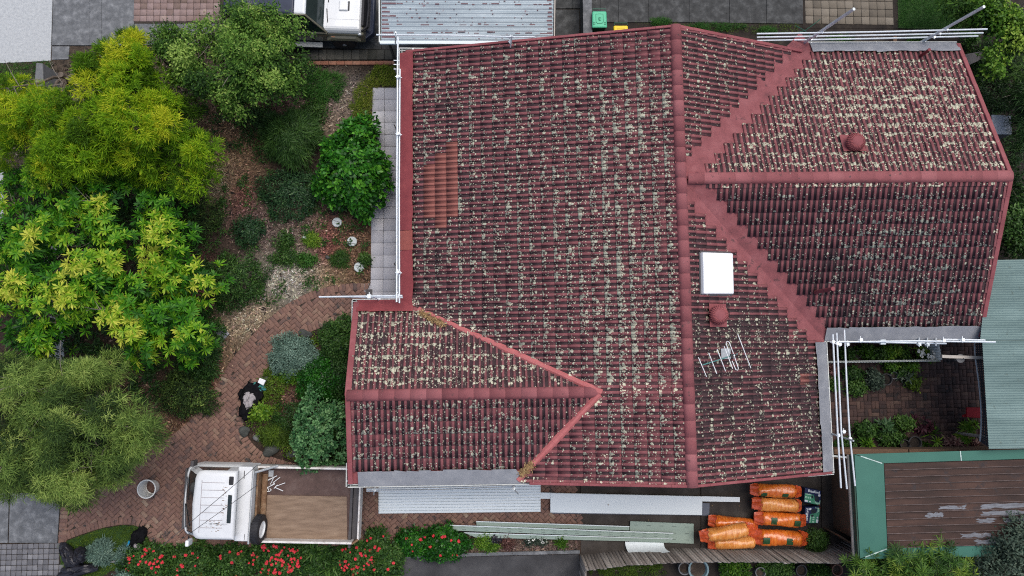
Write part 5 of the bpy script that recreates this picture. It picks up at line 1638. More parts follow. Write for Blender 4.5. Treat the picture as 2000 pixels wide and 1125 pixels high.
mb.build('bull_bar_tube', M['black'], car, True)
MB().hull8(kr(.20, .30, -.55, .55, .62), kr(.24, .31, -.55, .55, 1.0)).build('grille', M['black'], car)

# ------------------------------------------------------------------ wheelie bins
def bin_(name, label, px_, lid, mark, body, handle_up=True):
    c = P(*px_, 0.95); c0 = np.array([c[0], c[1], 0])
    t = thing(name, label, 'bin', c0, 'wheelie bins by the low wall')
    w, l = .46, .52
    def q(x, y, z): return c0 + [x, y, z]
    mb = MB(); mb.hull8([q(-.17, -.18, .06), q(.17, -.18, .06), q(.17, .22, .06), q(-.17, .22, .06)], [q(-.225, -.25, .9), q(.225, -.25, .9), q(.225, .27, .9), q(-.225, .27, .9)])
    mb.build('bin_body', body, t, bevel=.03)
    mb = MB(); mb.hull8([q(-.245, -.285, .90), q(.235, -.285, .90), q(.235, .25, .90), q(-.235, .25, .90)], [q(-.225, -.265, .955), q(.22, -.265, .955), q(.20, .24, .975), q(-.215, .24, .975)])
    ld = mb.build('lid', lid, t, bevel=.045)
    mb = MB()
    zt = .967
    rr = [(-.12, .14), (.0, .155), (.11, .14), (.115, -.10), (.08, -.14), (-.07, -.15), (-.11, -.11)]
    for a, b_ in zip(rr, rr[1:] + rr[:1]): mb.bar(q(*a, zt), q(*b_, zt), .012, .012)
    for x in (-.17, .165):
        for a, b_ in (((-.025, -.11), (.025, -.11)), ((.025, -.11), (.025, -.19)), ((.025, -.19), (-.025, -.19)), ((-.025, -.19), (-.025, -.11))): mb.bar(q(x + a[0], a[1], zt - .004), q(x + b_[0], b_[1], zt - .004), .012, .012)
    for (x0, y0_, x1, y1_) in ((-.03, .045, .03, .045), (-.04, .01, -.005, .01), (.005, .02, .05, .02), (-.04, -.03, .02, -.03), (-.02, .03, -.02, -.02), (-.03, -.055, .04, -.055)): mb.bar(q(x0, y0_, zt + .004), q(x1, y1_, zt + .004), .01, .01)
    mb.build('lid_mark', mark, ld)
    mb = MB(); mb.tube([q(-.2, .27, .92), q(-.2, .34, .93), q(.2, .34, .93), q(.2, .27, .92)], .016, 6); mb.build('handle', body, t, True)
    for x in (-.2, .2): MB().lathe([(.1, -.025), (.1, .025)], q(x, .24, .1), 16, (1, 0, 0)).build('wheel', M['black'], t)
bin_('wheelie_bin', 'wheelie bin with a mint green lid beside the low wall', (1171, 37), M['bin_green'], M['bin_mark'], M['bin_dark_green'])
bin_('wheelie_bin', 'wheelie bin with a bright yellow lid half under the roof', (1213, 65), M['bin_yellow'], M['bin_yellow_mark'], M['bin_dark_green'])

# ------------------------------------------------------------------ stacked sheets and boards in the side yard
z0 = .12
st = thing('ribbed_sheets', 'stack of pale ribbed metal sheets beneath the lower eave', 'metal sheets', P(897, 975, 0))
for k in range(3):
    dx = (k - 1) * .012
    c_ = [P(740, 1003, z0 + .03 * k) + [dx, 0, 0], P(1055, 999.5, z0 + .03 * k) + [dx, 0, 0], P(1055, 944, z0 + .03 * k) + [dx, 0, 0], P(740, 947, z0 + .03 * k) + [dx, 0, 0]]
    corrugated('ribbed_sheet', c_, .078, .022, M['sheet_blue'], st, 10, flat=.82)
for x in (770, 900, 1020): MB().bar(P(x, 947, .06), P(x, 1001, .06), .07, .1).build('bearer', M['timber'], st)
st = thing('flat_sheets', 'stack of smooth pale metal sheets with a dark blue one beneath', 'metal sheets', P(1225, 985, 0))
def flat(name, pts, z, h, m, parent, bevel=0): return MB().prism(PP(pts, z), z - h, z).build(name, m, parent, bevel=bevel)
flat('dark_sheet', [(1077, 970), (1386, 983), (1385, 1007), (1078, 1003)], .10, .02, M['sheet_dark'], st)
flat('pale_sheet', [(1075, 963.5), (1372, 970), (1371, 1006), (1075, 1001)], .20, .012, M['sheet_blue'], st)
flat('pale_strip', [(1055, 962), (1445, 971), (1445, 980.5), (1055, 974)], .17, .012, M['sheet_blue'], st)
for x in (1110, 1230, 1340): MB().bar(P(x, 968, .09), P(x, 1002, .09), .08, .17).build('bearer', M['steel_dark'], st)
# grey green slotted boards, each a thing of its own
def board(label, pts, z, h=.045, fold=True, dash=2):
    c0 = np.mean(PP(pts, 0), axis=0)
    t = thing('cladding_board', label, 'board', c0, 'grey green boards by the shrubs')
    w = PP(pts, z)
    MB().prism(w, z - h, z).build('board_face', M['board_green'], t, bevel=.004)
    a, b_, c_, d = w
    if fold:
        MB().bar(a + (d - a) * .5 + Zv * .006, b_ + (c_ - b_) * .5 + Zv * .006, .025, .014).build('board_fold', M['board_green'], t)
        MB().bar(a + (d - a) * .03 + Zv * .008, b_ + (c_ - b_) * .03 + Zv * .008, .02, .02).build('board_lip', M['sheet_blue'], t)
    mb = MB(); L = np.linalg.norm(b_ - a)
    for r_ in range(dash):
        f = (r_ + .55) / (dash + .1)
        p, q = a + (d - a) * f, b_ + (c_ - b_) * f
        k = int(L / .33)
        for i in range(k): mb.bar(p + (q - p) * (i + .3) / k + Zv * .003, p + (q - p) * (i + .62) / k + Zv * .003, .014, .006)
    mb.build('slot', M['print_dark'], t)
    return t
board('wide slotted green board at the right end of the board stack', [(1231, 1018), (1355, 1023), (1355, 1062), (1229, 1058)], .10, dash=3, fold=False)
board('long slotted green board lowest and nearest the shrubs', [(905, 1040), (1313, 1052), (1311, 1059), (930, 1050)], .15, dash=1)
board('long slotted green board reaching farthest left', [(872, 1025), (1315, 1041), (1314, 1052), (875, 1036)], .24, dash=2)
board('thin slotted green board with a pale upper edge', [(930, 1018), (1229, 1028), (1229, 1036), (931, 1027)], .16, dash=1)
# curled pale sheet
cs_ = thing('curled_sheet', 'curled pale metal sheet leaning against the paling fence', 'metal sheet', P(1262, 1073, 0))
mb = MB(); n = 10; V = []
for i in range(n + 1):
    t = i / n
    a = P(1221 + 12 * t ** 2 * 1.1, 1058 + 30 * t, .06 + .35 * t ** 2); b_ = P(1296 + 3 * t + 10 * t ** 4, 1059 + 19 * t, .06 + .45 * t ** 2.4)
    V += [a, b_]
mb.add(V, [(2 * i, 2 * i + 1, 2 * i + 3, 2 * i + 2) for i in range(n)])
mb.add([v - Zv * .008 for v in V], [(2 * i + 2, 2 * i + 3, 2 * i + 1, 2 * i) for i in range(n)])
mb.build('sheet', M['sheet_blue'], cs_, True)

# ------------------------------------------------------------------ insulation rolls in orange film
def film_roll(label, a_px, b_px, r, z, labels=(), gold=False, tails=(1, 1)):
    a, b_ = P(*a_px, z), P(*b_px, z)
    d = b_ - a; L = np.linalg.norm(d); d /= L
    up = Zv; sd = np.cross(up, d); sd /= np.linalg.norm(sd)
    base = (a + b_) / 2; base = np.array([base[0], base[1], max(0, z - r)])
    t = thing('insulation_roll', label, 'insulation roll', base, 'orange wrapped insulation rolls')
    n, m = 34, 30
    V = []
    ph = random.random() * 6
    for i in range(n):
        s = i / (n - 1)
        e = min(1, min(s, 1 - s) / .07)
        rr = r * (.80 + .20 * math.sqrt(max(0, 1 - (1 - e) ** 2)))
        for k in range(m):
            th = 2 * math.pi * k / m
            wr = 1 + .03 * math.sin(s * 40 + 3 * math.sin(th * 2 + ph)) * (.4 + .6 * random.random()) + .05 * math.sin(3 * th + ph + s * 7) + .05 * math.sin(2 * th + ph * 2 - s * 4) + random.gauss(0, .010)
            sq = .92 if math.sin(th) < -.3 else 1.0
            V.append(a + d * L * s + (sd * math.cos(th) + up * math.sin(th) * sq) * rr * wr)
    F = [(i * m + k, (i + 1) * m + k, (i + 1) * m + (k + 1) % m, i * m + (k + 1) % m) for i in range(n - 1) for k in range(m)]
    mb = MB(); mb.add(V, F + [tuple(range(m)), tuple(range(n * m - 1, (n - 1) * m - 1, -1))])
    body = mb.build('roll_body', M['bag_gold'] if gold else M['bag_orange'], t, True)
    # gathered film at the ends
    for end, (p, dd) in enumerate(((a, -d), (b_, d))):
        ln = tails[end]
        if not ln: continue
        mb = MB(); mm = 26; nn = 7; VV = []
        for i in range(nn):
            s = i / (nn - 1)
            for k in range(mm):
                th = 2 * math.pi * k / mm
                pl = 1 + (.10 + .28 * s) * math.sin(th * 7 + ph) + random.gauss(0, .04)
                rad = r * (.97 - .58 * s ** .8) * pl
                VV.append(p + dd * (s * ln * r * 1.25 - .03) + (sd * math.cos(th) * (1 + .5 * s) + up * math.sin(th) * (.95 - .45 * s) - up * .25 * s * s) * rad)
        mb.add(VV, [((i * mm + k), (i + 1) * mm + k, (i + 1) * mm + (k + 1) % mm, i * mm + (k + 1) % mm) if dd @ d > 0 else (i * mm + (k + 1) % mm, (i + 1) * mm + (k + 1) % mm, (i + 1) * mm + k, i * mm + k) for i in range(nn - 1) for k in range(mm)])
        mb.add([VV[(nn - 1) * mm + k] for k in range(mm)], [tuple(range(mm))])
        mb.build('film_end', M['bag_red'], t, True)
    for (s0, s1, t0, t1) in labels:
        mb = MB(); VV = []
        for i in range(4):
            s = s0 + (s1 - s0) * i / 3
            for k in range(8):
                th = math.pi / 2 + t0 + (t1 - t0) * k / 7
                VV.append(a + d * L * s + (sd * math.cos(th) + up * math.sin(th)) * r * 1.10)
        mb.add(VV, [(i * 8 + k, i * 8 + k + 1, (i + 1) * 8 + k + 1, (i + 1) * 8 + k) for i in range(3) for k in range(7)])
        lb = mb.build('print_label', M['label_green'], body, True)
    return t
LBL = ((.12, .25, -.5, .45), (.62, .75, -.5, .45))
film_roll('topmost orange roll of the right pile with two dark labels', (1478, 956.5), (1552, 960), .185, .55, ((.06, .22, .25, .9), (.62, .78, .25, .9)))
film_roll('orange roll second from the top of the right pile without labels', (1483, 984), (1556, 988), .20, .42, (), True, (1, .7))
film_roll('orange roll third from the top of the right pile', (1487, 1012), (1560, 1016), .20, .36, ((.20, .36, -.35, .65), (.82, .98, -.1, .8)))
film_roll('lowest orange roll of the right pile beside the paling fence', (1483, 1049), (1562, 1052), .235, .26, ((.03, .19, -.2, .6), (.60, .76, -.2, .6)))
film_roll('orange roll at the back of the left pile', (1395, 1018), (1470, 1027), .19, .22, (), False, (.9, .8))
film_roll('front orange roll at the bottom of the left pile', (1394, 1061), (1472, 1058), .19, .20, (), True, (.9, .3))
film_roll('tan orange roll lying on top of the left pile', (1381, 1046), (1459, 1034), .20, .55, (), True, (1.0, 1.0))

# ------------------------------------------------------------------ printed cartons
def carton(label, corners, z, lay_):
    w = PP(corners, z)
    c0 = np.mean(w, axis=0); c0[2] = 0
    t = thing('carton', label, 'carton', c0, 'printed cartons by the rolls')
    MB().prism(w, 0, z).build('carton_body', M['box_navy'], t, bevel=.006)
    a, b_, c_, d = w        # a top-left of the print, b top-right, c lower right, d lower left (in the print's own reading direction)
    def q(u, v, h=.002): return a + (b_ - a) * u + (d - a) * v + Zv * h
    def patch(nm, m, pts, h):
        pl = [q(*p, h) for p in pts]
        aa = sum(pl[i][0] * pl[(i + 1) % len(pl)][1] - pl[(i + 1) % len(pl)][0] * pl[i][1] for i in range(len(pl)))
        if aa < 0: pl = pl[::-1]
        MB().add(pl, [tuple(range(len(pl)))]).build(nm, m, t)
    def disc(u, v, r): return [(u + r * math.cos(k * math.pi / 8), v + r * 1.1 * math.sin(k * math.pi / 8)) for k in range(16)]
    patch('green_print', M['box_green'], [(.02, .36), (.55, .36), (.62, .55), (.66, .78), (.98, .82), (.98, .99), (.60, .99), (.02, .93)], .004)
    patch('pale_print', M['print_pale_green'], [(.05, .36), (.44, .37), (.44, .43), (.05, .42)], .008)
    patch('pale_print', M['print_pale_green'], [(.64, .74), (.74, .84), (.93, .84), (.95, .66), (.99, .66), (.98, .93), (.72, .95)], .008)
    patch('dark_print', M['box_black'], [(.62, .45), (.70, .38), (.86, .42), (.90, .62), (.85, .74), (.68, .74), (.62, .62)], .008)
    for u in (.05, .20, .33): patch('pale_print', M['print_pale_green'], [(u, .55), (u + .09, .55), (u + .09, .68), (u, .68)], .008)
    patch('dark_print', M['box_black'], [(.42, .42), (.54, .44), (.54, .60), (.42, .58)], .010)
    patch('white_panel', M['print_white'], [(.04, .80), (.24, .80), (.24, .93), (.04, .93)], .008)
    patch('white_panel', M['print_white'], disc(.36, .87, .05), .008)
    patch('white_disc', M['print_white'], disc(.90, .33, .075), .008)
    patch('red_print', M['print_red'], [(.90, .95), (.99, .95), (.99, .995), (.90, .995)], .010)
    # brand lettering as printed
    cu = bpy.data.curves.new('lettering', 'FONT'); cu.body = 'Bradford'; cu.size = .10; cu.align_x = 'CENTER'; cu.extrude = .001; cu.offset = .003
    o_ = bpy.data.objects.new('lettering', cu); scene.collection.objects.link(o_)
    bpy.context.view_layer.update()
    lm = bpy.data.meshes.new_from_object(o_.evaluated_get(bpy.context.evaluated_depsgraph_get()))
    bpy.data.objects.remove(o_); bpy.data.curves.remove(cu)
    o = finish('lettering', lm, M['print_white'], None)
    ex = (b_ - a) / np.linalg.norm(b_ - a); ey = (a - d); ey = ey - ex * (ey @ ex); ey /= np.linalg.norm(ey); p = q(.55, .22, .006) - c0
    o.matrix_basis = Matrix([[ex[0], ey[0], 0, p[0]], [ex[1], ey[1], 0, p[1]], [0, 0, 1, p[2]], [0, 0, 0, 1]])
    o.parent = t
    return t
carton('navy and green printed carton nearer the house', [(1572.5, 953), (1604, 959), (1602, 987), (1570, 981)], .32, 0)
carton('navy and green printed carton turned sideways beside the shed', [(1570, 1022), (1573, 991), (1600, 989), (1599, 1022)], .30, 1)

# ------------------------------------------------------------------ small things on the ground
def lathe_thing(name, label, cat, px_, prof, m, group=None, n=24, z=0.0, part=None):
    c = P(px_[0], px_[1], z); c[2] = 0
    t = thing(name, label, cat, c, group)
    MB().lathe(prof, c, n).build(part or 'body', m, t, True)
    return t, c
bk, c = lathe_thing('bucket', 'white bucket holding reddish dirt on the brick driveway', 'bucket', (300, 950), [(.20, 0), (.255, .42), (.275, .42), (.275, .45), (.245, .45), (.20, .05)], M['bucket_in'], n=32)
MB().lathe([(.0, .09), (.10, .12), (.16, .10), (.205, .06)], c + [.02, .02, 0], 20, top=False).build('dirt_fill', M['dirt_red'], bk, True)
mb = MB(); mb.tube([c + [.27 * math.cos(a), .27 * math.sin(a), .44 + .02 * math.sin(a)] for a in np.linspace(-2.9, .2, 14)], .008, 5); mb.build('bucket_handle', M['alu'], bk, True)
for i, (x, y, r, lab) in enumerate(((658, 434, .15, 'uppermost of three pale round lids in the bark, beside the glossy bush'), (687.5, 471.5, .155, 'middle one of three pale round lids in the bark'), (701, 522, .155, 'pale round lid in the bark nearest the brick path'))):
    t, c = lathe_thing('round_lid', lab, 'lid', (x, y), [(.14, 0), (r, .02), (r, .06), (r - .015, .075), (0, .08)], M['stone_white'], 'pale round lids in the bark garden', z=.06)
    mb = MB(); mb.bar(c + [-.10, .05 - .1 * (i == 1), .078], c + [.09, .0 + .02 * i - .1 * (i == 1), .078], .012, .012); mb.build('lid_slot', M['steel_dark'], t)
def rock(label, px_, r, h, m, group=None, seed=0):
    rg = np.random.default_rng(seed)
    c = P(*px_, 0); n1, n2 = 9, 14; V = []
    for i in range(n1):
        ph = math.pi * i / (n1 - 1)
        for k in range(n2):
            th = 2 * math.pi * k / n2
            w = 1 + .18 * math.sin(2 * th + seed) + .12 * math.sin(3 * th + 2 * ph + seed * 2)
            V.append(c + [r * w * math.sin(ph) * math.cos(th), r * .75 * w * math.sin(ph) * math.sin(th), h * .4 + h * .6 * math.cos(ph) * (1 + .1 * w)])
    F = [(i * n2 + k, (i + 1) * n2 + k, (i + 1) * n2 + (k + 1) % n2, i * n2 + (k + 1) % n2) for i in range(n1 - 1) for k in range(n2)]
    o = MB().add(V, F).build('rock', m, None, True); tag(o, label, 'rock', group); return o
rock('pale rock showing at the foot of the glossy green bush', (642, 390), .10, .12, M['stone_white'], None, 1)
rock('small pale rock beside a bright green tuft in the bark', (598, 465), .09, .10, M['stone_white'], None, 2)
rock('small grey rock in the gravel above the brick path', (641, 503), .08, .09, M['rock'], None, 3)
for i, (x, y, r, lab) in enumerate(((503, 855, .17, 'light grey rock in the corner of the planted island'), (478, 842, .24, 'dark flat rock on the lower left rim of the planted island'), (530, 878, .32, 'long dark rock on the lower rim of the planted island'), (575, 885, .26, 'dark rock under the blue green succulent bush'), (518, 740, .16, 'grey rock between silver shrub and tool pile'), (596, 652, .24, 'dark rock along the upper curve of the planted island'), (640, 640, .20, 'dark rock at the upper end of the planted island'), (597, 735, .15, 'grey rock in the middle of the planted island'), (600, 775, .14, 'small grey rock among the brown leaves of the island'))):
    rock(lab, (x, y), r * .8, .11, M['rock'] if i else M['pot_grey'], 'rocks around the planted island', 10 + i)
# flat stone slab beside the path
o = MB().prism(PP([(421, 634), (430, 634), (447, 652), (436, 664), (418, 648)], .08), 0, .08).build('stone_slab', M['paver_grey'], None, bevel=.01); tag(o, 'flat grey stone slab in the gravel beside the curving path', 'stone slab')
o = MB().prism(PP([(70, 122), (83, 123), (85, 168), (66, 168)], .9), 0, .9).build('letter_box', M['pot_grey'], None, bevel=.03); tag(o, 'grey letter box pillar in the grass by the pale footpath', 'letter box')
o = MB().prism(PP([(714, 565), (727, 565), (727, 590), (713, 590)], .02), 0, .02).build('door_mat', M['steel_dark'], None); tag(o, 'dark mat at the end of the grey paver path', 'mat')
# white panel in the dark rear corner
wp = thing('white_cabinet', 'square white cabinet top in the dark rear corner', 'cabinet', P(1956, 243, 0))
MB().prism(PP([(1938, 224), (1975, 226), (1976, 262), (1940, 262)], .9), .1, .88).build('cabinet_body', M['pot_grey'], wp)
MB().prism(PP([(1937, 224), (1975, 226), (1976, 262.5), (1940, 262)], .92), .88, .92).build('cabinet_top', M['panel_white'], wp, bevel=.01)
o = MB().prism(PP([(1745, 71), (1752, 71), (1752, 83), (1745, 83)], .5), 0, .5).build('timber_stump', M['timber'], None); tag(o, 'short orange timber stump under the three upper rails', 'stump')
# folded clothes line
ch = thing('clothes_hoist', 'small green clothes hoist arms beneath the upper rails', 'clothes hoist', P(1572, 60, 0))
MB().tube([P(1572, 60, 0), P(1572, 60, 1.2)], .02, 6).build('hoist_pole', M['bin_dark_green'], ch)
for q in ((1602, 38), (1553, 50), (1586, 72), (1545, 66)): MB().tube([P(1572, 60, 1.2), P(*q, 1.3)], .012, 5).build('hoist_arm', M['bin_dark_green'], ch)

# bags and tools
def bag(label, px_, rx, ry, h, ang, m, seed, group=None, name='rubbish_bag', z0=0.0, cat='bag'):
    rg = np.random.default_rng(seed); c = P(*px_, h * .4); c[2] = z0
    n1, n2 = 16, 26; V = []
    ph0 = rg.random(6) * 6.28
    for i in range(n1):
        ph = math.pi * i / (n1 - 1)
        for k in range(n2):
            th = 2 * math.pi * k / n2
            w = 1 + .16 * math.sin(2 * th + ph0[0]) + .10 * math.sin(3 * th + ph0[1]) + .09 * math.sin(7 * th + 3 * ph + ph0[2]) + .08 * math.sin(11 * th - 5 * ph + ph0[4]) + rg.normal(0, .05)
            x, y = rx * w * math.sin(ph) ** .7 * math.cos(th), ry * w * math.sin(ph) ** .7 * math.sin(th)
            zz = h * (.5 + .5 * math.cos(ph)) * (1 + .15 * math.sin(4 * th + ph0[3]) * math.sin(ph) + .12 * math.sin(9 * th + 4 * ph + ph0[5]) * math.sin(ph)) + rg.normal(0, .014)
            V.append(c + [x * math.cos(ang) - y * math.sin(ang), x * math.sin(ang) + y * math.cos(ang), max(0.002, zz)])
    F = [(i * n2 + k, (i + 1) * n2 + k, (i + 1) * n2 + (k + 1) % n2, i * n2 + (k + 1) % n2) for i in range(n1 - 1) for k in range(n2)]
    o = MB().add(V, F).build(name, m, None, True)
    tag(o, label, cat, group); return o
bag('long black rubbish bag lying across the lawn corner', (138, 1086), .42, .20, .34, -.8, M['black_plastic'], 1, 'black rubbish bags on the lawn corner')
bag('black rubbish bag standing upright beside the silver shrub', (160, 1084), .15, .27, .45, .1, M['black_plastic'], 2, 'black rubbish bags on the lawn corner')
bag('crumpled black rubbish bag at the very bottom edge', (152, 1114), .52, .20, .30, .1, M['black_plastic'], 3, 'black rubbish bags on the lawn corner')
bag('crumpled black plastic by the light green shrub below the boards', (966, 1053), .25, .15, .18, -.1, M['black_plastic'], 4)
bag('black jacket dropped on the lawn tip by the driveway', (269, 1054), .22, .36, .16, -.35, M['black_cloth'], 5, None, 'jacket', 0, 'jacket')
bag('small white cloth on the black jacket', (273, 1066), .09, .09, .08, .4, M['cloth_grey'], 6, None, 'cloth', .15, 'cloth')
o = MB().tube([P(245, 1072, .05), P(251, 1062, .08), P(253, 1057, .1)], .035, 8).build('blue_tool', M['blue'], None, True); tag(o, 'bright blue handle lying beside the black jacket', 'tool')
bag('black clothes heaped on the bricks by the island', (490, 780), .34, .50, .28, -.5, M['black_cloth'], 7, None, 'clothes_heap', 0, 'clothes')
bag('pale grey shirt on top of the black clothes', (491, 780), .15, .26, .12, -.25, M['cloth_grey'], 8, None, 'shirt', .22, 'shirt')
bag('teal tool bag between clothes heap and rocks', (504, 757), .27, .13, .2, -.3, M['teal'], 9, None, 'tool_bag', 0, 'tool bag')
o = MB().prism(PP([(507, 738), (519, 743), (514, 753), (503, 747)], .32), .25, .32).build('white_lid_box', M['white_paint'], None, bevel=.01); tag(o, 'small white box lid on the teal tool bag', 'box')
bag('black bag edge spilling towards the rocks of the island', (478, 770), .22, .16, .18, .3, M['black_cloth'], 17, None, 'work_bag', 0, 'bag')
o = MB().bar(P(197, 1097.5, .03), P(236, 1096, .03), .06, .08).build('edging_strip', M['concrete_dark'], None, bevel=.01); tag(o, 'short pale edging strip between two silver shrubs', 'edging')
# courtyard fittings
pf = thing('picket_fence', 'white picket fence along the potted plants in the courtyard', 'fence', P(1725, 705, 0))
a, b_ = P(1614, 706.5, .75), P(1836, 703, .75)
for hh in (.18, .62): MB().bar(np.array([a[0], a[1], hh]), np.array([b_[0], b_[1], hh]), .03, .06).build('fence_rail', M['picket'], pf)
n = 38; mbn = 0
C = np.array([[a[0] + (b_[0] - a[0]) * (i + .5) / n, a[1] + (b_[1] - a[1]) * (i + .5) / n - .03, 0] for i in range(n)])
A = flat_axes(np.zeros(n)); Vt, Ft = slab_tmpl(.062, .022, .8, .006)
pieces('picket', Vt, Ft, C, *A, np.full(n, .5), M['picket'], pf, 300)
a2 = P(1830, 672, .75)
C = np.array([[a2[0] + (b_[0] - a2[0]) * (i + .5) / 6, a2[1] + (b_[1] - a2[1]) * (i + .5) / 6, 0] for i in range(6)])
Vt2, Ft2 = slab_tmpl(.10, .08, .8, .02)
pieces('picket', Vt2, Ft2, C, *flat_axes(np.full(6, .1)), np.full(6, .5), M['picket'], pf, 300)
bm_ = thing('cream_beam', 'narrow cream beam crossing the courtyard under the patio roof', 'beam', P(1880, 697, 0))
MB().bar(P(1838, 696, 2.2), P(1924, 699, 2.2), .085, .12).build('beam_length', M['beam_cream'], bm_)
rs = thing('red_seat', 'red folded seat against the lattice in the courtyard', 'seat', P(1898, 806, 0))
MB().prism(PP([(1888, 796), (1917, 796), (1916, 817), (1888, 815)], .5), .44, .5).build('seat', M['red_cloth'], rs, bevel=.02)
MB().prism(PP([(1880, 811), (1889, 808), (1889, 815), (1881, 815)], .45), .41, .45).build('arm', M['red_cloth'], rs, bevel=.01)
for x, y in ((1890, 799), (1912, 799), (1890, 812), (1912, 814)):
    q = P(x, y, .44); MB().tube([(q[0], q[1], 0), q], .015, 6).build('leg', M['steel_dark'], rs)

# ------------------------------------------------------------------ plants
def leaves(C, N, k, L, Wd, el, tint, rg, mid=.5, droop=.25, tvar=.10, jit=0.0, seg=1):
    """k leaves around every clump centre; el = (lowest, highest) angle above the clump's own plane"""
    n = len(C)
    N = N / np.linalg.norm(N, axis=1, keepdims=True)
    ref = np.where(np.abs(N[:, 2:3]) < .9, np.array([[0, 0, 1.0]]), np.array([[1.0, 0, 0]]))
    A = np.cross(ref, N); A /= np.linalg.norm(A, axis=1, keepdims=True)
    B = np.cross(N, A)
    ph = rg.random(n) * 6.283
    th = ph[:, None] + (np.arange(k)[None] + rg.uniform(-.35, .35, (n, k))) * 6.283 / k * (1 if k < 24 else 2.4)
    e = rg.uniform(el[0], el[1], (n, k))
    rad = A[:, None] * np.cos(th)[..., None] + B[:, None] * np.sin(th)[..., None]
    D = rad * np.cos(e)[..., None] + N[:, None] * np.sin(e)[..., None]
    S = np.cross(D, N[:, None] + rg.normal(0, .25, (n, k, 3))); S /= np.maximum(np.linalg.norm(S, axis=2, keepdims=True), 1e-6)
    l = (L * rg.uniform(.65, 1.25, (n, k)))[..., None]
    w = (Wd * rg.uniform(.7, 1.25, (n, k)))[..., None]
    O = C[:, None] + rg.normal(0, 1, (n, k, 3)) * jit
    T_ = tint[:, None] + rg.normal(0, tvar, (n, k))
    if seg == 1:
        tip = O + D * l; tip[..., 2] -= (l * droop)[..., 0]
        m_ = O + D * l * mid; m_[..., 2] -= (l * droop * mid * mid)[..., 0] - .15 * w[..., 0]
        V = np.stack([O, m_ + S * w / 2, tip, m_ - S * w / 2], 2).reshape(-1, 3)
        F = np.arange(len(V)).reshape(-1, 4)
        t = np.repeat(T_.ravel(), 4) + np.tile([-.10, 0, .08, 0], n * k)
    else:
        rows = []
        for i in range(seg + 1):
            s = i / seg
            p = O + D * l * s; p[..., 2] -= (l * droop * s * s)[..., 0]
            ww = w * (.55 + .45 * math.sin(min(1, s * 1.6) * 1.57)) * (1 - s ** 3 * .95) / 2
            rows += [p + S * ww, p - S * ww]
        V = np.stack(rows, 2).reshape(-1, 3)
        base = np.arange(n * k) * (2 * (seg + 1))
        F = np.concatenate([np.stack([base + 2 * i, base + 2 * i + 1, base + 2 * i + 3, base + 2 * i + 2], 1) for i in range(seg)])
        t = np.repeat(T_.ravel(), 2 * (seg + 1))
    return V, F, np.clip(t, 0, 1)

def foliage(name, sets, m, parent):
    Vs, Fs, Ts = [], [], []; o = 0
    for V, F, t in sets:
        Vs.append(V); Fs.append(F + o); Ts.append(t); o += len(V)
    V = np.concatenate(Vs) - origin_of(parent)
    V[:, 2] = np.maximum(V[:, 2], .004 - origin_of(parent)[2])
    return finish(name, np_mesh(name, V, np.concatenate(Fs), {'tint': ('FLOAT', np.concatenate(Ts))}), m, parent)

def sample_poly(poly, n, rg):
    p = np.array(poly, float); lo, hi = p.min(0), p.max(0)
    out = np.zeros((0, 2))
    while len(out) < n:
        q = lo + rg.random((n * 2, 2)) * (hi - lo)
        out = np.concatenate([out, q[inside(q, p)]])
    return out[:n]

def limbs(t, trunk_px, zt, tips, r0, m, bend=.3, seed=0):
    rg = np.random.default_rng(seed)
    a = P(*trunk_px, 0); 
    top = a + [rg.normal(0, .12), rg.normal(0, .12), zt]
    tr = MB().tube([a, a * .5 + top * .5 + rg.normal(0, .05, 3) * [1, 1, 0], top], [r0 * 1.25, r0, r0 * .8], 10).build('trunk', m, t, True)
    for tip in tips:
        mid = top * .45 + tip * .55 + rg.normal(0, bend * .5, 3) * [1, 1, .3]
        mid[2] -= .15
        MB().tube([top - Zv * .3, top * .7 + mid * .3, mid, tip], [r0 * .55, r0 * .45, r0 * .28, r0 * .1], 7).build('limb', m, tr, True)
        mb = MB()
        for _ in range(7):
            s = rg.uniform(.3, 1.0); p = top * (1 - s) + tip * s if s < .5 else mid * (2 - 2 * s) + tip * (2 * s - 1)
            q = p + np.array([rg.normal(0, .42), rg.normal(0, .42), rg.uniform(.0, .35)])
            mb.tube([p, (p + q) / 2 + rg.normal(0, .04, 3), q], [r0 * .14, r0 * .10, r0 * .05], 4)
        mb.build('twigs', M['twig'], tr)['kind'] = 'stuff'
    return tr

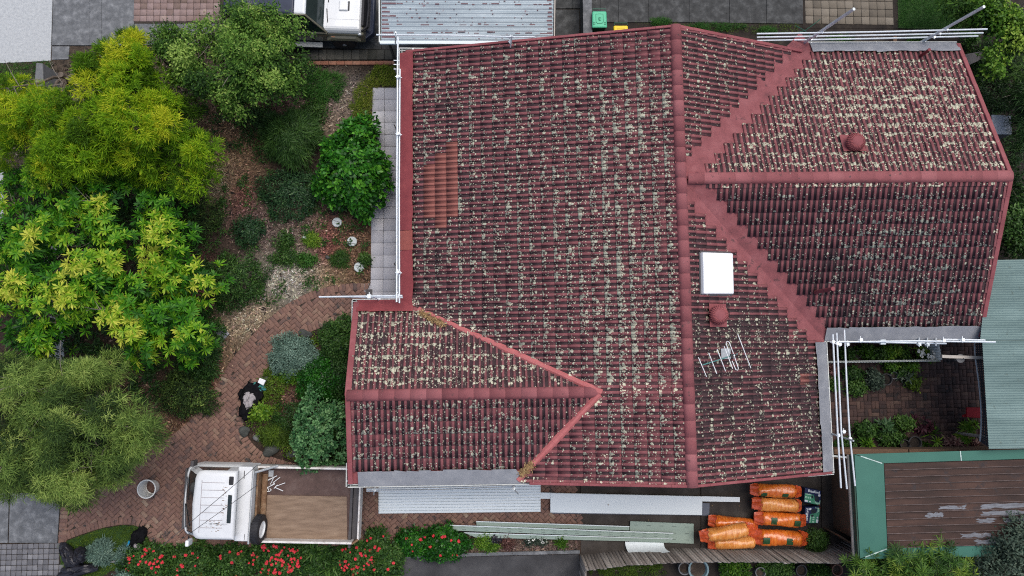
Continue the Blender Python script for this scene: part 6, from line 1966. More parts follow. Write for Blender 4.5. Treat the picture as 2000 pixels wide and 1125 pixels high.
def tree(label, poly, zlo, zhi, nlobe, rlobe, nclump, leafargs, m, trunk_px, zt, ntips, seed, r0=.09, name='tree', inner=.35, flat=.6, spread=1.0, group=None, layers=None, top_bias=.0, tipdrop=.35):
    rg = np.random.default_rng(seed)
    t = thing(name, label, 'tree', P(*trunk_px, 0), group)
    p = np.array(poly, float)
    lob = sample_poly(poly, nlobe * 6, rg)
    edge = seg_dist(lob, [tuple(q) for q in p] + [tuple(p[0])])
    lob = lob[np.argsort(edge < rlobe * 66 * .38, kind='stable')][:nlobe]
    edge = seg_dist(lob, [tuple(q) for q in p] + [tuple(p[0])])
    emax = edge.max()
    lz = zlo + (zhi - zlo) * (np.clip(edge / emax, 0, 1) ** .5 * .5 + rg.random(nlobe) * .5)
    lr = rlobe * rg.uniform(.6, 1.3, nlobe)
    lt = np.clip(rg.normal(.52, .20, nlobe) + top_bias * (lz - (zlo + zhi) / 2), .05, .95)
    own = rg.integers(0, nlobe, nclump)
    rad = np.sqrt(rg.random(nclump)); ang = rg.random(nclump) * 6.283
    lpw = Pv(lob[:, 0], lob[:, 1], lz)
    d = np.stack([np.cos(ang) * rad, np.sin(ang) * rad], 1) * lr[own][:, None]
    h = np.sqrt(np.maximum(0, 1 - rad ** 2))
    C = lpw[own].copy()
    C[:, :2] += d
    C[:, 2] += (h - 1) * lr[own] * flat * 1.6 + rg.normal(0, .05, nclump)
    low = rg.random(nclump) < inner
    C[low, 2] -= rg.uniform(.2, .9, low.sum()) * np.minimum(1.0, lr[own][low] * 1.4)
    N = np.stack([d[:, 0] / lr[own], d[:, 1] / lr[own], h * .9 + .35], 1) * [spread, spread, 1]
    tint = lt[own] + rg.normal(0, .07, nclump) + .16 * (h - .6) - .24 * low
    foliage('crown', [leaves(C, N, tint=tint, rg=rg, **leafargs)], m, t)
    tips = [lpw[i] - Zv * tipdrop for i in rg.choice(nlobe, min(ntips, nlobe), replace=False)]
    limbs(t, trunk_px, zt, tips, r0, M['bark'], seed=seed)
    return t

M['lf_gold'] = leaf_mat('golden_needles', [(0, (.035, .085, .008)), (.3, (.10, .22, .009)), (.55, (.185, .37, .011)), (.8, (.35, .50, .015)), (1, (.56, .58, .03))], .7, .45)
M['lf_rosette'] = leaf_mat('lime_rosette_leaf', [(0, (.010, .05, .010)), (.3, (.028, .135, .010)), (.55, (.085, .28, .012)), (.8, (.27, .46, .022)), (1, (.60, .62, .08))], .5, .4)
M['lf_feather'] = leaf_mat('feathery_leaf', [(0, (.014, .034, .012)), (.35, (.06, .115, .025)), (.65, (.19, .30, .06)), (1, (.40, .50, .13))], .7, .4)
M['lf_mid'] = leaf_mat('mid_green_leaf', [(0, (.014, .04, .010)), (.35, (.045, .115, .018)), (.65, (.13, .27, .036)), (1, (.38, .52, .12))], .65, .4)
M['lf_gloss'] = leaf_mat('glossy_leaf', [(0, (.010, .045, .008)), (.35, (.022, .11, .012)), (.65, (.045, .20, .018)), (1, (.12, .34, .03))], .3, .25)
M['lf_dark'] = leaf_mat('dark_leaf', [(0, (.008, .024, .007)), (.4, (.02, .058, .012)), (.75, (.042, .105, .019)), (1, (.085, .17, .032))], .5, .2)
M['lf_deep'] = leaf_mat('deep_green_leaf', [(0, (.008, .027, .012)), (.4, (.02, .06, .024)), (.75, (.042, .10, .036)), (1, (.08, .16, .055))], .45, .2)
M['lf_silver'] = leaf_mat('silver_leaf', [(0, (.045, .09, .07)), (.5, (.12, .205, .16)), (1, (.25, .36, .29))], .7, .15)
M['lf_succ'] = leaf_mat('succulent_leaf', [(0, (.012, .05, .018)), (.4, (.04, .13, .042)), (.7, (.10, .23, .08)), (1, (.20, .36, .15))], .45, .15)
M['lf_bright'] = leaf_mat('bright_leaf', [(0, (.02, .06, .006)), (.4, (.055, .15, .012)), (.75, (.13, .26, .02)), (1, (.28, .40, .05))], .5, .3)
M['lf_fern'] = leaf_mat('fine_bright_leaf', [(0, (.015, .045, .010)), (.4, (.045, .115, .018)), (.75, (.11, .21, .028)), (1, (.22, .31, .04))], .5, .3)
M['lf_greygreen'] = leaf_mat('grey_green_leaf', [(0, (.02, .035, .025)), (.45, (.05, .08, .055)), (.8, (.10, .145, .10)), (1, (.2, .25, .18))], .6, .25)
M['lf_grass'] = leaf_mat('grass_blade', [(0, (.04, .07, .01)), (.4, (.085, .16, .015)), (.75, (.16, .25, .02)), (1, (.28, .31, .05))], .6, .3)
M['lf_lawn'] = leaf_mat('lawn_blade', [(0, (.014, .055, .010)), (.4, (.03, .115, .016)), (.75, (.05, .155, .022)), (1, (.10, .20, .04))], .6, .3)
M['lf_purple'] = leaf_mat('purple_leaf', [(0, (.03, .010, .016)), (.5, (.075, .022, .035)), (1, (.15, .06, .07))], .5, .2)
M['lf_pink'] = leaf_mat('pink_green_leaf', [(0, (.10, .05, .04)), (.4, (.26, .12, .11)), (.7, (.36, .24, .18)), (1, (.34, .36, .09))], .5, .2)
M['lf_yellow'] = leaf_mat('yellow_flower_leaf', [(0, (.04, .06, .01)), (.5, (.22, .24, .02)), (1, (.5, .46, .08))], .5, .2)

GOLD = [(98, 135), (140, 108), (165, 62), (172, 33), (214, 28), (226, 46), (268, 46), (282, 60), (280, 95), (312, 112), (320, 160), (360, 190), (390, 205), (402, 262), (415, 330), (372, 372), (300, 362), (240, 338), (190, 335), (130, 350), (60, 335), (0, 330), (-60, 330), (-60, 165), (-10, 140), (18, 160), (45, 142), (66, 132)]
tree('large golden green tree with fluffy needle foliage at the upper left', GOLD, 1.6, 4.4, 92, .42, 5000, dict(k=24, L=.17, Wd=.018, el=(.15, 1.35), droop=.08, jit=.035, tvar=.10), M['lf_gold'], (190, 205), 2.0, 12, 21, .10, inner=.30, top_bias=.10)
ROS = [(-60, 330), (0, 335), (30, 322), (60, 318), (115, 325), (155, 314), (205, 312), (245, 330), (285, 350), (348, 368), (352, 400), (368, 440), (352, 480), (398, 520), (436, 560), (425, 585), (395, 600), (398, 650), (395, 700), (378, 745), (345, 740), (325, 700), (290, 695), (255, 730), (235, 705), (190, 695), (150, 690), (100, 685), (60, 680), (0, 690), (-60, 690)]
tree('big lime green tree with star shaped leaf rosettes at the left', ROS, 1.3, 3.8, 125, .44, 2000, dict(k=12, L=.205, Wd=.052, el=(.0, .75), droop=.18, mid=.62, tvar=.09), M['lf_rosette'], (160, 520), 1.6, 12, 33, .10, inner=.42, top_bias=.22)
FEA = [(-60, 700), (0, 698), (60, 690), (110, 705), (160, 705), (215, 712), (250, 740), (275, 770), (310, 800), (328, 835), (300, 862), (262, 880), (238, 900), (236, 935), (200, 950), (165, 940), (150, 980), (100, 978), (60, 955), (0, 968), (-60, 965)]
tree('feathery dull green tree at the lower left by the street', FEA, 1.7, 4.6, 74, .42, 4200, dict(k=24, L=.20, Wd=.015, el=(-.1, 1.1), droop=.25, jit=.05, tvar=.10), M['lf_feather'], (140, 800), 2.3, 30, 45, .10, inner=.32, spread=1.4, tipdrop=.08)
MID = [(285, 85), (300, 55), (340, 50), (372, 35), (385, 60), (408, 30), (430, 5), (470, -8), (520, 10), (548, 22), (575, 45), (578, 78), (602, 105), (595, 130), (580, 165), (540, 185), (510, 205), (470, 215), (430, 205), (405, 185), (370, 172), (330, 155), (310, 120)]
tree('round mid green tree overhanging the parked car', MID, 1.5, 3.8, 62, .38, 2900, dict(k=13, L=.095, Wd=.045, el=(-.1, 1.2), droop=.12, jit=.07, tvar=.13), M['lf_mid'], (450, 120), 1.8, 22, 57, .08, inner=.34, top_bias=.10, tipdrop=.12)
# rear and lower right trees
tree('bright green creeper covered tree at the upper right corner', [(1905, -30), (1935, -20), (1965, 0), (1990, 20), (2040, 30), (2040, 80), (1985, 90), (1975, 60), (1965, 100), (1970, 125), (1955, 145), (1932, 132), (1940, 105), (1950, 60), (1935, 30)], 1.8, 3.2, 30, .34, 850, dict(k=11, L=.11, Wd=.06, el=(-.1, 1.1), jit=.06, tvar=.12), M['lf_bright'], (1955, 60), 1.2, 6, 61, .06, inner=.3)
tree('loose green tree behind the lawn at the upper right', [(1855, -40), (1910, -40), (1935, 0), (1930, 30), (1900, 45), (1862, 32), (1868, 10)], 1.2, 2.4, 16, .34, 480, dict(k=11, L=.11, Wd=.05, el=(-.1, 1.1), jit=.07, tvar=.14), M['lf_mid'], (1890, -10), 1.0, 5, 62, .05, inner=.35)
tree('dark feathery tree along the right edge behind the white cabinet', [(1992, 120), (2050, 100), (2060, 300), (2015, 300), (2008, 240), (2012, 200), (1996, 160)], 1.2, 2.6, 22, .45, 900, dict(k=18, L=.2, Wd=.016, el=(-.1, 1.0), jit=.05, droop=.2, tvar=.12), M['lf_dark'], (2010, 200), 1.2, 6, 63, .06, inner=.3)
tree('dark green tree at the right edge beside the long wing', [(1962, 345), (2050, 330), (2050, 500), (1985, 500), (1955, 480), (1950, 440), (1972, 400)], .9, 2.0, 18, .40, 620, dict(k=12, L=.12, Wd=.05, el=(-.1, 1.1), jit=.07, tvar=.13), M['lf_dark'], (2000, 420), .9, 6, 64, .06, inner=.35)
tree('bright fine leaved tree overlapping the shed roof at the bottom', [(1660, 1130), (1672, 1110), (1700, 1095), (1735, 1100), (1755, 1062), (1795, 1048), (1830, 1052), (1870, 1070), (1905, 1065), (1930, 1090), (1920, 1115), (1935, 1190), (1650, 1190)], 2.0, 3.1, 46, .36, 560, dict(k=15, L=.22, Wd=.026, el=(.0, .9), droop=.2, tvar=.12), M['lf_fern'], (1800, 1125), 1.6, 8, 65, .07, inner=.36, top_bias=.2)
tree('grey green tree at the bottom right corner', [(1938, 1060), (1960, 1035), (1985, 1025), (2060, 1020), (2060, 1190), (1930, 1190), (1925, 1100)], 2.0, 3.2, 22, .38, 900, dict(k=13, L=.10, Wd=.045, el=(-.2, 1.1), jit=.08, tvar=.14), M['lf_greygreen'], (1995, 1110), 1.6, 7, 66, .07, inner=.35)

def bush(name, label, cat, cx, cy, rx, ry, h, nclump, leafargs, m, seed, group=None, dome=1.0, tint0=.5, tv=.15, flat=.25, stem=True, zbase=.0, ragged=.14):
    """plant whose outline is an uneven ellipse given in photo pixels, h metres tall"""
    rg = np.random.default_rng(seed)
    c = P(cx, cy, h * .4); c[2] = zbase
    t = thing(name, label, cat, c, group)
    s = (CH - h * .5) / FOC
    RX, RY = rx * s, ry * s
    ang = rg.random(nclump) * 6.283; rad = np.sqrt(rg.random(nclump))
    ph = rg.random(4) * 6.28
    out = 1 + ragged * np.sin(3 * ang + ph[0]) + ragged * .7 * np.sin(5 * ang + ph[1]) + ragged * .5 * np.sin(8 * ang + ph[2])
    x = RX * rad * np.cos(ang) * out; y = RY * rad * np.sin(ang) * out
    hh = np.sqrt(np.maximum(0, 1 - rad ** 2)) * (1 - flat) + flat
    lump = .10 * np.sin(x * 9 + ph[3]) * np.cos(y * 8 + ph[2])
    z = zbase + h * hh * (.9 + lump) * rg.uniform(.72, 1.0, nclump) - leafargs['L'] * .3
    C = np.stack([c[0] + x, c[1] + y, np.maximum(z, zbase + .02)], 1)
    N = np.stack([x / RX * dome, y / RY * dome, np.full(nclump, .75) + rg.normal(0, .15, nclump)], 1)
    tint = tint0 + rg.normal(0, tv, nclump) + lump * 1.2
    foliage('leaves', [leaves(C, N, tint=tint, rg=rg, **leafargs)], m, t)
    if stem:
        mb = MB()
        for k in range(6):
            a = k * 1.05 + rg.random(); q = c + [RX * .55 * math.cos(a), RY * .55 * math.sin(a), h * .6]
            mb.tube([c, c * .5 + q * .5 + [0, 0, .1 * h], q], [.018, .012, .006], 5)
        mb.build('stems', M['bark'], t)['kind'] = 'stuff'
    return t
small = lambda L=.07, W=.035, k=12, **q: dict(dict(k=k, L=L, Wd=W, el=(-.1, 1.2), jit=.05, tvar=.12), **q)
need = lambda L=.2, W=.012, k=20, **q: dict(dict(k=k, L=L, Wd=W, el=(.0, 1.2), jit=.03, droop=.3, tvar=.1), **q)
strap = lambda L=.5, W=.045, k=16, **q: dict(dict(k=k, L=L, Wd=W, el=(.25, 1.1), droop=.45, tvar=.12, seg=4), **q)
bush('weeping_shrub', 'dome shaped weeping dark green shrub in the bark garden', 'shrub', 566, 266, 54, 52, 1.3, 560, need(.24, .016, 20, droop=.55), M['lf_dark'], 101, tint0=.66, tv=.1)
bush('glossy_bush', 'bright glossy green bush beside the grey paver path', 'bush', 690, 328, 68, 96, 1.9, 900, small(.15, .085, 10, mid=.6), M['lf_gloss'], 102, tint0=.5, tv=.22)
bush('ground_shrub', 'low dark spreading shrub below the weeping shrub', 'shrub', 565, 378, 62, 50, .45, 460, small(.10, .03, 12), M['lf_deep'], 103, tint0=.55)
bush('ground_shrub', 'dark green shrub in the bark beside the round lids path', 'shrub', 458, 550, 56, 52, .8, 400, small(.11, .03, 13), M['lf_dark'], 104, tint0=.62)
bush('ground_shrub', 'dull brownish shrub under the edge of the golden tree', 'shrub', 388, 425, 42, 48, .6, 260, small(.10, .026, 12), M['lf_feather'], 105, tint0=.2)
bush('ground_shrub', 'small dark blue green shrub right of the lime tree', 'shrub', 484, 450, 28, 30, .45, 140, small(.10, .03, 12), M['lf_deep'], 106, tint0=.5)
bush('ground_shrub', 'dark shrub under the right edge of the lime tree', 'shrub', 397, 680, 34, 62, .9, 420, small(.11, .035, 12), M['lf_dark'], 107, tint0=.55)
bush('ground_shrub', 'dull green shrub between feathery tree and brick path', 'shrub', 365, 768, 56, 46, .7, 440, small(.10, .03, 12), M['lf_feather'], 108, tint0=.25)
bush('ground_shrub', 'grassy green shrub in shade right of the mid green tree', 'shrub', 625, 168, 42, 34, .4, 170, need(.2, .014, 16), M['lf_lawn'], 109, tint0=.6)
bush('ground_shrub', 'dark green growth beneath the mid green tree', 'shrub', 498, 232, 30, 30, .5, 130, small(.09, .03, 12), M['lf_dark'], 110, tint0=.5)
bush('ground_shrub', 'green shoots in leaf litter above the glossy bush', 'shrub', 612, 222, 26, 22, .4, 150, small(.09, .03, 10), M['lf_dark'], 111, tint0=.7)
for i, (x, y, rx, ry, lab) in enumerate(((608, 469, 14, 12, 'bright green tuft beside the small pale rock'), (558, 500, 24, 17, 'low green plant left of the small tufts above the gravel'), (601, 508, 17, 13, 'small green tuft in the middle above the gravel'), (664, 506, 17, 16, 'round green tuft left of the lowest round lid'), (712, 506, 10, 9, 'tiny dark tuft right of the round lids'), (560, 470, 12, 12, 'faint green seedling in the bark'))):
    bush('garden_tuft', lab, 'plant', x, y, rx, ry, .22, 60 + int(rx * 3), need(.13, .014, 12) if i in (0, 3) else small(.07, .03, 10), M['lf_bright'] if i == 0 else M['lf_dark'] if i != 2 else M['lf_lawn'], 120 + i, 'small tufts in the bark garden', tint0=.7, stem=False)
bush('silver_bush', 'silver blue shrub on the rim of the planted island', 'shrub', 570, 694, 46, 38, .6, 620, small(.08, .026, 14), M['lf_silver'], 131, tint0=.5)
bush('ground_shrub', 'bright green low plant below the silver shrub', 'shrub', 568, 726, 30, 22, .35, 230, small(.08, .035, 11), M['lf_bright'], 132, tint0=.42)
bush('ground_shrub', 'dark green shrub against the porch corner of the house', 'shrub', 662, 664, 34, 44, 1.0, 460, small(.09, .04, 12), M['lf_dark'], 133, tint0=.66)
bush('ground_shrub', 'deep green shrub beside the mossy planter wall', 'shrub', 628, 742, 46, 42, .9, 560, small(.075, .035, 13), M['lf_gloss'], 134, tint0=.26, tv=.12)
bush('ground_shrub', 'dark foliage between planter wall and succulent bush', 'shrub', 662, 730, 26, 50, .8, 330, small(.09, .04, 12), M['lf_dark'], 135, tint0=.4)
bush('succulent_bush', 'tall bluish green succulent bush hanging over the truck tray', 'bush', 625, 848, 56, 82, 1.9, 520, dict(k=11, L=.10, Wd=.06, el=(.1, 1.1), jit=.03, tvar=.10, mid=.65), M['lf_succ'], 136, tint0=.55, tv=.2)
bush('ground_shrub', 'dark foliage right of the succulent bush by the house', 'shrub', 665, 860, 24, 55, .8, 330, small(.09, .04, 12), M['lf_dark'], 137, tint0=.45)
bush('ground_shrub', 'grassy green cushion near the lower rim of the island', 'shrub', 537, 850, 26, 18, .4, 200, need(.16, .014, 16), M['lf_grass'], 138, tint0=.22)
bush('ground_shrub', 'light green seedling beside the black clothes heap', 'plant', 507, 806, 17, 15, .45, 90, small(.10, .05, 9), M['lf_bright'], 139, tint0=.72)
bush('ground_shrub', 'mossy low growth in the middle of the planted island', 'shrub', 565, 815, 36, 30, .3, 260, small(.07, .025, 11), M['lf_dark'], 140, tint0=.5)
bush('ground_shrub', 'sparse flowering plant on the leaf covered island', 'plant', 535, 760, 22, 34, .3, 130, small(.07, .025, 9), M['lf_grass'], 141, tint0=.4, stem=False)
bush('silver_bush', 'spiky silver green shrub on the lawn corner by the black bags', 'shrub', 194, 1079, 21, 19, .4, 200, need(.16, .018, 16, droop=.1), M['lf_silver'], 142, tint0=.55)
bush('silver_bush', 'small silver shrub right of the lawn edging strip', 'shrub', 243, 1086, 14, 16, .35, 120, need(.13, .016, 14, droop=.1), M['lf_silver'], 143, tint0=.35)
bush('silver_bush', 'small silver shrub at the very bottom among the red flowers', 'shrub', 244, 1124, 16, 10, .35, 120, small(.08, .03, 12), M['lf_silver'], 144, tint0=.45)

def flower_heads(t, cx, cy, rx, ry, h, n, seed, m=None, r=.042):
    rg = np.random.default_rng(seed)
    for i in range(n):
        a = rg.random() * 6.283; q = math.sqrt(rg.random())
        p = P(cx + rx * q * math.cos(a), cy + ry * q * math.sin(a), h * (1.02 - .35 * q * q))
        rr = r * rg.uniform(.7, 1.3)
        mb = MB()
        for k in range(7):
            b_ = k * .9 + rg.random() * .4; e = rg.uniform(.1, 1.0)
            d = np.array([math.cos(b_) * math.cos(e), math.sin(b_) * math.cos(e), math.sin(e)]); s = np.array([-math.sin(b_), math.cos(b_), 0])
            c0 = p + d * rr * .15
            mb.add([c0, c0 + d * rr * .7 + s * rr * .5, c0 + d * rr * 1.15, c0 + d * rr * .7 - s * rr * .5], [(0, 1, 2, 3)])
        mb.lathe([(rr * .5, -rr * .3), (rr * .75, 0), (rr * .4, rr * .5), (0, rr * .6)], p, 8)
        mb.build('flower_head', m or M['flower'], t)
ger = [(283, 1098, 42, 30, .55, 330, 16, 'red flowering geranium bush at the lower left behind the lawn tip'), (365, 1105, 46, 34, .5, 330, 6, 'leafy geranium bush with few flowers below the truck cab'), (450, 1100, 40, 32, .5, 300, 5, 'green geranium bush between strap leaf plant and the red mass'),
       (540, 1092, 52, 36, .6, 420, 46, 'geranium bush densely covered with red flowers below the tray'), (697, 1094, 40, 34, .55, 320, 22, 'red geranium bush below the rear end of the tray'), (735, 1062, 22, 26, .6, 200, 4, 'small dark geranium bush at the tailgate corner'),
       (752, 1092, 32, 34, .6, 300, 3, 'dark green bush at the corner of the black driveway'), (808, 1058, 26, 24, .6, 260, 3, 'left half of the green shrub pair by the boards'), (868, 1062, 42, 32, .65, 420, 6, 'round green shrub with few red flowers in front of the boards')]
for i, (x, y, rx, ry, h, n, nf, lab) in enumerate(ger):
    t = bush('geranium_bush', lab, 'flower bush', x, y, rx, ry, h, n, small(.09, .055, 10, mid=.6), M['lf_dark'] if i not in (7, 8) else M['lf_gloss'], 160 + i, 'flowering bushes along the driveway', tint0=.66 if i < 7 else .3, tv=.18)
    flower_heads(t, x, y, rx * .95, ry * .9, h, int(nf * 1.7), 260 + i, None, .037)
for i, (x, y, lab) in enumerate(((388, 1072, 'strap leaved lily clump below the truck cab'), (425, 1078, 'strap leaved lily clump right beside the one below the cab'), (612, 1085, 'strap leaved lily clump below the middle of the tray'), (640, 1102, 'darker strap leaved lily clump left of the rear red geraniums'))):
    bush('lily_clump', lab, 'plant', x, y, 22, 16, .3, 7, strap(.5, .055, 13), M['lf_dark'], 180 + i, 'strap leaved clumps below the truck', tint0=.85, stem=False)
bush('ground_shrub', 'yellow green seedling at the bottom below the cab', 'plant', 383, 1120, 14, 8, .4, 60, need(.12, .012, 12), M['lf_yellow'], 185, tint0=.6)
bush('ground_shrub', 'pale green low plant beside the crumpled black plastic', 'plant', 945, 1060, 16, 14, .3, 120, small(.07, .03, 10), M['lf_bright'], 186, tint0=.55)
bush('ground_shrub', 'tiny bright plant below the crumpled black plastic', 'plant', 968, 1067, 8, 6, .2, 40, small(.06, .03, 9), M['lf_bright'], 187, tint0=.5, stem=False)
bush('ground_shrub', 'reddish low plant right of the crumpled black plastic', 'plant', 992, 1061, 12, 10, .25, 80, small(.06, .03, 9), M['lf_pink'], 188, tint0=.1, stem=False)
for i, (x, y, lab) in enumerate(((1038, 1057, 'left clump of small white flowers under the boards'), (1060, 1056, 'right clump of small white flowers under the boards'))):
    t = bush('white_flower_clump', lab, 'flower', x, y, 11, 8, .2, 60, small(.05, .025, 9), M['lf_greygreen'], 190 + i, 'white flower clumps under the boards', stem=False); flower_heads(t, x, y, 9, 6, .2, 12, 290 + i, M['flower_white'], .018)
bush('ground_shrub', 'small green plant at the right end of the soil border', 'plant', 1096, 1058, 9, 9, .25, 60, small(.07, .03, 9), M['lf_bright'], 194, tint0=.35, stem=False)
bush('ground_shrub', 'dark round shrub in the corner beside the orange rolls', 'shrub', 1594, 1056, 20, 20, .6, 240, small(.07, .03, 11), M['lf_dark'], 195, tint0=.75)

# neighbour garden below the paling fence
for i, (x, y, r, h, mt, lab) in enumerate(((1364, 1112, .29, .42, 'pot_blue', 'large round blue grey pot below the paling fence'), (1337, 1110, .18, .35, 'pot_grey', 'smaller grey pot left of the large blue grey pot'), (1454, 1112, .14, .25, 'terracotta', 'small terracotta pot in the middle of the pots below the fence'), (1635, 1113, .16, .3, 'terracotta', 'terracotta pot below the right end of the fence'), (1565, 1114, .16, .28, 'pot_dark', 'dark pot between the terracotta pots below the fence'), (1485, 1118, .15, .25, 'pot_grey', 'grey pot right of the small terracotta pot'))):
    t, c = lathe_thing('garden_pot', lab, 'pot', (x, y), [(r * .7, 0), (r, h), (r * 1.06, h), (r * 1.06, h + .03), (r * .9, h + .03), (r * .8, h - .08)], M[mt], 'pots below the paling fence', z=h)
    MB().lathe([(r * .82, h - .07), (0, h - .05)], c, 18, bot=False, top=False).build('pot_soil', M['soil'], t)
for i, (x, y, rx, ry, h, mt, tt, lab) in enumerate(((1435, 1107, 26, 20, .8, 'lf_bright', .35, 'bright green shrub right of the blue grey pot'), (1230, 1112, 70, 14, .12, 'lf_grass', .3, 'mossy grass strip below the left part of the fence'), (1520, 1110, 30, 14, .4, 'lf_dark', .8, 'dark potted leaves below the orange rolls'), (1600, 1116, 18, 10, .4, 'lf_mid', .3, 'small leafy plant left of the right terracotta pot'), (1690, 1100, 26, 18, .9, 'lf_bright', .4, 'bright plant at the lower corner of the shed'), (1740, 1118, 22, 12, .8, 'lf_fern', .6, 'green plant in the gap beneath the shed edge'))):
    bush('garden_plant', lab, 'plant', x, y, rx, ry, h, 90 + rx * 5, small(.09, .035, 11) if i != 1 else need(.07, .01, 14), M[mt], 200 + i, 'plants below the paling fence', tint0=tt)

# courtyard plants
cyp = [(1690, 688, 15, 15, .6, 'lf_bright', .22, 'leaf', 'bright green potted plant at the left of the picket bed'), (1655, 692, 14, 12, .5, 'lf_dark', .7, 'leaf', 'dark green plant at the left end of the picket bed'), (1718, 692, 18, 14, .6, 'lf_dark', .8, 'leaf', 'dark fern in the middle of the picket bed'), (1728, 690, 12, 15, .75, 'lf_bright', .62, 'leaf', 'lime green plant in the middle of the picket bed'), (1746, 684, 11, 9, .8, 'lf_bright', .72, 'leaf', 'small lime green plant near the centre of the picket bed'), (1760, 692, 18, 14, .6, 'lf_mid', .35, 'leaf', 'mid green plant right of the lime green ones'),
       (1798, 690, 10, 9, .7, 'lf_bright', .65, 'leaf', 'left white flowering plant at the end of the picket bed'), (1819, 693, 13, 10, .7, 'lf_bright', .6, 'leaf', 'right white flowering plant at the end of the picket bed'),
       (1622, 720, 9, 10, .5, 'lf_pink', .2, 'leaf', 'reddish plant by the eave below the picket fence'), (1625, 750, 14, 12, .5, 'lf_dark', .7, 'leaf', 'dark plant by the eave beneath the three rails'), (1668, 730, 20, 14, .5, 'lf_dark', .6, 'leaf', 'dark leafy pot plant below the picket fence'), (1708, 742, 18, 20, .6, 'lf_greygreen', .42, 'leaf', 'bluish grey plant in the courtyard centre left'), (1672, 758, 20, 16, .5, 'lf_dark', .85, 'leaf', 'green low plant in the courtyard left of the bluish one'), (1738, 714, 12, 8, .6, 'lf_bright', .35, 'leaf', 'yellowish green plant just below the picket fence'), (1778, 715, 16, 9, .6, 'lf_bright', .4, 'leaf', 'bright green plant under the right part of the picket fence'), (1755, 725, 14, 10, .5, 'lf_dark', .7, 'leaf', 'dark plant between the two empty rings'), (1768, 737, 10, 9, .45, 'lf_greygreen', .6, 'star', 'small grey green star plant in the courtyard'), (1785, 748, 14, 12, .45, 'lf_grass', .3, 'leaf', 'olive green low plant right of the star plant'),
       (1690, 838, 24, 14, .6, 'lf_dark', .6, 'leaf', 'dark plant in the lower courtyard bed at the left'), (1730, 835, 22, 14, .6, 'lf_deep', .8, 'star', 'dark blue green plant in the lower courtyard bed'), (1768, 826, 18, 14, .6, 'lf_dark', .95, 'leaf', 'green plant with pale leaf tips in the lower courtyard bed'), (1803, 830, 22, 15, .6, 'lf_purple', .55, 'star', 'purple leaved plant in the lower courtyard bed'), (1740, 855, 30, 14, .5, 'lf_dark', .7, 'leaf', 'broad dark plant along the lower courtyard bed'), (1690, 865, 11, 10, .6, 'lf_bright', .5, 'star', 'bright green star plant near the timber edge'), (1828, 860, 18, 18, .6, 'lf_bright', .55, 'strap', 'lime strap leaved plant in the lower courtyard bed'), (1893, 838, 19, 18, .7, 'lf_bright', .72, 'star', 'yellow green leafy plant by the lattice'), (1868, 866, 14, 10, .6, 'lf_pink', .5, 'star', 'pink leaved plant at the left of the pink group'), (1895, 869, 18, 9, .6, 'lf_pink', .4, 'star', 'pink leaved plant at the foot of the lattice'), (1884, 857, 12, 9, .65, 'lf_bright', .85, 'star', 'pale lime leaves between the pink plants'), (1655, 868, 18, 12, .5, 'lf_dark', .5, 'leaf', 'dark plant beneath the lower end of the rails')]
for i, (x, y, rx, ry, h, mt, tt, kind, lab) in enumerate(cyp):
    la = small(.09, .05, 10) if kind == 'leaf' else dict(k=9, L=.22, Wd=.06, el=(.1, .9), droop=.25, tvar=.12) if kind == 'star' else strap(.35, .04, 12)
    t = bush('courtyard_plant', lab, 'plant', x, y, rx * .82, ry * .82, h * .85, int(rx * ry * .34) if kind == 'leaf' else 5 + int(rx * .5) if kind == 'star' else 5, la, M[mt], 300 + i, 'plants in the courtyard', tint0=tt)
    if i in (6, 7): flower_heads(t, x, y, rx * .9, ry * .9, h * 1.05, 12, 400 + i, M['flower_white'], .035)
for i, (x, y, r, mt, lab) in enumerate(((1675, 692, .12, 'pot_dark', 'dark pot right under the bright plant of the picket bed'), (1732, 741, .17, 'pot_dark', 'larger empty dark pot in the courtyard centre'), (1747, 733, .11, 'pot_grey', 'smaller grey ringed pot beside the empty dark pot'), (1788, 865, .19, 'pot_dark', 'dark wide pot near the timber edge'), (1768, 868, .14, 'pot_dark', 'small dark pot left of the wide pot by the timber edge'))):
    t, c = lathe_thing('garden_pot', lab, 'pot', (x, y), [(r * .75, 0), (r, .25), (r * 1.08, .25), (r * 1.08, .28), (r * .92, .28), (r * .85, .2)], M[mt], 'pots in the courtyard', z=.28)
    MB().lathe([(r * .86, .2), (0, .22)], c, 18, bot=False, top=False).build('pot_soil', M['soil_dark'], t)
hp = bush('hanging_plant', 'spidery grey green plant hanging from the cream beam', 'plant', 1878, 701, 16, 18, .5, 16, dict(k=11, L=.24, Wd=.022, el=(-.2, .9), droop=.3, tvar=.12), M['lf_greygreen'], 350, tint0=.9, zbase=1.95, stem=False)
c = P(1878, 700, 2.2)
MB().lathe([(.08, -.22), (.12, -.05), (.125, -.04)], c, 14).build('hanging_pot', M['pot_grey'], hp, True)
MB().tube([c - Zv * .05, c + Zv * .1], .006, 4).build('hanger', M['cable'], hp)

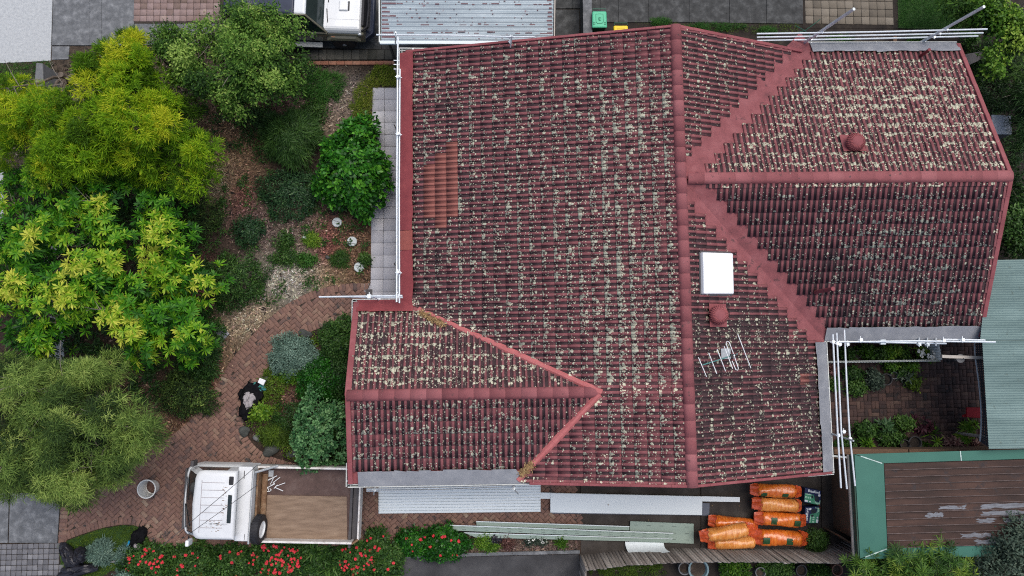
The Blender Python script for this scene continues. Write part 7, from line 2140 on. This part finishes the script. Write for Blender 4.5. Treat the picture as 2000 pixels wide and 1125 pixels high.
# rear soil strip greenery
for i, (x, y, rx, ry, h, mt, tt, lab) in enumerate(((1500, 60, 18, 8, .2, 'lf_lawn', .5, 'mossy growth at the left end of the upper rails'), (1400, 52, 70, 7, .12, 'lf_lawn', .45, 'mossy strip along the mouldy slabs left of the rails'), (1290, 42, 20, 8, .15, 'lf_lawn', .6, 'small weeds at the slab edge above the ridge end'), (1640, 75, 30, 6, .25, 'lf_lawn', .5, 'low weeds under the upper rails'), (1790, 80, 14, 6, .4, 'lf_bright', .15, 'green seedling by the timber stump'), (1893, 80, 14, 12, .5, 'lf_dark', .7, 'dark leaves at the right end of the upper rails'), (1905, 190, 22, 50, .4, 'lf_dark', .3, 'dark undergrowth beside the sloping gable at the right'), (1930, 120, 26, 40, .5, 'lf_dark', .35, 'dark leaves below the bright creeper tree'))):
    bush('rear_plant', lab, 'plant', x, y, rx, ry, h, int(60 + rx * ry * .25), small(.08, .03, 11) if h > .25 else need(.07, .01, 14), M[mt], 360 + i, 'plants behind the house', tint0=tt, stem=h > .3)
o = MB().prism(PP([(1885, 106), (1918, 100), (1926, 112), (1890, 128)], .3), .24, .3).build('old_panel', M['steel_dark'], None); tag(o, 'dark weathered panel lying behind the right gable', 'panel')

# ------------------------------------------------------------------ grass, bark and litter that nobody could count
def scatter_grass(name, label, polys, dens, L, Wd, m, tint0, tv=.15, seed=0, el=(.5, 1.5)):
    rg = np.random.default_rng(seed)
    Cs = []
    for pl in polys:
        p = np.array(pl, float); ar = (p[:, 0].max() - p[:, 0].min()) * (p[:, 1].max() - p[:, 1].min()) / 63 ** 2
        q = sample_poly(pl, max(20, int(ar * dens)), rg)
        Cs.append(Pv(q[:, 0], q[:, 1], np.zeros(len(q)) - .004))
    C = np.concatenate(Cs)
    N = np.tile([0, 0, 1.0], (len(C), 1)) + rg.normal(0, .15, (len(C), 3))
    big = .18 * np.sin(C[:, 0] * 3.1 + seed) * np.cos(C[:, 1] * 2.7)
    o = foliage(name, [leaves(C, N, 7, L, Wd, el, tint0 + big + rg.normal(0, tv, len(C)), rg, droop=.2, jit=.03)], m, None)
    tag(o, label, 'grass', kind='stuff'); return o
scatter_grass('lawn_tip', 'mossy grass on the lawn tip beside the driveway', [[(116, 1064), (150, 1050), (198, 1033), (240, 1026), (268, 1028), (284, 1042), (294, 1062), (300, 1078), (250, 1095), (200, 1125), (150, 1160), (128, 1130)]], 420, .05, .009, M['lf_grass'], .42, seed=1)
M['lawn_base'] = mat('lawn_thatch', [(0, (.014, .035, .009)), (1, (.03, .07, .016))], 9, .95)
structure('lawn', [(1752, -60), (1900, -60), (1880, 57), (1755, 55)], -.008, M['lawn_base'], label='thatch of the dark green upper lawn')
structure('lawn', [(114, 1063), (150, 1049), (198, 1033), (240, 1026), (268, 1028), (284, 1042), (294, 1064), (300, 1078), (250, 1095), (200, 1125), (150, 1180), (130, 1180)], -.008, M['lawn_base'], label='thatch of the mossy lawn tip')
scatter_grass('upper_lawn', 'dark green lawn beside the tan pavers', [[(1752, -40), (1900, -40), (1880, 56), (1755, 54)]], 900, .06, .010, M['lf_lawn'], .5, seed=2)
scatter_grass('path_grass', 'yellow green grass patch at the upper end of the paver path', [[(735, 128), (775, 130), (775, 168), (728, 168), (726, 200), (700, 215), (690, 180), (720, 150)], [(680, 205), (726, 195), (724, 260), (700, 240)]], 380, .11, .011, M['lf_grass'], .85, seed=3)
scatter_grass('verge_grass', 'green grass by the letter box at the pale footpath', [[(-40, 128), (98, 121), (104, 160), (60, 175), (-40, 180)]], 420, .08, .010, M['lf_lawn'], .75, seed=4)
scatter_grass('strip_moss', 'moss and grass in the soil strip above the upper rails', [[(1240, 46), (1560, 48), (1560, 64), (1470, 66), (1330, 56)]], 260, .05, .010, M['lf_grass'], .25, seed=5)

def weeds(name, label, polys, n, m, tint0, seed, L=.09, Wd=.035):
    rg = np.random.default_rng(seed)
    q = np.concatenate([sample_poly(pl, n // len(polys), rg) for pl in polys])
    q = q[~inside(q, PATH)]
    q = np.concatenate([q + rg.normal(0, 5, q.shape) for _ in range(9)])
    C = Pv(q[:, 0], q[:, 1], rg.uniform(0, .10, len(q)))
    N = np.tile([0, 0, 1.0], (len(C), 1)) + rg.normal(0, .3, (len(C), 3))
    o = foliage(name, [leaves(C, N, 6, L, Wd, (-.1, 1.2), tint0 + rg.normal(0, .18, len(C)), rg, droop=.2, jit=.05)], m, None)
    tag(o, label, kind='stuff'); return o
weeds('ground_cover', 'scattered low weeds and seedlings over the left garden', [[(330, 190), (560, 200), (640, 150), (724, 270), (720, 540), (480, 610), (380, 560), (420, 420)]], 150, M['lf_dark'], .6, 71)
weeds('ground_cover', 'dark low growth beneath the big trees at the left', [[(20, 330), (330, 330), (420, 480), (400, 720), (250, 800), (20, 700)]], 420, M['lf_dark'], .5, 72, .13, .045)
weeds('ground_cover', 'small weeds between the shrubs of the planted island', [[(480, 840), (500, 760), (545, 690), (620, 645), (690, 640), (690, 870), (560, 890)]], 90, M['lf_grass'], .3, 73)
weeds('ground_cover', 'dark weeds in the soil behind the house wing', [[(1880, 90), (1990, 90), (2000, 330), (1970, 330), (1900, 120)], [(1940, 330), (2000, 340), (2000, 500), (1950, 500)]], 160, M['lf_dark'], .4, 74)
weeds('ground_cover', 'leafy growth between the flower bushes along the driveway', [[(240, 1080), (320, 1068), (760, 1070), (780, 1125), (240, 1125)]], 260, M['lf_dark'], .6, 75, .11, .05)

def flakes(name, label, n, polys, seed, L=.10, Wd=.032, lift_=.012):
    rg = np.random.default_rng(seed)
    q = np.concatenate([sample_poly(pl, n // len(polys), rg) for pl in polys])
    col, w = garden_col(q)
    keep = rg.random(len(q)) < (.25 + .75 * w)
    keep &= ~(inside(q, PATH) & (rg.random(len(q)) > .05))
    keep &= ~((q[:, 0] > 722) & (q[:, 1] > 160) & (q[:, 1] < 600))
    keep &= ~((q[:, 0] < 12) | ((q[:, 1] < 122) & (q[:, 0] < 300)))
    q, col = q[keep], col[keep]; m = len(q)
    C = Pv(q[:, 0], q[:, 1], rg.uniform(.0, lift_ * 2, m))
    ang = rg.random(m) * 6.283
    a = rg.normal(0, .4, m)[:, None]; b_ = rg.normal(0, .4, m)[:, None]
    X, Y, Z = flat_axes(ang); X = X + Z * a; Y = Y + Z * b_
    l = L * rg.uniform(.5, 1.5, m)[:, None]; ww = Wd * rg.uniform(.6, 1.5, m)[:, None]
    V = np.stack([C - X * l / 2, C - Y * ww / 2, C + X * l / 2, C + Y * ww / 2], 1).reshape(-1, 3)
    V[:, 2] = np.maximum(V[:, 2], -.008)
    cc = col * rg.lognormal(-.05, .55, (m, 1)) * rg.uniform(.9, 1.1, (m, 3)); cc = np.clip(cc, .01, .62)
    F = np.arange(m * 4).reshape(m, 4)
    o = finish(name, np_mesh(name, V, F, {'col': ('FLOAT_COLOR', np.concatenate([np.repeat(cc, 4, 0), np.ones((m * 4, 1))], 1))}), M['flake'], None)
    tag(o, label, kind='stuff'); return o
flakes('bark_litter', 'bark chips and dry leaves over the left garden', 60000, [[(-40, 110), (600, 110), (740, 130), (726, 560), (560, 600), (420, 760), (330, 870), (100, 960), (-40, 960)]], 5)
flakes('bark_litter', 'brown leaf litter on the planted island', 9000, [[(480, 840), (500, 760), (545, 690), (620, 645), (700, 625), (690, 880), (560, 890)]], 6)
flakes('bark_litter', 'dry litter in the soil border along the driveway', 8000, [[(735, 1045), (800, 1040), (1130, 1045), (1130, 1080), (780, 1090), (735, 1110)]], 7)
litter('fallen_leaves', 'few fallen leaves scattered over driveway and yards', [(P(130, 960), P(700, 905), .9), (P(1140, 1020), P(1560, 930), .5), (P(760, 1030), P(1100, 1020), .3)], 60, DRY, None, .05, .02)
